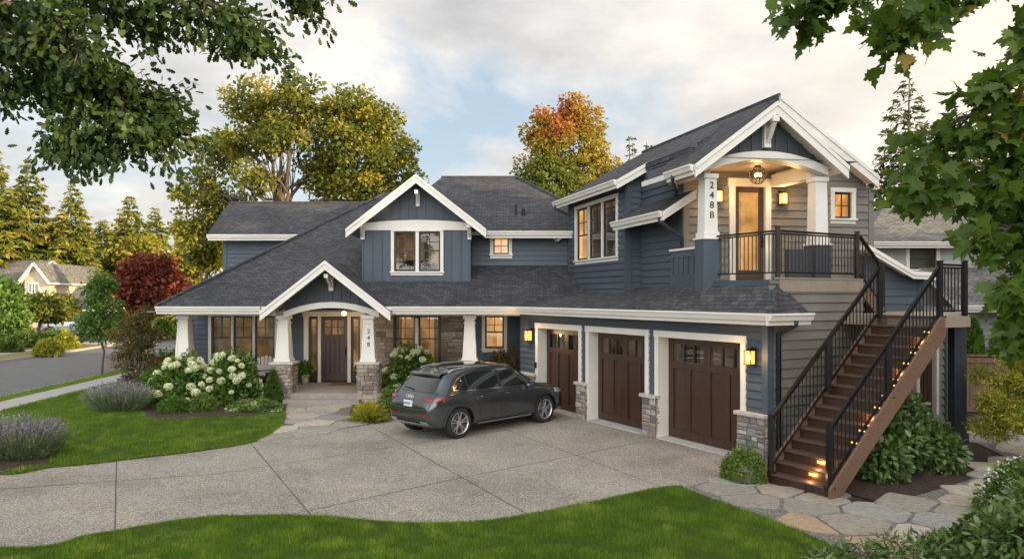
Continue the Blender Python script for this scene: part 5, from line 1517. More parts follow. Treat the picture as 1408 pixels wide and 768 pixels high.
def make_car(label, paint, detail=True, group=None, name='parked_car'):
    root = thing(name, label, 'car', (0, 0, 0), group)
    LEN = 4.66
    top = [(0, .80), (.03, .92), (.10, 1.02), (.17, 1.08), (.30, 1.235), (.46, 1.42), (.58, 1.525), (.70, 1.575), (1.0, 1.618), (1.5, 1.648), (2.0, 1.65), (2.4, 1.635), (2.75, 1.575), (3.05, 1.435), (3.35, 1.245), (3.58, 1.105), (3.75, 1.06), (4.0, 1.03), (4.3, .965), (4.5, .88), (4.6, .79), (4.66, .66)]
    wid = [(0, .68), (.04, .765), (.12, .85), (.3, .915), (.6, .935), (.95, .945), (1.6, .935), (2.6, .935), (3.4, .94), (3.8, .945), (4.1, .925), (4.35, .87), (4.52, .79), (4.62, .68), (4.66, .58)]
    roofw = [(0, .62), (.1, .66), (.17, .68), (.4, .625), (.62, .60), (1.0, .615), (1.8, .625), (2.6, .615), (3.0, .63), (3.4, .69), (3.6, .74), (3.8, .76), (4.2, .73), (4.5, .64), (4.66, .5)]
    belt = [(0, .74), (.05, .84), (.12, .97), (.2, 1.03), (.5, 1.06), (1.0, 1.05), (2.0, 1.02), (3.0, 1.0), (3.5, .985), (3.8, .965), (4.2, .90), (4.5, .80), (4.62, .70), (4.66, .58)]
    bot = [(0, .44), (.05, .36), (.2, .28), (.5, .24), (4.1, .22), (4.5, .24), (4.66, .32)]
    xs = [0, .02, .05, .1, .14, .2, .3, .4, .5, .6, .7, .85, 1.05, 1.3, 1.6, 1.9, 2.2, 2.5, 2.75, 3.0, 3.2, 3.4, 3.55, 3.7, 3.9, 4.1, 4.3, 4.45, 4.55, 4.62, 4.66]
    ring_n = None; vs = []; fs = []
    for x in xs:
        W = pchip(wid, x); zt = pchip(top, x); zb = pchip(belt, x); rw = pchip(roofw, x); z0 = pchip(bot, x)
        zb = min(zb, zt - .03)
        h = zb - z0
        half = [(0, z0), (W * .6, z0), (W * .90, z0 + .03), (W * .985, z0 + .14 * h + .02), (W * .985, z0 + .36 * h), (W * 1.0, z0 + .60 * h), (W * 1.0, z0 + .80 * h), (W * .972, z0 + .93 * h), (W * .935, zb),
                (W * .935 + (rw - W * .935) * .45, zb + (zt - .05 - zb) * .5), (rw, max(zb + .01, zt - .055)), (rw - .09, zt - .018), (rw * .55, zt + .004), (0, zt + .012)]
        ring = [(y, z) for y, z in half] + [(-y, z) for y, z in half[-2:0:-1]]
        ring_n = len(ring)
        vs += [(x, y, z) for y, z in ring]
    for i in range(len(xs) - 1):
        for j in range(ring_n):
            j2 = (j + 1) % ring_n
            fs.append((i * ring_n + j, (i + 1) * ring_n + j, (i + 1) * ring_n + j2, i * ring_n + j2))
    fs.append(tuple(range(ring_n))); fs.append(tuple(range((len(xs) - 1) * ring_n, len(xs) * ring_n))[::-1])
    me = bpy.data.meshes.new('body'); me.from_pydata(vs, [], fs); me.update()
    bm = bmesh.new(); bm.from_mesh(me); bmesh.ops.recalc_face_normals(bm, faces=bm.faces); bm.to_mesh(me); bm.free()
    ob = bpy.data.objects.new('body', me); col.objects.link(ob)
    sb = ob.modifiers.new('s', 'SUBSURF'); sb.levels = 2; sb.render_levels = 2
    WX = (.82, 3.72); WR_ = .36; WY = .79
    cuts = []
    for wx in WX:
        for sy in (-1, 1):
            cm = MB(); cm.lathe((wx, sy * .95, WR_ - .0), [(0, -.33), (WR_ + .055, -.33), (WR_ + .055, .2), (0, .2)], 40, axis='y')
            me2 = bpy.data.meshes.new('cut'); me2.from_pydata(cm.v, [], cm.f)
            bm = bmesh.new(); bm.from_mesh(me2); bmesh.ops.remove_doubles(bm, verts=bm.verts, dist=1e-4); bmesh.ops.recalc_face_normals(bm, faces=bm.faces); bm.to_mesh(me2); bm.free()
            co = bpy.data.objects.new('cut', me2); col.objects.link(co); cuts.append(co)
            b = ob.modifiers.new('b', 'BOOLEAN'); b.object = co; b.operation = 'DIFFERENCE'; b.solver = 'EXACT'
    dg = bpy.context.evaluated_depsgraph_get()
    nm = bpy.data.meshes.new_from_object(ob.evaluated_get(dg))
    for c in cuts + [ob]: bpy.data.objects.remove(c)
    nm.materials.clear(); nm.materials.append(M[paint])
    nm.polygons.foreach_set('use_smooth', [True] * len(nm.polygons))
    nm.name = 'body'
    body = link('body', nm, root)
    es = body.modifiers.new('e', 'EDGE_SPLIT'); es.split_angle = R(38)
    bmt = bmesh.new(); bmt.from_mesh(nm); bvh = BVHTree.FromBMesh(bmt); bmt.free()
    def proj(mb, P, nrm, off=.006, mat=0):
        """grid P[i][j] of start points projected along -nrm onto the body"""
        nrm = Vector(nrm); G = []
        for row in P:
            g = []
            for p in row:
                p = Vector(p); hit = bvh.ray_cast(p + nrm * 3, -nrm)
                g.append((hit[0] + hit[1] * off if hit[0] else p))
            G.append(g)
        n, m_ = len(G), len(G[0])
        vs = [q for g in G for q in g]; fs = []
        for i in range(n - 1):
            for j in range(m_ - 1): fs.append((i * m_ + j, i * m_ + j + 1, (i + 1) * m_ + j + 1, (i + 1) * m_ + j))
        mb.mesh(vs, fs, mat, .5)
    def side_patch(mb, xs_, lo, hi, sy, off=.006, m_=8, mat=0):
        P = []
        for x in xs_:
            a, b = lo(x), hi(x); P.append([(x, 0, a + (b - a) * k / m_) for k in range(m_ + 1)])
        proj(mb, P, (0, sy, 0), off, mat)
    def line(mb, pts, nrm, w, off=.003):
        """thin strip along pts (projected)"""
        P = []
        n = len(pts); nrm = Vector(nrm)
        for i in range(n):
            d = (Vector(pts[min(i + 1, n - 1)]) - Vector(pts[max(i - 1, 0)])).normalized(); s = d.cross(nrm).normalized() * w / 2
            P.append([Vector(pts[i]) - s, Vector(pts[i]) + s])
        proj(mb, P, nrm, off)
    def seq(pts, n=6):
        out = []
        for a, b in zip(pts[:-1], pts[1:]):
            for k in range(n): out.append(Vector(a).lerp(Vector(b), k / n))
        return out + [Vector(pts[-1])]
    hi = lambda x: interp([(.70, 1.20), (.86, 1.345), (1.1, 1.455), (1.5, 1.50), (2.1, 1.505), (2.5, 1.485), (2.8, 1.40), (3.1, 1.24), (3.42, 1.06)], x)
    lo = lambda x: interp([(.62, 1.155), (1.0, 1.115), (2.0, 1.09), (3.0, 1.065), (3.42, 1.055)], x)
    for sy in (-1, 1):
        mb = MB(); side_patch(mb, np.linspace(.68, 3.42, 60), lambda x: lo(x) - .018, lambda x: max(lo(x), hi(x)) + .022, sy, .003, 8); mb.build('window_trim', 'chrome', body)
        for a, b in ((.74, 1.10), (1.14, 2.12), (2.20, 3.36)):
            mb = MB(); side_patch(mb, np.linspace(a, b, 20), lo, lambda x: max(lo(x) + .004, hi(x)), sy, .009, 8); mb.build('side_window', 'car_glass', body, smooth=True)
        mb = MB(); side_patch(mb, [2.12, 2.16, 2.20], lo, hi, sy, .008); side_patch(mb, [1.10, 1.14], lo, hi, sy, .0075); mb.build('window_pillar', 'black_plastic', body)
        # shut lines
        mb = MB()
        for pts in ([(2.17, 0, 1.06), (2.15, 0, .7), (2.13, 0, .36)], [(1.28, 0, 1.08), (1.27, 0, .92), (1.42, 0, .70), (1.47, 0, .36)], [(3.30, 0, 1.04), (3.34, 0, .75), (3.30, 0, .40)], [(1.47, 0, .37), (3.30, 0, .37)], [(.62, 0, .92), (.30, 0, .86)]):
            line(mb, seq(pts), (0, sy, 0), .008)
        mb.build('door_seam', 'black_plastic', body)
        mb = MB()
        for hx in (1.52, 2.40):
            z = .93; c = bvh.ray_cast(Vector((hx, sy * 3, z)), Vector((0, -sy, 0)))[0]
            mb.tube([c + Vector((-.10, 0, 0)), c + Vector((-.08, sy * .035, 0)), c + Vector((.08, sy * .035, 0)), c + Vector((.10, 0, 0))], .016, 8)
        mb.build('door_handle', paint, body, smooth=True)
        mb = MB(); side_patch(mb, np.linspace(1.40, 3.20, 12), lambda x: .285, lambda x: .325, sy, .03, 2); mb.build('sill_trim', 'alloy', body)
        # mirror
        mb = MB(); c = Vector((3.12, sy * 1.0, 1.09)); vs = []
        for (dx, w, h) in ((-.07, .115, .07), (-.03, .125, .085), (.05, .10, .07), (.09, .05, .035)):
            vs.append([(c.x + dx, c.y + math.cos(t) * w * .9, c.z + math.sin(t) * h) for t in np.linspace(0, 2 * math.pi, 13)[:-1]])
        flat = [p for r in vs for p in r]; fs = [(i * 12 + j, i * 12 + (j + 1) % 12, (i + 1) * 12 + (j + 1) % 12, (i + 1) * 12 + j) for i in range(3) for j in range(12)] + [tuple(range(12)), tuple(range(36, 48))]
        mb.mesh(flat, fs); mb.beam((3.16, sy * .85, 1.05), (3.13, sy * .95, 1.07), .05, .05); mb.build('side_mirror', paint, body, smooth=True)
        # roof rail
        mb = MB(); pts = []
        for x in np.linspace(.72, 2.75, 16):
            y = sy * (pchip(roofw, x) - .03); h = bvh.ray_cast(Vector((x, y, 3)), Vector((0, 0, -1)))[0]
            e = min(1, (x - .72) / .12, (2.75 - x) / .12); pts.append(h + Vector((0, 0, .008 + .035 * max(0, e))))
        mb.tube(pts, .017, 8); mb.build('roof_rail', 'chrome', body, smooth=True)
        # tail lamp: side part + rear part
        mb = MB(); side_patch(mb, np.linspace(.15, .50, 16), lambda x: .90 + (x - .05) * .13, lambda x: 1.005 - max(0, x - .30) * .35, sy, .010, 6)
        P = [[(0, sy * y, z) for z in np.linspace(.895 + (.82 - y) * .08, .985 - (.82 - y) * .03, 6)] for y in np.linspace(.52, .78, 14)]
        proj(mb, P, (-1, 0, 0), .010); tl = mb.build('tail_light', 'tail_red', body, smooth=True)
        mb = MB(); P = [[(0, sy * y, z) for z in (.945, .965)] for y in np.linspace(.57, .76, 10)]; proj(mb, P, (-1, 0, 0), .013); side_patch(mb, np.linspace(.16, .40, 10), lambda x: .955, lambda x: .972, sy, .013, 2); mb.build('light_bar', 'tail_bright', tl)
        mb = MB(); P = [[(0, sy * y, z) for z in (.565, .605)] for y in np.linspace(.30, .76, 10)]; proj(mb, P, (-1, 0, 0), .008); mb.build('reflector', 'tail_red', body)
        # headlamp
        mb = MB(); side_patch(mb, np.linspace(4.06, 4.52, 10), lambda x: .79 - (x - 4.06) * .10, lambda x: .90 - (x - 4.06) * .14, sy, .008, 4); mb.build('headlight', 'lamp_clear', body, smooth=True)
        mb = MB(); a = pchip(wid, .06)
        P = [[(0, sy * y, z) for z in np.linspace(.40, .46, 3)] for y in np.linspace(.46, .70, 6)]; proj(mb, P, (-1, 0, 0), .012); mb.build('exhaust_trim', 'chrome', body)
        # arch lips
        for wx in WX:
            mb = MB(); rr = WR_ + .055; P = []
            for t in np.linspace(R(-14), R(194), 30):
                P.append([Vector((wx + (rr + d) * math.cos(t), 0, WR_ + (rr + d) * math.sin(t))) for d in (.004, .03, .055)])
            P = [[Vector((p.x, 0, max(p.z, .27))) for p in r] for r in P]
            proj(mb, P, (0, sy, 0), .008); mb.build('wheel_arch', paint, body, smooth=True)
    # rear window, spoiler, hatch lines
    mb = MB(); P = [[(0, y * f, z) for f in np.linspace(-1, 1, 15)] for z, y in ((1.10, .66), (1.18, .645), (1.27, .63), (1.36, .61), (1.445, .59))]; proj(mb, P, (-1, 0, 0), .010); mb.build('rear_window', 'car_glass', body, smooth=True)
    mb = MB(); P = [[(x, y, 0) for y in np.linspace(-.60, .60, 13)] for x in (2.80, 2.95, 3.1, 3.25, 3.4, 3.5)]
    P = [[(p[0], p[1] * (1 + (i) * .018), 0) for p in r] for i, r in enumerate(P)]; proj(mb, P, (0, 0, 1), .008); mb.build('windscreen', 'car_glass', body, smooth=True)
    mb = MB(); P = [[(x, y, 0) for y in np.linspace(-.47, .47, 9)] for x in np.linspace(.95, 2.45, 12)]; proj(mb, P, (0, 0, 1), .006); mb.build('sunroof', 'car_glass', body, smooth=True)
    mb = MB(); 
    rows = []
    for x, z, w in ((.40, 1.50, .58), (.44, 1.53, .585), (.58, 1.56, .59), (.74, 1.60, .595)):
        rows.append([(x + .06 * (y / w) ** 2, y, z - .02 * (y / w) ** 2) for y in np.linspace(-w, w, 11)])
    vs = [p for r in rows for p in r]; lows = [(p[0] + .02, p[1], p[2] - .045) for p in rows[0]]
    fs = [(i * 11 + j, i * 11 + j + 1, (i + 1) * 11 + j + 1, (i + 1) * 11 + j) for i in range(3) for j in range(10)]
    k = len(vs); vs += lows; fs += [(k + j, k + j + 1, j + 1, j) for j in range(10)]
    vs2 = [(.62, y, 1.50) for y in np.linspace(-.57, .57, 11)]; k2 = len(vs); vs += vs2; fs += [(k2 + j, k2 + j + 1, k + j + 1, k + j) for j in range(10)]
    mb.mesh(vs, fs); mb.build('spoiler', paint, body, smooth=False)
    mb = MB(); line(mb, seq([(0, -.70, .70), (0, 0, .685), (0, .70, .70)]), (-1, 0, 0), .010); line(mb, seq([(0, -.72, .70), (0, -.76, 1.02)]), (-1, 0, 0), .008); line(mb, seq([(0, .72, .70), (0, .76, 1.02)]), (-1, 0, 0), .008); mb.build('hatch_seam', 'black_plastic', body)
    mb = MB(); line(mb, seq([(0, -.62, .725), (0, 0, .715), (0, .62, .725)]), (-1, 0, 0), .022, .010); line(mb, seq([(0, -.72, .405), (0, -.4, .385), (0, .4, .385), (0, .72, .405)]), (-1, 0, 0), .035, .014); mb.build('bumper_trim', 'chrome', body)
    mb = MB(); P = [[(0, y, z) for y in np.linspace(-.62, .62, 9)] for z in (.395, .45, .50)]; proj(mb, P, (-1, 0, 0), .006); mb.build('diffuser', 'black_plastic', body)
    h = bvh.ray_cast(Vector((-2, 0, .83)), Vector((1, 0, 0)))[0]
    mb = MB(); mb.box(h.x - .022, h.x + .01, -.155, .155, .765, .905); pl_ = mb.build('licence_plate', 'plate_white', body, bevel=.004)
    mb = MB()
    for i in range(6): mb.box(h.x - .025, h.x - .021, .115 - i * .042, .14 - i * .042, .81, .865)
    mb.build('plate_character', 'plate_ink', pl_)
    # four ring emblem
    h = bvh.ray_cast(Vector((-2, 0, .985)), Vector((1, 0, 0)))
    mb = MB(); nn = h[1]
    for i in range(4):
        c = h[0] + nn * .010 + Vector((0, (i - 1.5) * .062, 0)); t2 = Vector((0, 1, 0)); t3 = nn.cross(t2)
        mb.tube([c + t2 * .043 * math.cos(q) + t3 * .043 * math.sin(q) for q in np.linspace(0, 2 * math.pi, 21)], .0065, 6)
    mb.build('ring_emblem', 'chrome', body, smooth=True)
    # rear wiper, antenna fin, underbody
    mb = MB(); a = bvh.ray_cast(Vector((-2, 0.02, 1.13)), Vector((1, 0, 0))); b = bvh.ray_cast(Vector((-2, .42, 1.16)), Vector((1, 0, 0)))
    mb.tube([a[0] + a[1] * .03, b[0] + b[1] * .025], .012, 6); mb.build('rear_wiper', 'black_plastic', body)
    h = bvh.ray_cast(Vector((.86, 0, 3)), Vector((0, 0, -1)))[0]
    mb = MB(); mb.hexa([(h.x - .07, -.02, h.z - .01), (h.x + .10, -.02, h.z - .01), (h.x + .10, .02, h.z - .01), (h.x - .07, .02, h.z - .01), (h.x - .06, -.005, h.z + .055), (h.x - .02, -.005, h.z + .05), (h.x - .02, .005, h.z + .05), (h.x - .06, .005, h.z + .055)]); mb.build('roof_antenna', paint, body)
    mb = MB(); mb.box(.25, 4.4, -.62, .62, .26, .42); mb.build('underbody', 'black_plastic', root)
    # wheels
    def wheel(wx, sy):
        mb = MB(); R0 = WR_; c = (wx, sy * WY, R0)
        prof = [(.255, -.115), (.30, -.125), (.335, -.122), (.356, -.10), (R0, -.06), (R0, .06), (.356, .10), (.335, .122), (.30, .125), (.255, .115)]
        mb.lathe(c, prof, 44, axis='y')
        for k in (-.045, 0, .045): mb.lathe(c, [(R0 - .004, k - .004), (R0 + .0012, k - .0035), (R0 + .0012, k + .0035)], 44, axis='y')
        w = mb.build('wheel', 'tyre_rubber', root, smooth=True)
        mb = MB(); f = .085 * sy
        mb.lathe(c, [(.262, f + .03 * sy), (.256, f + .035 * sy), (.243, f + .02 * sy), (.236, f - .02 * sy), (.236, -.10 * sy)], 40, axis='y')
        mb.lathe(c, [(0, f + .005 * sy), (.035, f + .005 * sy), (.06, f - .005 * sy), (.065, f - .04 * sy)], 24, axis='y')
        for k in range(5):
            A = k * 2 * math.pi / 5 + .3
            for da in (-.17, .17):
                i0 = Vector((math.cos(A + da * .9) * .05, 0, math.sin(A + da * .9) * .05)); i1 = Vector((math.cos(A + da * 1.15) * .245, 0, math.sin(A + da * 1.15) * .245))
                cc = Vector(c); mb.beam(cc + i0 + Vector((0, f - .012 * sy, 0)), cc + i1 + Vector((0, f + .012 * sy, 0)), .024, .034, 0, (0, 1, 0))
        mb.build('rim', 'alloy', w, smooth=False, bevel=.004)
        mb = MB(); mb.lathe(c, [(0, .0), (.17, .0), (.17, .02 * sy), (0, .02 * sy)], 28, axis='y'); mb.build('brake_disc', 'brake_disc', w)
        mb = MB(); mb.lathe(c, [(0, -.02 * sy), (.24, -.02 * sy)], 28, axis='y'); mb.build('wheel_hub', 'black_plastic', w)
    for wx in WX:
        for sy in (-1, 1): wheel(wx, sy)
    return root
car = make_car('dark grey five door car parked on the driveway, seen from behind', 'car_paint')
HEAD = math.atan2(.714, .700)
car.scale = (1.01, .96, .975)
fw = Vector((math.cos(HEAD), math.sin(HEAD), 0)); lf = Vector((-fw.y, fw.x, 0))
mid = Vector((-.205, 17.80, 0))                     # between the two near wheels on the ground
car.location = mid + lf * (.79 + .06) * .96 - fw * (.82 + 3.72) / 2 * 1.01
car.rotation_euler = (0, 0, HEAD)
# ================================================================== plants
def raw_mesh(name, verts, loops, starts, mats, rnd, parent=None, base=None, mi=None):
    """numpy mesh: verts Nx3 (world), loops flat vertex indices, starts loop start of every face"""
    off = np.array(ORG[parent.name] if parent is not None else Vector(base or (0, 0, 0)))
    me = bpy.data.meshes.new(name)
    me.vertices.add(len(verts)); me.vertices.foreach_set('co', (np.asarray(verts) - off).astype(np.float32).ravel())
    me.loops.add(len(loops)); me.loops.foreach_set('vertex_index', np.asarray(loops, np.int32))
    me.polygons.add(len(starts)); me.polygons.foreach_set('loop_start', np.asarray(starts, np.int32))
    for m in mats: me.materials.append(M[m])
    if mi is not None: me.polygons.foreach_set('material_index', np.asarray(mi, np.int32))
    me.update(calc_edges=True)
    a = me.attributes.new('rnd', 'FLOAT', 'FACE'); a.data.foreach_set('value', np.asarray(rnd, np.float32))
    return link(name, me, parent, base)

def L_(pts, faces=None): return (np.array(pts, float), faces)
# leaf outlines: x along the leaf, y across, z up (unit length)
LEAF_PLAIN = L_([(0, 0, 0), (.3, -.22, .05), (.7, -.2, .03), (1, 0, -.06), (.7, .2, .03), (.3, .22, .05)])
LEAF_QUAD = L_([(0, 0, 0), (.5, -.33, .05), (1, 0, 0), (.5, .33, .05)])
LEAF_LONG = L_([(0, 0, 0), (.35, -.13, .04), (1, 0, -.12), (.35, .13, .04)])
NEEDLE = L_([(0, -.09, 0), (1, -.03, -.08), (1, .03, -.08), (0, .09, 0)])
BLADE = L_([(0, -.06, 0), (0, .06, 0), (1, 0, .0)])
_half = [(.0, .04), (.02, .14), (-.10, .30), (.10, .30), (.05, .46), (.22, .40), (.30, .56), (.42, .44), (.40, .30), (.52, .24), (.54, .12), (.70, .20), (.78, .10), (1.0, 0)]
LEAF_MAPLE = L_([(0, 0, 0)] + [(x, -y, -.28 * y - .22 * x * x + .03 * math.sin(9 * x)) for x, y in _half] + [(x, y, -.34 * y - .22 * x * x + .03 * math.sin(7 * x)) for x, y in _half[-2::-1]])
_oak = [(.05, .05), (.18, .20), (.26, .12), (.40, .30), (.50, .17), (.64, .33), (.74, .18), (.86, .24), (.95, .12), (1.0, 0)]
LEAF_OAK = L_([(0, 0, 0)] + [(x, -y, -.15 * y) for x, y in _oak] + [(x, y, -.15 * y) for x, y in _oak[-2::-1]])

def unit(a): return a / np.maximum(np.linalg.norm(a, axis=1, keepdims=True), 1e-9)
def leaves(C, size, shape=LEAF_QUAD, out=None, up=.5, droop=0., spread=1.0, rnd=None, g=rng):
    """verts, loops, starts, rnd of leaf faces at centres C; out = preferred pointing direction per leaf"""
    n = len(C); pts = shape[0]; k = len(pts)
    d = g.normal(size=(n, 3)) * spread
    if out is not None: d = d + out
    d[:, 2] -= droop; d = unit(d)
    nr = g.normal(size=(n, 3)) * (1 - up) * 1.2; nr[:, 2] += up * 1.5
    nr = nr - d * np.sum(nr * d, 1, keepdims=True); nr = unit(nr)
    sd = np.cross(nr, d)
    s = (size * g.uniform(.65, 1.3, n))[:, None, None] if np.isscalar(size) else np.asarray(size)[:, None, None]
    V = C[:, None, :] + s * (pts[None, :, 0, None] * d[:, None, :] + pts[None, :, 1, None] * sd[:, None, :] + pts[None, :, 2, None] * nr[:, None, :])
    r = g.uniform(0, 1, n) if rnd is None else np.clip(rnd, 0, 1)
    return V.reshape(-1, 3), np.arange(n * k), np.arange(n) * k, r
def merge(parts):
    V, Lp, St, Rn, MI = [], [], [], [], []; vo = lo = 0
    for i, p in enumerate(parts):
        v, l, s, r = p[:4]; mi = p[4] if len(p) > 4 else 0
        V.append(v); Lp.append(l + vo); St.append(s + lo); Rn.append(r); MI.append(np.full(len(s), mi)); vo += len(v); lo += len(l)
    return np.concatenate(V), np.concatenate(Lp), np.concatenate(St), np.concatenate(Rn), np.concatenate(MI)
def foliage(name, parts, mats, parent=None, base=None):
    V, Lp, St, Rn, MI = merge(parts)
    return raw_mesh(name, V, Lp, St, mats if isinstance(mats, list) else [mats], Rn, parent, base, MI)

def shell_points(c, r, n, g, inner=.55):
    d = unit(g.normal(size=(n, 3))); q = g.uniform(inner ** 3, 1, n) ** (1 / 3)
    return np.array(c) + d * q[:, None] * np.array(r), d

def limb(mb, a, b, r0, r1, sag=.0, g=rng, k=6, seg=5, wob=.06):
    a, b = np.array(a), np.array(b); L = np.linalg.norm(b - a); pts = []; rad = []
    for i in range(seg + 1):
        t = i / seg; p = a + (b - a) * t; p[2] += sag * L * math.sin(math.pi * t)
        if 0 < i < seg: p = p + g.normal(size=3) * wob * L * .5
        pts.append(Vector(p)); rad.append(r0 + (r1 - r0) * t)
    mb.tube(pts, rad, k)
    return pts

def broad_tree(name, label, base, trunk, lobes, leaf, leaf_size, n_clump, per_clump, clump_r, mat, bark='bark', group=None, cat='tree', shape=LEAF_QUAD, seed=1, trunk_r=.25, fork=.45, up=.45, droop=.3, inner=.5, trunk_parts=1, twig=.02, hmix=.0):
    """lobes: (centre, radii, weight). Limbs run from the trunk into every lobe, clumps of leaves sit round their ends."""
    g = np.random.default_rng(seed)
    t = thing(name, label, cat, base, group)
    mb = MB(); base = np.array(base, float); top = np.array(trunk, float)
    path = limb(mb, base - np.array([0, 0, .1]), top, trunk_r, trunk_r * .55, 0, g, 9, 7, .03)
    wsum = sum(l[2] for l in lobes); parts = []
    for c, r, w in lobes:
        c = np.array(c, float); r = np.array(r, float)
        f = g.uniform(fork, .98); st = np.array(path[int(f * (len(path) - 1))])
        main = limb(mb, st, c - np.array([0, 0, r[2] * .1]), trunk_r * .34, trunk_r * .12, .04, g, 7, 6, .10)
        n = max(3, int(n_clump * w / wsum))
        P, D = shell_points(c, r, n, g, inner)
        for i in range(n):
            if i % 2 == 0 or n < 14:
                s_ = np.array(main[g.integers(2, len(main))])
                limb(mb, s_, P[i], max(.012, trunk_r * .09), twig * .5, .03, g, 5, 3, .08)
        sizes = clump_r * g.uniform(.6, 1.35, n)
        tone = np.clip(g.normal(.45, .24, n), 0, 1)
        k = (per_clump * (sizes / clump_r) ** 2).astype(int) + 3
        idx = np.repeat(np.arange(n), k)
        Q = unit(g.normal(size=(len(idx), 3))) * (g.uniform(.15, 1, len(idx)) ** .6)[:, None] * sizes[idx][:, None] * np.array([1.15, 1.15, .75])
        rn = tone[idx] + g.normal(0, .2, len(idx))
        parts.append(leaves(P[idx] + Q, leaf_size, shape, unit(Q + 1e-6) * .7 + D[idx] * .3, up, droop, .8, rn, g))
    mb.build('trunk', bark, t, smooth=True)
    foliage('crown', parts, mat, t)
    return t

def conifer(label, base, h, r, mat, seed, group='conifers across the street', dens=1.0, name='conifer_tree', bare=.10, leaf=.45, power=.85):
    g = np.random.default_rng(seed); base = np.array(base, float)
    t = thing(name, label, 'tree', base, group)
    mb = MB(); limb(mb, base, base + np.array([g.normal() * .2, g.normal() * .2, h * .99]), h * .016, .02, 0, g, 7, 8, .004)
    parts = []; C = []; D = []; T = []
    z = bare * h
    while z < h * .985:
        f = z / h; rr = r * (1 - f) ** power * (1 if f > bare + .05 else .8)
        nb = max(4, int((5 + 6 * (1 - f)) * 1.0)); a0 = g.uniform(0, 6.28)
        for b in range(nb):
            A = a0 + b * 6.283 / nb + g.normal() * .25; L = max(.25, rr * g.uniform(.6, 1.15)); up0 = g.uniform(-.05, .22) + .3 * f
            n = max(4, int(L * 11 * dens)); q = g.uniform(.12, 1, n) ** .8
            dirv = np.array([math.cos(A), math.sin(A), 0]); sidev = np.array([-math.sin(A), math.cos(A), 0])
            P = base + dirv * (q * L)[:, None] + np.array([0, 0, 1]) * (z + L * (up0 * q - .42 * q ** 2 * (1 - .6 * f)))[:, None]
            wv = (.30 * L * (1 - q) + .10) * 1.0; P = P + sidev * (g.normal(size=n) * wv * .8)[:, None] + g.normal(size=(n, 3)) * .06
            C.append(P); o = dirv * .9 + sidev * (g.normal(size=n) * .9)[:, None]; o[:, 2] -= .25; D.append(o)
            T.append(np.clip(g.normal(.42, .2) + (q - .5) * .5, 0, 1))
            if g.uniform() < .35: limb(mb, base + np.array([0, 0, z]), base + dirv * L * .8 + np.array([0, 0, z + L * (up0 * .8 - .27)]), .03 + .05 * (1 - f), .012, 0, g, 4, 2, .02)
        z += h * g.uniform(.020, .034)
    C = np.concatenate(C); D = np.concatenate(D); T = np.concatenate(T)
    mb.build('trunk', 'bark', t, smooth=True)
    sz = leaf * g.uniform(.6, 1.3, len(C)) * (.55 + .45 * np.clip((h - (C[:, 2] - base[2])) / h * 1.6, 0, 1))
    foliage('crown', [leaves(C, sz, L_([(0, -.12, 0), (.5, -.2, .03), (1, -.04, -.12), (1, .04, -.12), (.5, .2, .03), (0, .12, 0)]), D, .25, .15, .45, T + g.normal(0, .15, len(T)), g)], mat, t)
    return t

def shrub(name, label, c, r, n, leaf_size, mat, cat='shrub', group=None, shape=LEAF_PLAIN, seed=1, inner=.55, up=.45, parts_extra=None, stems=True, droop=.1, mats=None, flat=.0, clump=0):
    g = np.random.default_rng(seed); c = np.array(c, float); r = np.array(r, float)
    base = (c[0], c[1], 0)
    t = thing(name, label, cat, base, group)
    d = unit(g.normal(size=(n, 3))); d[:, 2] = np.abs(d[:, 2]) * 1.0 - flat; d = unit(d)
    q = g.uniform(inner ** 3, 1, n) ** (1 / 3)
    # lumpy outline
    ph = g.uniform(0, 6.28, 6); fr = g.uniform(2, 5, 6)
    az = np.arctan2(d[:, 1], d[:, 0]); el = d[:, 2]
    lump = 1 + sum(.05 * np.sin(fr[i] * az + ph[i] + 3 * el * (i - 2)) for i in range(6))
    P = np.array([c[0], c[1], 0]) + d * (q * lump)[:, None] * r
    P[:, 2] = np.maximum(P[:, 2], .03)
    tone = .45 + .25 * np.sin(az * 3 + ph[0]) * np.cos(el * 5 + ph[1]) + g.normal(0, .2, n)
    parts = [leaves(P, leaf_size, shape, d * .9, up, droop, .75, tone, g)]
    if parts_extra: parts += parts_extra(g, c, r)
    if stems:
        mb = MB()
        for i in range(10):
            k = g.integers(0, n); limb(mb, (c[0] + g.normal() * .05, c[1] + g.normal() * .05, -.02), P[k] * .9 + np.array([c[0], c[1], 0]) * .1, .012, .004, .05, g, 4, 3, .1)
        mb.build('stems', 'bark', t)
    foliage('foliage', parts, mats or mat, t)
    return t

# ------------------------------------------------------------------ trees behind the house
def lobe(px, py, d, rx, ry=None, w=None, rz=None):
    p = at(px, py, d); k = d / 1000; ry = ry or rx
    return ((p.x, p.y, p.z), (rx * k, rx * k * .9, ry * k), w or rx * ry)
D1_ = 42.0
b = at(392, 405, D1_); tr = at(386, 235, D1_)
broad_tree('maple_tree', 'tall gold-tinged maple behind the house with bare forking limbs above the roof ridge', (b.x, b.y, 0), (tr.x, tr.y, tr.z),
    [lobe(345, 140, D1_, 32, 30), lobe(405, 128, 41, 32, 24), lobe(430, 165, 43, 34, 28), lobe(385, 190, 41, 30, 26), lobe(335, 195, 42, 34, 30), lobe(295, 215, 44, 30, 30), lobe(272, 262, 43, 30, 26), lobe(310, 285, 44, 34, 24), lobe(345, 250, 41, 26, 18), lobe(440, 225, 43, 24, 26), lobe(262, 315, 44, 24, 30)],
    LEAF_QUAD, .25, 230, 72, .62, 'big_maple_leaf', 'bark', 'maples behind the house', seed=3, trunk_r=.42, fork=.55, up=.12, inner=.3)
b = at(492, 405, 43); tr = at(500, 230, 43)
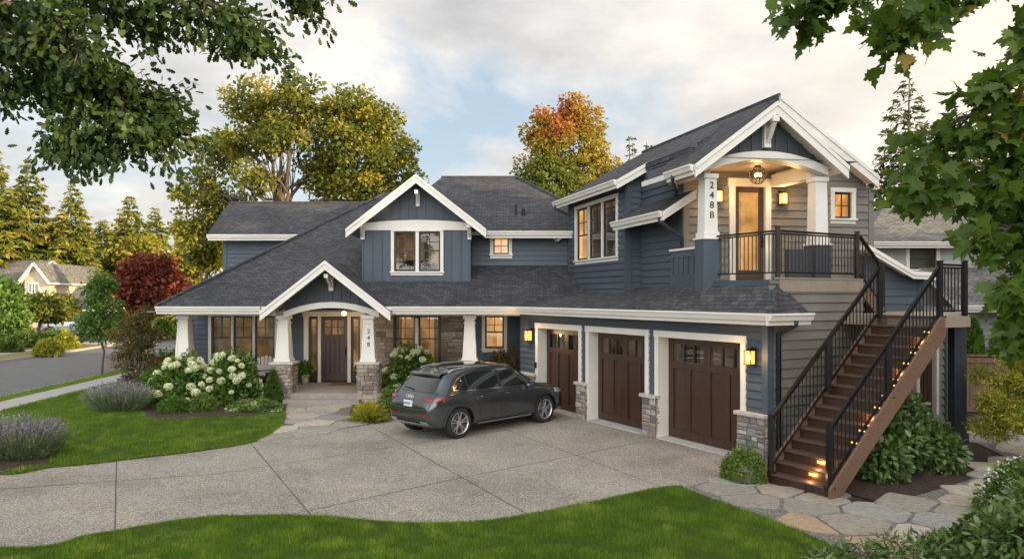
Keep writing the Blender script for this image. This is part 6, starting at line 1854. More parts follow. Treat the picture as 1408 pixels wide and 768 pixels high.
broad_tree('maple_tree', 'broad gold-tinged maple rising behind the peak of the dormer gable', (b.x, b.y, 0), (tr.x, tr.y, tr.z),
    [lobe(488, 150, 43, 34, 30), lobe(520, 175, 43, 36, 32), lobe(470, 195, 42, 30, 30), lobe(545, 212, 43, 30, 28), lobe(505, 225, 42, 40, 30), lobe(455, 250, 43, 34, 28), lobe(560, 245, 44, 18, 22), lobe(520, 262, 43, 40, 22), lobe(470, 280, 44, 40, 20)],
    LEAF_QUAD, .25, 220, 72, .62, 'big_maple_leaf', 'bark', 'maples behind the house', seed=8, trunk_r=.36, fork=.5, up=.12, inner=.3)
b = at(782, 405, 40); tr = at(782, 230, 40)
broad_tree('maple_tree', 'autumn maple turning red, orange and yellow behind the hipped roof', (b.x, b.y, 0), (tr.x, tr.y, tr.z),
    [lobe(756, 170, 40, 22, 36), lobe(795, 160, 40, 24, 32), lobe(740, 205, 40, 24, 34), lobe(770, 205, 39, 30, 36), lobe(812, 195, 40, 26, 36), lobe(730, 245, 40, 24, 28), lobe(765, 250, 39, 34, 34), lobe(805, 245, 40, 34, 34), lobe(838, 240, 41, 20, 28), lobe(770, 290, 40, 50, 26), lobe(830, 280, 41, 26, 24)],
    LEAF_QUAD, .21, 290, 72, .47, 'autumn_leaf', 'bark', 'maples behind the house', seed=5, trunk_r=.28, fork=.3, up=.1, inner=.25)
for i, (px, py, d, r) in enumerate([(868, 186, 62, 1.5), (893, 193, 64, 1.6)]):
    p = at(px, py, d); conifer(['slender conifer tip beside the autumn maple', 'slender conifer tip just above the apartment roof slope'][i], (p.x, p.y, 0), p.z, r * 1.3, 'dark_needle', 40 + i, 'conifers beyond the wing roof', 1.0, leaf=.5)
p = at(1213, 112, 36); conifer('dark conifer rising beside the apartment gable behind the maple leaves', (p.x + 1.2, p.y, 0), p.z + .3, 5.2, 'dark_needle', 50, 'conifers beyond the wing roof', 1.4, leaf=.42, power=.9)
p = at(1330, 150, 44); conifer('dark conifer behind the grey neighbouring roof, mostly hidden by maple leaves', (p.x, p.y, 0), p.z, 5.4, 'dark_needle', 51, 'conifers beyond the wing roof', 1.2, leaf=.5)

# ------------------------------------------------------------------ across the street
cf = [(38, 214, 84, 6.0, 'tallest conifer across the street, with drooping gold-lit branches'),
      (100, 248, 86, 5.2, 'gold-lit conifer standing behind the roofs of the tan houses'),
      (178, 266, 92, 5.6, 'gold-lit pointed conifer above the red Japanese maple'),
      (213, 283, 96, 4.8, 'smaller pointed conifer between the red maple and the big maple behind the house'),
      (254, 303, 70, 2.2, 'narrow golden conifer next to the big maple behind the house'),
      (140, 300, 100, 6.0, 'dark conifer low in the gap behind the grey-roofed house'),
      (-14, 190, 80, 6.5, 'conifer cut off by the edge of the view, beside the tallest one')]
for i, (px, py, d, r, lab) in enumerate(cf):
    p = at(px, py, d); conifer(lab, (p.x, p.y, 0), p.z, r, 'conifer_needle', 60 + i, dens=1.3, leaf=.72, power=.8)
def round_tree(label, px, py, d, rx, ry, mat, seed, n=110, per=50, leaf=.55, clump=1.1, tr=.2, group='leafy trees across the street', name='leafy_tree', nl=6, pyb=None, bark='bark', shape=LEAF_QUAD):
    g = np.random.default_rng(seed); c = at(px, py, d); k = d / 1000
    lb = [((c.x, c.y, c.z), (rx * k * .75, rx * k * .75, ry * k * .8), 2.0)]
    for i in range(nl):
        A = g.uniform(0, 6.28); e = g.uniform(-.6, .8)
        lb.append(((c.x + math.cos(A) * rx * k * .5, c.y + math.sin(A) * rx * k * .5, c.z + e * ry * k * .6), (rx * k * .45, rx * k * .45, ry * k * .42), 1.0))
    return broad_tree(name, label, (c.x, c.y, 0), (c.x, c.y, max(c.z, .5)), lb, LEAF_QUAD, leaf, n, per, clump, mat, bark, group, seed=seed, trunk_r=tr, fork=.4, inner=.4, shape=shape, up=.2)
round_tree('sunlit yellow-green tree behind the houses, under the gold-lit conifer', 84, 335, 104, 26, 36, 'yellow_leaf', 71, 130, 60, .5, 1.2)
round_tree('yellow-green tree at the edge of the view beside the tan house', -6, 315, 100, 28, 50, 'yellow_leaf', 72, 120, 60, .5, 1.3)
round_tree('yellow-green tree directly behind the red Japanese maple', 190, 350, 90, 30, 24, 'yellow_leaf', 73, 110, 60, .5, 1.1)
round_tree('bright yellow-green tree between the red maple and the house roof', 262, 365, 62, 15, 28, 'yellow_leaf', 74, 70, 60, .36, .7)
round_tree('dark leafy tree low behind the grey-roofed houses', 150, 372, 108, 36, 26, 'big_maple_leaf', 75, 110, 60, .5, 1.3)
round_tree('dark leafy tree beyond the long tan roof across the street', 118, 350, 110, 30, 30, 'big_maple_leaf', 70, 110, 60, .5, 1.3)
round_tree('dark leafy tree under the big maple beside the house roof', 285, 340, 52, 24, 38, 'big_maple_leaf', 76, 120, 65, .32, .75)
round_tree('red Japanese maple with a dense rounded crown by the street', 206, 394, 56, 52, 48, 'red_leaf', 77, 330, 60, .34, .75, .16, 'japanese maples', 'japanese_maple', 8)
round_tree('green street tree at the edge of the view across the road', 4, 425, 46, 32, 50, 'fresh_leaf', 78, 170, 55, .28, .62, .12)
round_tree('spreading yard maple with pale forked trunk between the tan house and the road', 54, 424, 50, 44, 19, 'yard_leaf', 79, 230, 55, .26, .5, .14, 'japanese maples', 'japanese_maple', 7, bark='light_bark')
# young street tree
g_ = np.random.default_rng(5); c = ground(140, 516); d = c.y
broad_tree('young_tree', 'slender young tree with a thin trunk in the grass strip by the road', (c.x, c.y, 0), (c.x, c.y, 3.9),
    [lobe(139, 400, d, 17, 24), lobe(128, 430, d, 17, 20), lobe(153, 428, d, 18, 20), lobe(140, 452, d, 26, 16), lobe(120, 450, d, 14, 14), lobe(160, 452, d, 14, 14), lobe(140, 388, d, 9, 18)],
    LEAF_QUAD, .12, 190, 46, .27, 'fresh_leaf', seed=12, trunk_r=.045, fork=.45, inner=.2, twig=.01, shape=LEAF_PLAIN)
# small copper tree in the bed
c = ground(193, 549); d = c.y
broad_tree('japanese_maple', 'small copper and green Japanese maple in the mulch bed behind the lavender', (c.x, c.y, 0), (c.x, c.y, 2.7),
    [lobe(192, 440, d, 20, 12), lobe(176, 458, d, 20, 12), lobe(205, 462, d, 18, 12), lobe(188, 480, d, 26, 12), lobe(168, 496, d, 16, 10), lobe(207, 498, d, 15, 10), lobe(190, 512, d, 22, 9), lobe(196, 430, d, 9, 8)],
    LEAF_QUAD, .085, 150, 36, .18, 'copper_leaf', group='japanese maples', seed=14, trunk_r=.05, fork=.35, inner=.2, twig=.008, shape=LEAF_PLAIN)

# houses across the street
def small_house(label, x0, x1, y0, y1, ze, wallm, roofm, ridge='x', zr_=None, gable=None, win=()):
    t = thing('house', label, 'house', ((x0 + x1) / 2, y0, 0), 'houses across the street')
    mb = MB(); zr_ = zr_ or ze + 2
    F = Frame((0, y0), (1, 0)); siding(mb, F, x0, x1, 0, ze, (), .25)
    mb.box(x0, x1, y0 + .03, y1, 0, ze)
    if ridge == 'y':
        xm = (x0 + x1) / 2; siding(mb, F, x0, x1, ze, zr_ - .1, (), .25, 0, lambda z: (x0 + (z - ze) / (zr_ - ze) * (xm - x0), x1 - (z - ze) / (zr_ - ze) * (x1 - xm)))
    else:
        ym = (y0 + y1) / 2
        for x in (x0, x1): mb.face([(x, y0, ze), (x, y1, ze), (x, ym, zr_)])
    mb.build('wall', wallm, t)
    mb = MB(); o = .45
    if ridge == 'y':
        xm = (x0 + x1) / 2; k = (zr_ - ze) / (xm - x0)
        for sg, xe in ((-1, x0), (1, x1)): slab(mb, [(xm, y0 - o, zr_ + .12), (xe + sg * o, y0 - o, ze - k * o + .12), (xe + sg * o, y1 + o, ze - k * o + .12), (xm, y1 + o, zr_ + .12)], .16)
    else:
        ym = (y0 + y1) / 2; k = (zr_ - ze) / (ym - y0)
        for sg, ye in ((-1, y0), (1, y1)): slab(mb, [(x0 - o, ym, zr_ + .12), (x0 - o, ye + sg * o, ze - k * o + .12), (x1 + o, ye + sg * o, ze - k * o + .12), (x1 + o, ym, zr_ + .12)], .16)
    mb.build('roof', [roofm, 'white_paint', 'soffit_paint'], t)
    mb = MB()
    if ridge == 'y':
        for sg, xe in ((-1, x0), (1, x1)):
            mb.beam((xm, y0 - o - .03, zr_ + .02), (xe + sg * o, y0 - o - .03, ze - k * o + .02), .05, .24)
    else: mb.box(x0 - o, x1 + o, y0 - o - .05, y0 - o, ze - k * o - .1, ze - k * o + .12)
    mb.build('trim_board', 'white_paint', t)
    for (a, b_, c_, d_) in win:
        w = MB(); w.fbox(F, a - .12, b_ + .12, .0, .09, c_ - .12, d_ + .12); wo = w.build('window', 'white_paint', t)
        w = MB(); w.fbox(F, a, b_, .05, .10, c_, d_); w.build('pane', 'car_glass', wo)
        w = MB()
        for f in (.33, .66): x = a + (b_ - a) * f; w.fbox(F, x - .04, x + .04, .09, .12, c_, d_)
        w.fbox(F, a, b_, .09, .115, (c_ + d_) / 2 - .03, (c_ + d_) / 2 + .03); w.build('muntin', 'white_paint', wo)
    return t
simple('tan_wall', (.44, .37, .28), .8, var=.06); simple('grey_wall', (.30, .30, .30), .8, var=.06)
X_ = lambda px, d: (px - 704) * d / 1000
small_house('tan house across the street with a gabled front and a white-framed window', X_(34, 74), X_(66, 74), 74, 84, 4.95, 'tan_wall', 'grey_shingles', 'y', 6.45, None, [(X_(41, 74), X_(53, 74), 2.7, 4.4)])
small_house('tan-walled house with a grey roof at the edge of the view, behind the gabled one', X_(-60, 76), X_(33, 76), 75, 85, 4.75, 'tan_wall', 'grey_shingles', 'x', 6.95)
small_house('grey house across the street with a long tan roof', X_(-3, 86), X_(117, 86), 86, 96, 4.6, 'grey_wall', 'tan_shingles', 'y', 6.85)
small_house('low grey-roofed house beside the long tan roof, behind the young tree', X_(74, 76), X_(120, 76), 76, 82, 2.0, 'tan_wall', 'grey_shingles', 'x', 4.05)
# parked car in the driveway across the street
far_car = make_car('silver car parked across the street, half hidden by the yard maple and the young tree', 'silver_paint')
p = ground(98, 461); far_car.location = (p.x - 2.2, p.y, .03); far_car.rotation_euler = (0, 0, R(8))
# yard shrubs across the street
ys = [(32, 474, 22, 14, 'shrub_leaf', 'low green mound shrub at the edge of the far yard'), (66, 484, 16, 13, 'gold_leaf', 'golden ball shrub nearest the far sidewalk'), (90, 476, 14, 15, 'gold_leaf', 'golden ball shrub at the end of the far hedge'), (76, 474, 20, 14, 'shrub_leaf', 'dark green ball shrub behind the golden ones'), (60, 473, 12, 11, 'shrub_leaf', 'small dark green shrub under the yard maple'), (12, 481, 16, 13, 'shrub_leaf', 'green shrub beside the green street tree'), (205, 452, 22, 20, 'fresh_leaf', 'bright green shrub under the red Japanese maple'), (226, 462, 15, 16, 'shrub_leaf', 'dark green shrub by the road next to the white porch column'), (225, 448, 22, 14, 'gold_leaf', 'yellowish shrub far down the road behind the porch column'), (183, 458, 16, 12, 'fresh_leaf', 'green shrub at the foot of the red Japanese maple')]
for i, (px, py, rx, ry, mt, lab) in enumerate(ys):
    c = ground(px, py + 3); k = c.y / 1000
    shrub('shrub', lab, (c.x, c.y, 0), (rx * k, rx * k, ry * 1.5 * k), 1500, .20, mt, group='shrubs across the street', seed=100 + i, shape=LEAF_QUAD, stems=False, inner=.75)

# ------------------------------------------------------------------ beds in front of the house
def hydrangea(label, px, py, rx, h, heads, seed, n=5200):
    c = ground(px, py); g = np.random.default_rng(seed)
    t = shrub('hydrangea', label, (c.x, c.y, 0), (rx, rx * .75, h), n, .135, 'fresh_leaf', 'hydrangea', 'white hydrangeas', LEAF_PLAIN, seed, .45, .4)
    head_me = None
    for i in range(heads):
        A = g.uniform(-math.pi * 1.05, .1); el = g.uniform(.12, 1.35); d = np.array([math.cos(A) * math.cos(el), math.sin(A) * math.cos(el), math.sin(el)])
        p = np.array([c.x, c.y, 0]) + d * np.array([rx, rx * .75, h]) * g.uniform(.98, 1.08)
        if head_me is None:
            P, Dn = shell_points((0, 0, 0), (.105, .105, .088), 420, g, .93)
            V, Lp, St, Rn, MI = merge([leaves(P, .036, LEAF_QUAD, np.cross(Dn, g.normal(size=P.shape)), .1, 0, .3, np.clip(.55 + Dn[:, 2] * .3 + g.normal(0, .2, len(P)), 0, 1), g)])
            o = raw_mesh('flower_head', V + p, Lp, St, ['hydrangea_petal'], Rn, t); head_me = o.data
            me_off = Vector(p) - ORG[t.name]
            head_me.transform(Matrix.Translation(-me_off)); o.location = me_off
        else:
            o = bpy.data.objects.new('flower_head', head_me); col.objects.link(o); o.parent = t; o.location = Vector(p) - ORG[t.name]
        o.rotation_euler = (g.uniform(-.4, .4), g.uniform(-.4, .4), g.uniform(0, 6.28)); s = g.uniform(.65, 1.25); o.scale = (s, s, s * .95)
    return t
hydrangea('white hydrangea at the end of the bed by the outermost porch column', 250, 558, .95, 1.45, 36, 21)
hydrangea('white hydrangea in front of the triple window', 318, 556, .95, 1.55, 36, 22)
hydrangea('pale green hydrangea beside the stone wall, next to the parked car', 566, 543, 1.15, 1.55, 28, 23)
def ball(label, px, py, rx, h, mat, seed, n=2600, leaf=.055, cat='shrub', name='boxwood', group=None, ry=None, shape=LEAF_QUAD):
    c = ground(px, py); return shrub(name, label, (c.x, c.y, 0), (rx, ry or rx, h), n, leaf, mat, cat, group, shape, seed, .8, .3, stems=False)
ball('clipped round boxwood between the two white hydrangeas', 278, 566, .36, .50, 'box_leaf', 31)
ball('small clipped boxwood under the pale green hydrangea', 540, 557, .44, .55, 'box_leaf', 32)
ball('round light green boxwood beside the foot of the staircase', 1023, 660, .40, .55, 'box_leaf', 33, 3600, .05)
ball('green shrub at the edge of the bed behind the copper tree', 213, 552, .55, .95, 'fresh_leaf', 34, 2800, .09, 'shrub', 'shrub')
ball('dark green shrub by the outermost porch column', 232, 532, .60, 1.25, 'shrub_leaf', 35, 3000, .11, 'shrub', 'shrub')
ball('loose green shrub between the golden tuft and the parked car', 541, 571, .50, .45, 'fresh_leaf', 36, 2000, .08, 'shrub', 'shrub')
ball('low hydrangea foliage mound in front of the porch column bed', 240, 567, .42, .42, 'fresh_leaf', 39, 2200, .09, 'shrub', 'shrub')
ball('dark bronze shrub by the first garage pier', 697, 545, .95, 1.45, 'copper_leaf', 37, 4200, .09, 'shrub', 'shrub')
ball('low variegated ground cover along the bed edge by the front walk', 352, 566, .80, .34, 'variegated_leaf', 38, 3200, .07, 'ground cover', 'ground_cover', None, .36)
def cone_shrub(label, px, py, r, h, seed):
    g = np.random.default_rng(seed); c = ground(px, py); t = thing('cone_shrub', label, 'shrub', (c.x, c.y, 0), 'cone shrubs by the front steps')
    n = 4200; z = g.uniform(0, 1, n) ** 1.3; A = g.uniform(0, 6.28, n); rr = r * (1 - z) ** .75 * g.uniform(.8, 1.05, n) + .01
    P = np.stack([c.x + np.cos(A) * rr, c.y + np.sin(A) * rr, z * h + .03], 1); o = np.stack([np.cos(A), np.sin(A), np.full(n, .9)], 1)
    mb = MB(); limb(mb, (c.x, c.y, 0), (c.x, c.y, h * .8), .025, .008, 0, g, 6, 3, 0); mb.build('stem', 'bark', t)
    foliage('foliage', [leaves(P, .06, LEAF_QUAD, o, .3, 0, .5, None, g)], 'shrub_leaf', t)
cone_shrub('clipped cone shrub left of the front steps, beside the stone pedestal', 375, 556, .30, 1.0, 41)
cone_shrub('clipped cone shrub in front of the column numbered 248', 511, 550, .27, 1.02, 42)
# golden grass tuft
c = ground(507, 579); g_ = np.random.default_rng(44); n = 1500
t = thing('ornamental_grass', 'golden green arching grass tuft at the corner of the front walk', 'ornamental grass', (c.x, c.y, 0))
A = g_.uniform(0, 6.28, n); el = g_.uniform(.15, 1.4, n); D = np.stack([np.cos(A) * np.cos(el), np.sin(A) * np.cos(el), np.sin(el)], 1)
P = np.array([c.x, c.y, .02]) + D * g_.uniform(.05, .42, n)[:, None] * np.array([1.15, 1, .85])
foliage('blades', [leaves(P, .20, L_([(0, -.04, 0), (.6, -.05, .1), (1, 0, -.1), (.6, .05, .1), (0, .04, 0)]), D * 1.6 + np.array([0, 0, -.3]), .4, .1, .3, np.clip(el / 1.4 * .6 + g_.normal(.3, .25, n), 0, 1), g_)], 'gold_leaf', t)

def lavender(label, px, py, rx, h, seed, ry=None):
    g = np.random.default_rng(seed); c = ground(px, py); ry = ry or rx * .6
    t = thing('lavender', label, 'lavender', (c.x, c.y, 0), 'lavender bushes')
    n = 2600; A = g.uniform(0, 6.28, n); q = np.sqrt(g.uniform(0, 1, n)); x0 = np.cos(A) * q * rx * .55; y0 = np.sin(A) * q * ry * .55
    D = np.stack([np.cos(A) * q * .9, np.sin(A) * q * .7, np.full(n, 1.0)], 1) + g.normal(size=(n, 3)) * .15; D = unit(D)
    Ln = h * g.uniform(.45, 1.08, n) * (1 - .15 * q)
    B = np.stack([c.x + x0, c.y + y0, np.full(n, .01)], 1)
    parts = [leaves(B, Ln, L_([(0, -.012, 0), (1, -.006, 0), (1, .006, 0), (0, .012, 0)]), D * 50, .2, 0, .3, None, g)]
    k = 7; idx = np.repeat(np.arange(n), k); f = g.uniform(.08, .72, n * k)
    parts.append(leaves(B[idx] + D[idx] * (Ln[idx] * f)[:, None], .075, LEAF_LONG, D[idx] * 1.4, .3, 0, .5, None, g))
    f2 = g.uniform(.78, 1.06, n * 6); i2 = np.repeat(np.arange(n), 6)
    kp = ((q[i2] < .8) & (np.repeat(g.uniform(0, 1, n) < .75, 6))); i2 = i2[kp]; f2 = f2[kp]
    fl = leaves(B[i2] + D[i2] * (Ln[i2] * f2)[:, None], .032, LEAF_QUAD, D[i2] * .6, .2, 0, .8, None, g)
    foliage('stems', parts, 'lavender_leaf', t)
    foliage('flower_spikes', [fl], 'lavender_flower', t)
lavender('lavender bush with purple spikes in front of the copper tree', 163, 566, 1.0, .86, 51)
lavender('lavender bush with purple spikes in the round mulch bed by the driveway', 26, 630, 1.05, .86, 52)

# planters by the door
for lab, x, potm, sd, leaf in (('pale pot with a leafy plant beside the front door sidelight', -6.98, 'pale_pot', 61, 'fresh_leaf'), ('dark pot with a leafy plant by the front door near the column numbered 248', -5.02, 'glazed_pot', 62, 'shrub_leaf')):
    t = thing('potted_plant', lab, 'potted plant', (x, 24.55, .3), 'pots beside the front door')
    mb = MB(); mb.lathe((x, 24.55, .3), [(0, 0), (.09, 0), (.13, .28), (.145, .30), (.135, .32), (.11, .28), (0, .27)], 18); mb.build('pot', potm, t, smooth=True)
    g = np.random.default_rng(sd); P, Dn = shell_points((x, 24.55, .80), (.26, .24, .26), 520, g, .3); foliage('leaves', [leaves(P, .11, LEAF_PLAIN, Dn, .4, .1, .7, None, g)], leaf, t)
# porch chairs
def porch_chair(label, x, y, rot, mat):
    t = thing('porch_chair', label, 'chair', (0, 0, 0), 'slatted chairs on the porch')
    mb = MB()
    for i in range(6): mb.hexa([(-.28, -.30 + i * .1, .40 - i * .022), (.28, -.30 + i * .1, .40 - i * .022), (.28, -.215 + i * .1, .382 - i * .022), (-.28, -.215 + i * .1, .382 - i * .022), (-.28, -.30 + i * .1, .42 - i * .022), (.28, -.30 + i * .1, .42 - i * .022), (.28, -.215 + i * .1, .402 - i * .022), (-.28, -.215 + i * .1, .402 - i * .022)])
    mb.build('seat', mat, t)
    mb = MB()
    for i in range(5):
        a = (i - 2) * .115; h = .98 - abs(i - 2) * .035
        mb.beam((a * .8, .26, .28), (a * 1.1, .52, h), .095, .02, 0, (0, 1, 0))
    mb.beam((-.27, .36, .55), (.27, .36, .55), .03, .06); mb.build('backrest', mat, t)
    for sx in (-1, 1):
        mb = MB(); mb.box(sx * .33 - .06, sx * .33 + .06, -.36, .36, .56, .585); mb.build('armrest', mat, t)
        mb = MB(); mb.box(sx * .30 - .02, sx * .30 + .02, -.33, -.24, 0, .56); mb.build('leg', mat, t)
        mb = MB(); mb.beam((sx * .28, -.30, .36), (sx * .28, .48, .06), .03, .10); mb.box(sx * .28 - .02, sx * .28 + .02, .28, .36, 0, .56); mb.build('leg', mat, t)
    t.location = (x, y, .3); t.rotation_euler = (0, 0, rot)
    return t
porch_chair('pale slatted porch chair below the first pane of the triple window', -9.62, 23.7, R(10), 'chair_wood')
porch_chair('pale slatted porch chair below the second pane of the triple window', -9.0, 23.9, R(-12), 'chair_wood')
porch_chair('pale slatted porch chair below the third pane of the triple window', -8.1, 23.7, R(8), 'chair_wood')
porch_chair('dark slatted porch chair beside the stone pedestal near the front steps', -7.72, 23.1, R(-35), 'dark_post')

# ------------------------------------------------------------------ beside and behind the stairs
def leafy(name, label, blobs, n, leaf_size, mat, seed, shape=LEAF_PLAIN, up=.5, cat='shrub', inner=.55, droop=.25, group=None):
    """a shrub of several overlapping mounds (x, y, z, rx, ry, rz)"""
    g = np.random.default_rng(seed); b0 = blobs[0]
    t = thing(name, label, cat, (b0[0], b0[1], 0), group); parts = []; mb = MB()
    tot = sum(b[3] * b[5] for b in blobs)
    for b in blobs:
        k = int(n * b[3] * b[5] / tot); d = unit(g.normal(size=(k, 3))); q = g.uniform(inner ** 3, 1, k) ** (1 / 3)
        P = np.array(b[:3]) + d * q[:, None] * np.array(b[3:6]); P[:, 2] = np.maximum(P[:, 2], .04)
        az = np.arctan2(d[:, 1], d[:, 0]); tone = .45 + .22 * np.sin(4 * az + b[0] * 9) + g.normal(0, .22, k)
        parts.append(leaves(P, leaf_size, shape, d * .9, up, droop, .6, tone, g))
        for i in range(7): limb(mb, (b0[0] + (b[0] - b0[0]) * .7, b0[1] + (b[1] - b0[1]) * .7, -.02), P[g.integers(0, k)], .014, .004, .04, g, 4, 3, .1)
    mb.build('stems', 'bark', t); foliage('foliage', parts, mat, t)
    return t
G = lambda px, py: ground(px, py)
rb = []
for px, py, rr, zz, hh in ((1215, 668, .55, .30, .42), (1205, 640, .55, .75, .55), (1240, 645, .6, .55, .5), (1275, 635, .6, .5, .5), (1300, 640, .45, .35, .4), (1240, 610, .6, .95, .5), (1195, 655, .4, .3, .35)):
    y = 13.0 + (668 - py) * .02; rb.append(((px - 704) * y / 1000, y, zz, rr * .8, rr * .7, hh))
leafy('rhododendron', 'broad leafy rhododendron growing under the staircase beside the flagstone path', rb, 7000, .125, 'rhodo_leaf', 71, LEAF_PLAIN, .45)
# yellow Japanese maple by the fence
yl = []
for px, py, d, rx, ry in ((1398, 530, 14.5, 34, 14), (1372, 552, 14.2, 26, 12), (1350, 515, 14.8, 16, 8), (1400, 575, 13.8, 40, 14), (1365, 590, 14.0, 22, 10), (1420, 500, 14.8, 34, 14), (1440, 550, 14.5, 40, 24)):
    yl.append(lobe(px, py, d, rx, ry))
b = at(1425, 600, 14.3)
broad_tree('japanese_maple', 'golden yellow lace-leaf maple spreading in front of the wooden fence', (b.x, b.y, 0), (b.x - .1, b.y, 1.7), yl, LEAF_QUAD, .085, 260, 70, .17, 'gold_leaf', group='japanese maples', seed=81, trunk_r=.05, fork=.3, inner=.15, twig=.006, shape=LEAF_LONG, up=.6, droop=.1)
# near shrubs in the corner
leafy('azalea', 'low glossy leafed shrub at the near end of the flagstone path', [((1180 - 704) * 8.6 / 1000, 8.6, .10, .55, .35, .26), ((1240 - 704) * 8.5 / 1000, 8.5, .16, .5, .4, .34), ((1130 - 704) * 8.6 / 1000, 8.6, .05, .35, .3, .2), ((1285 - 704) * 8.6 / 1000, 8.6, .15, .4, .4, .3)], 1500, .135, 'rhodo_leaf', 91, LEAF_LONG, .4, inner=.4, group='leafy shrubs by the flagstone path')
leafy('shrub', 'dense green shrub between the flagstone path and the glossy one at the near corner', [((1365 - 704) * 9.4 / 1000, 9.4, .16, .42, .4, .36), ((1310 - 704) * 9.3 / 1000, 9.3, .04, .32, .35, .24), ((1410 - 704) * 9.0 / 1000, 9.0, .24, .48, .5, .44)], 3800, .085, 'shrub_leaf', 92, LEAF_PLAIN, .4, group='leafy shrubs by the flagstone path')
wf = leafy('shrub', 'green shrub dotted with small white flowers at the edge of the path', [((1405 - 704) * 10.8 / 1000, 10.8, .30, .45, .5, .52), ((1450 - 704) * 10.4 / 1000, 10.4, .45, .55, .5, .7), ((1372 - 704) * 10.9 / 1000, 10.9, .18, .32, .4, .32)], 3800, .085, 'fresh_leaf', 93, LEAF_PLAIN, .4, group='leafy shrubs by the flagstone path')
g_ = np.random.default_rng(3); P, Dn = shell_points(((1405 - 704) * 10.8 / 1000, 10.8, .30), (.48, .53, .57), 260, g_, .97); k_ = P[:, 2] > .2; foliage('white_flowers', [leaves(P[k_], .05, LEAF_QUAD, Dn[k_], .2, 0, .8, None, g_)], 'white_petal', wf)
leafy('shrub', 'dark shrub at the very corner of the view by the near lawn', [((1395 - 704) * 8.4 / 1000, 8.4, .35, .5, .4, .5), ((1440 - 704) * 8.8 / 1000, 8.8, .5, .5, .5, .6), ((1340 - 704) * 8.3 / 1000, 8.3, .1, .4, .3, .3)], 2600, .11, 'rhodo_leaf', 94, LEAF_PLAIN, .4, group='leafy shrubs by the flagstone path')
for i, (px, py, d, r, h) in enumerate(((1334, 500, 21.5, .40, 2.6), (1392, 500, 21.8, .6, 3.1))):
    p = at(px, 500, d); g = np.random.default_rng(97 + i); t = thing('thuja', ['narrow dark thuja behind the fence, between the landing post and the pale wall', 'broader dark thuja behind the fence under the maple leaves'][i], 'shrub', (p.x, p.y, 0))
    n = 4200; z = g.uniform(0, 1, n); A = g.uniform(0, 6.28, n); rr = r * (1 - z ** 2.2) ** .6 * g.uniform(.75, 1.05, n) + .02
    foliage('foliage', [leaves(np.stack([p.x + np.cos(A) * rr, p.y + np.sin(A) * rr, z * h], 1), .13, LEAF_QUAD, np.stack([np.cos(A), np.sin(A), np.full(n, 1.1)], 1), .2, 0, .5, None, g)], 'shrub_leaf', t)
    mb = MB(); limb(mb, (p.x, p.y, 0), (p.x, p.y, h * .7), .04, .01, 0, g, 6, 3, 0); mb.build('stem', 'bark', t)

# fence
fa, fb = Vector((X_(1325, 20.3), 20.3, 0)), Vector((18.5, 18.4, 0))
fence = thing('fence', 'brown wooden board fence with a cap rail beyond the flagstone path', 'fence', fa)
Ff = Frame(fa, (fb - fa)); L = (fb - fa).length; mb = MB(); x = 0
while x < L:
    w = .138; mb.fbox(Ff, x, min(L, x + w), 0, .02 + random.uniform(0, .004), .06, 1.48); x += .145
mb.build('board_panel', 'fence_wood', fence)
mb = MB(); mb.fbox(Ff, -.05, L, -.04, .09, 1.60, 1.64); mb.build('cap_rail', 'fence_wood', fence)
mb = MB(); mb.fbox(Ff, 0, L, .02, .055, 1.42, 1.56); mb.build('rail', 'fence_wood', fence)
mb = MB(); mb.fbox(Ff, 0, L, .02, .05, .06, .20); mb.build('rail', 'fence_wood', fence)
x = 0
while x < L:
    mb = MB(); mb.fbox(Ff, x - .05, x + .05, .015, .075, 0, 1.6); mb.build('post', 'fence_wood', fence); x += 1.9

# neighbouring house
nb = thing('house', 'pale grey neighbouring house with a grey shingle roof beyond the fence', 'house', (18, 27, 0))
FN = Frame((0, 26.6), (1, 0))
nw = (FN.s_at(1250), FN.s_at(1287)); 
mb = MB(); siding(mb, FN, 13.0, 24, 0, 5.2, [(nw[0], nw[1], FN.z_at(0, 370), FN.z_at(0, 341))], .2); mb.box(13.0, 24, 27.3, 27.4, 0, 5.2); mb.box(12.95, 13.05, 26.62, 35, 0, 5.2); mb.box(23.9, 24, 26.62, 35, 0, 5.2); mb.build('wall', 'pale_siding', nb)
window(nb, FN, [nw], FN.z_at(0, 370), FN.z_at(0, 341), 'dark_room', .12, (1, 1), .5, .05, 'white_paint')
mb = MB(); e0 = HC + (405 - 333) / 1000 * 26.1
slab(mb, [(12.6, 26.1, e0), (24.6, 26.1, e0), (22.4, 30.6, e0 + 1.75), (15.6, 30.6, e0 + 1.75)], .14); slab(mb, [(12.6, 35.0, e0), (12.6, 26.1, e0), (15.6, 30.6, e0 + 1.75)], .14); slab(mb, [(24.6, 26.1, e0), (24.6, 35, e0), (22.4, 30.6, e0 + 1.75)], .14); slab(mb, [(24.6, 35, e0), (12.6, 35, e0), (15.6, 30.6, e0 + 1.75), (22.4, 30.6, e0 + 1.75)], .14)
mb.build('roof', ['grey_shingles', 'white_paint', 'soffit_paint'], nb)
gutter(nb, (12.6, 26.1, e0), (24.6, 26.1, e0), (0, -1, 0))
mb = MB(); siding(mb, Frame((0, 23.6), (1, 0)), 14.6, 24, 0, 2.9, (), .2); mb.box(14.6, 24, 23.62, 26.5, 0, 2.88); mb.build('wall', 'pale_siding', nb)
mb = MB(); slab(mb, [(14.1, 23.1, 2.95), (24.4, 23.1, 2.95), (24.4, 26.6, 4.3), (14.9, 26.6, 4.3)], .14); mb.build('roof', ['grey_shingles', 'white_paint', 'soffit_paint'], nb); gutter(nb, (14.1, 23.1, 2.94), (24.4, 23.1, 2.94), (0, -1, 0))

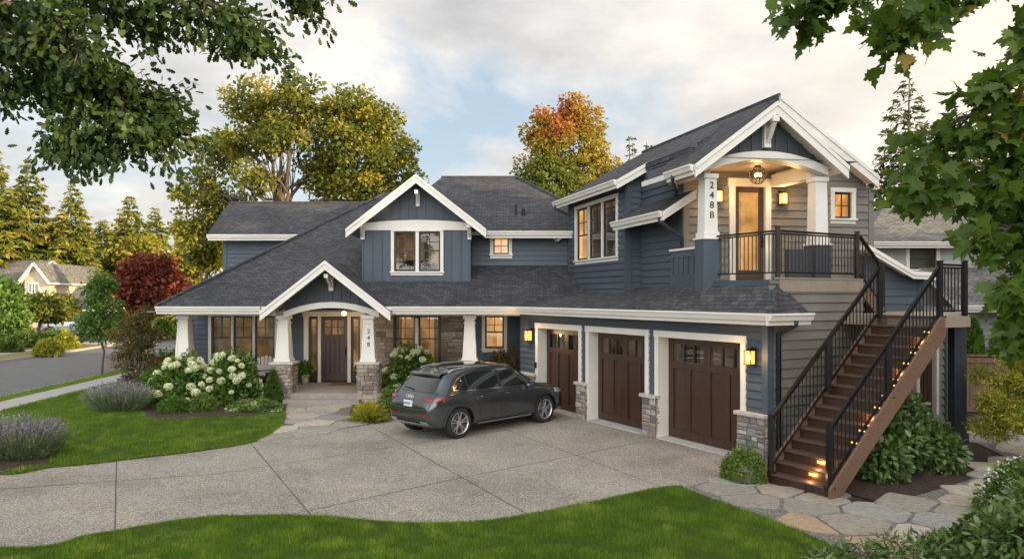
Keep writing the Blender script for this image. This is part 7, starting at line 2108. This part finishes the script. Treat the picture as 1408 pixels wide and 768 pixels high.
# ------------------------------------------------------------------ big trees near the camera
def near_tree(name, label, base, trunk_top, branches, mat, shape, size, seed, per, spray_r, trunk_r=.3, bark='bark', droop=.5, up=.35, lat=1.0):
    """branches: lists of world points; leafy twigs leave every branch"""
    g = np.random.default_rng(seed); t = thing(name, label, 'tree', base); mb = MB()
    limb(mb, base, trunk_top, trunk_r, trunk_r * .6, 0, g, 10, 6, .02); C = []; O = []; T = []
    for (pts, r0, dens, rad) in branches:
        P = [Vector(p) for p in pts]; fine = []
        for i in range(len(P) - 1):
            for k in range(6): fine.append(P[i].lerp(P[i + 1], k / 6) + Vector(g.normal(size=3) * .007))
        fine.append(P[-1]); n = len(fine)
        mb.tube(fine, [r0 * (1 - .85 * i / n) + .004 for i in range(n)], 6)
        for i in range(int(dens)):
            f = g.uniform(.12, 1.0); p = fine[min(n - 1, int(f * n))]; d = (fine[min(n - 1, int(f * n) + 1)] - fine[max(0, int(f * n) - 1)]).normalized()
            dv = unit((np.array(d) * .7 + g.normal(size=3) * np.array([.8, .8, .55]))[None])[0]; L = rad * g.uniform(.4, 1.1)
            e = np.array(p) + dv * L; e[2] -= .12 * L
            mb.tube([p, Vector((np.array(p) + e) / 2 + np.array([0, 0, .04 * L])), Vector(e)], [.006 + r0 * .12, .004 + r0 * .06, .002], 4)
            k = max(3, int(per * L / rad)); q = g.uniform(.25, 1.05, k)
            tw = np.array(p)[None] + (e - np.array(p))[None] * q[:, None] + g.normal(size=(k, 3)) * spray_r * np.array([1, 1, .7])
            C.append(tw); O.append(np.repeat(dv[None], k, 0) * .8 + g.normal(size=(k, 3)) * .5); T.append(np.full(k, np.clip(g.normal(.45, .2), 0, 1)))
    C = np.concatenate(C); O = np.concatenate(O); T = np.concatenate(T)
    mb.build('trunk', bark, t, smooth=True)
    foliage('crown', [leaves(C, size, shape, O, up, droop, .35, T + g.normal(0, .18, len(T)), g)], mat, t)
    return t
def br(pts, r, dens, rad): return ([tuple(at(px, py, d)) for px, py, d in pts], r, dens, rad)
ob_ = at(-420, 60, 9.5)
near_tree('oak_tree', 'large oak whose dark leafy boughs hang into the view above the left lawn', (ob_.x, ob_.y, 0), (ob_.x + .3, ob_.y, 6.4), [
    br([(-380, 60, 9.5), (-120, -20, 9.3), (0, 28, 9.0), (60, 60, 9.0), (130, 105, 9.0), (185, 150, 9.2), (235, 180, 9.3)], .13, 70, .62),
    br([(-300, 80, 9.5), (-80, 40, 9.4), (40, 70, 9.2), (75, 110, 9.3), (95, 150, 9.3), (90, 190, 9.2)], .08, 40, .5),
    br([(30, 45, 9.0), (75, 90, 8.9), (110, 120, 8.9), (105, 160, 8.8), (105, 195, 8.9)], .05, 40, .5),
    br([(120, 100, 9.0), (165, 120, 9.2), (205, 140, 9.4), (235, 150, 9.4)], .05, 36, .5),
    br([(-200, -120, 9), (60, -90, 8.8), (180, -45, 8.8), (260, -12, 8.8), (320, 20, 8.9), (350, 50, 9)], .10, 84, .6),
    br([(180, -60, 8.9), (300, -60, 8.9), (370, -30, 9.0), (415, -8, 9.1)], .06, 44, .45),
    br([(-120, -30, 9.1), (0, -40, 9), (100, -20, 9), (150, 20, 9), (190, 20, 9)], .07, 60, .6),
    br([(-150, 40, 9), (-60, 60, 9), (-10, 95, 9), (20, 120, 9)], .06, 36, .5),
    br([(-60, 0, 8.6), (0, 5, 8.5), (50, 10, 8.6), (100, 40, 8.6), (110, 75, 8.6)], .05, 50, .55),
    br([(130, 105, 9.0), (160, 140, 8.9), (180, 175, 8.9), (160, 190, 9)], .04, 34, .45),
  ], 'oak_leaf', LEAF_OAK, .105, 201, 37, .11, .42, droop=.55)
mb_ = at(1720, 250, 5.6)
near_tree('maple_tree', 'maple with large lobed green leaves reaching into the view beside the apartment', (mb_.x, mb_.y, 0), (mb_.x - .1, mb_.y, 4.9), [
    br([(1700, -90, 5.6), (1520, -80, 5.2), (1380, -65, 4.9), (1260, -40, 4.7), (1180, -8, 4.6), (1100, 14, 4.6)], .05, 34, .26),
    br([(1600, -30, 5.2), (1450, -40, 5.0), (1340, -25, 4.8), (1280, 5, 4.7), (1240, 38, 4.7)], .04, 24, .26),
    br([(1680, 40, 5.4), (1560, 50, 5.2), (1480, 60, 5.0), (1420, 90, 4.9), (1370, 130, 4.9), (1330, 160, 4.9)], .045, 26, .26),
    br([(1690, 130, 5.5), (1570, 130, 5.2), (1470, 145, 5.0), (1400, 172, 5.0), (1330, 195, 5.0), (1270, 210, 5.0)], .045, 30, .27),
    br([(1700, 190, 5.5), (1580, 205, 5.2), (1480, 220, 5.1), (1410, 238, 5.1), (1345, 250, 5.1), (1275, 262, 5.1)], .04, 32, .24),
    br([(1700, 240, 5.5), (1590, 260, 5.2), (1510, 275, 5.0), (1450, 295, 5.0), (1400, 310, 5.0), (1350, 318, 5.0)], .04, 28, .22),
    br([(1700, 290, 5.5), (1610, 315, 5.2), (1540, 345, 5.0), (1470, 368, 4.9), (1420, 382, 4.9), (1375, 395, 4.9)], .04, 18, .18),
    br([(1720, 350, 5.5), (1610, 380, 5.2), (1520, 410, 5.0), (1450, 440, 4.9), (1400, 455, 4.9)], .035, 14, .16),
    br([(1690, 10, 5.4), (1540, 5, 5.2), (1470, 15, 5.0), (1430, 50, 4.9)], .04, 36, .32),
    br([(1690, 100, 5.4), (1560, 160, 5.2), (1490, 200, 5.0), (1450, 260, 4.9), (1430, 330, 4.9)], .04, 40, .30),
    br([(1690, 60, 5.6), (1560, 90, 5.4), (1480, 110, 5.3), (1440, 150, 5.2), (1420, 200, 5.2)], .04, 36, .30),
  ], 'maple_leaf', LEAF_MAPLE, .122, 202, 17, .08, .24, droop=.45, up=.5)
# unseen conifers added to keep the low sun off the house and lawns
for i, (x, y, h, r) in enumerate(((25, -6, 21, 5.5), (27, 0.5, 23, 6), (25, 6.5, 20, 5.2), (29, 12.0, 22, 5.8), (33, 17.5, 19, 5.5), (21, -12, 20, 5.5), (36, 4, 24, 6))):
    conifer('tall dark conifer added outside the view to shade the house', (x, y, 0), h, r, 'dark_needle', 500 + i, 'added shade conifers out of view', .8, leaf=.9)
# ------------------------------------------------------------------ grass
def blades(name, poly, n, zb, h, w, seed, mat='grass_blade', ymax=None):
    g = np.random.default_rng(seed); P = np.array(poly); lo_, hi_ = P.min(0), P.max(0)
    out = np.zeros((0, 2)); need = n
    X, Y = P[:, 0], P[:, 1]; X1, Y1 = np.roll(X, 1), np.roll(Y, 1)
    while len(out) < n:
        q = g.uniform(lo_, hi_, (20000, 2)); ins = np.zeros(len(q), bool)
        for a, b_, c_, d_ in zip(X, Y, X1, Y1):
            cnd = (b_ > q[:, 1]) != (d_ > q[:, 1])
            with np.errstate(divide='ignore', invalid='ignore'): ins ^= cnd & (q[:, 0] < (c_ - a) * (q[:, 1] - b_) / (d_ - b_) + a)
        for bed in BEDS:
            bx = np.array(bed); ib = np.zeros(len(q), bool)
            for k in range(len(bx)):
                a, b_ = bx[k]; c_, d_ = bx[k - 1]
                cnd = (b_ > q[:, 1]) != (d_ > q[:, 1])
                with np.errstate(divide='ignore', invalid='ignore'): ib ^= cnd & (q[:, 0] < (c_ - a) * (q[:, 1] - b_) / (d_ - b_) + a)
            ins &= ~ib
        out = np.concatenate([out, q[ins]])
    out = out[:n]
    C = np.stack([out[:, 0], out[:, 1], np.full(n, zb)], 1); A = g.uniform(0, 6.28, n); ln = g.uniform(.1, .75, n)
    D = np.stack([np.cos(A) * ln, np.sin(A) * ln, np.ones(n)], 1)
    def vnoise(sc, sd):
        gr = np.random.default_rng(sd).uniform(-1, 1, (257, 257)); u = (C[:, 0] + .35 * C[:, 1]) / sc + 100; v = (C[:, 1] - .2 * C[:, 0]) / sc + 100
        i, j = np.floor(u).astype(int), np.floor(v).astype(int); a, b = u - i, v - j; a = a * a * (3 - 2 * a); b = b * b * (3 - 2 * b); i %= 256; j %= 256
        return (gr[i, j] * (1 - a) + gr[i + 1, j] * a) * (1 - b) + (gr[i, j + 1] * (1 - a) + gr[i + 1, j + 1] * a) * b
    tuft = vnoise(.22, seed + 1) + .6 * vnoise(.5, seed + 2)
    wv = np.sin(C[:, 0] * 1.7) * np.sin(C[:, 1] * 2.3 + 1)
    tone = np.clip(.42 + .08 * wv + .24 * tuft + .12 * vnoise(1.3, seed + 3) + g.normal(0, .16, n), 0, 1)
    s = h * g.uniform(.5, 1.2, n) * (1 + .35 * tuft)
    o = foliage(name, [leaves(C, s, L_([(0, -w, 0), (0, w, 0), (1, 0, 0)]), D * 30, .1, 0, .2, tone, g)], mat)
    return tag(o, kind='stuff')
vis_front = drive_edge[10:] + smooth_line([g2(938, 672), g2(985, 690), g2(1040, 710), g2(1120, 742), g2(1180, 770)], 5)[1:] + [(4.3, 8.6), (-7.5, 8.6)]
blades('grass', vis_front, 150000, .03, .062, .075, 301)
blades('grass', left_edge + [(-7.6, 22.5), (-11.2, 23.2), (XL(-14.4, 27), 27), (XL(-14.4, 20), 20)], 130000, .027, .065, .10, 302)
blades('grass', [(XL(-16.25, 20), 20), (XL(-15.6, 20), 20), (XL(-15.6, 45), 45), (XL(-16.25, 45), 45)], 14000, .02, .06, .12, 303)
def edge_blades(name, line, n, zb, h, w, seed):
    g = np.random.default_rng(seed); P = np.array(line); seg = g.integers(0, len(P) - 1, n); f = g.uniform(0, 1, n)[:, None]
    q = P[seg] * (1 - f) + P[seg + 1] * f; d = unit(np.concatenate([P[seg + 1] - P[seg], np.zeros((n, 1))], 1)); nr = np.stack([-d[:, 1], d[:, 0]], 1)
    q = q + nr * g.normal(0, .022, n)[:, None]
    C = np.stack([q[:, 0], q[:, 1], np.full(n, zb)], 1); A = g.uniform(0, 6.28, n); ln = g.uniform(.2, 1.2, n)
    D = np.stack([np.cos(A) * ln, np.sin(A) * ln, np.ones(n)], 1)
    tag(foliage(name, [leaves(C, h * g.uniform(.5, 1.3, n), L_([(0, -w, 0), (0, w, 0), (1, 0, 0)]), D * 30, .1, 0, .2, np.clip(g.normal(.5, .25, n), 0, 1), g)], 'grass_blade'), kind='stuff')
edge_blades('grass', drive_edge[8:], 16000, .01, .06, .08, 311)
edge_blades('grass', left_edge, 14000, .01, .06, .10, 312)
# a few fallen leaves on the near lawn
fp = [(212, 736), (515, 727), (735, 736), (440, 731), (1010, 755), (905, 700), (250, 748)]
for i, (px, py) in enumerate(fp):
    p = ground(px, py, .07); g = np.random.default_rng(400 + i)
    o = foliage('fallen_leaf', [leaves(np.array([[p.x, p.y, .075]]), .09, LEAF_MAPLE, np.array([[math.cos(i), math.sin(i), 0]]) * 9, .9, 0, .1, np.array([.9]), g)], 'copper_leaf', None, (p.x, p.y, .07))
    tag(o, 'brown fallen maple leaf lying on the near lawn', 'leaf', 'fallen leaves on the near lawn')
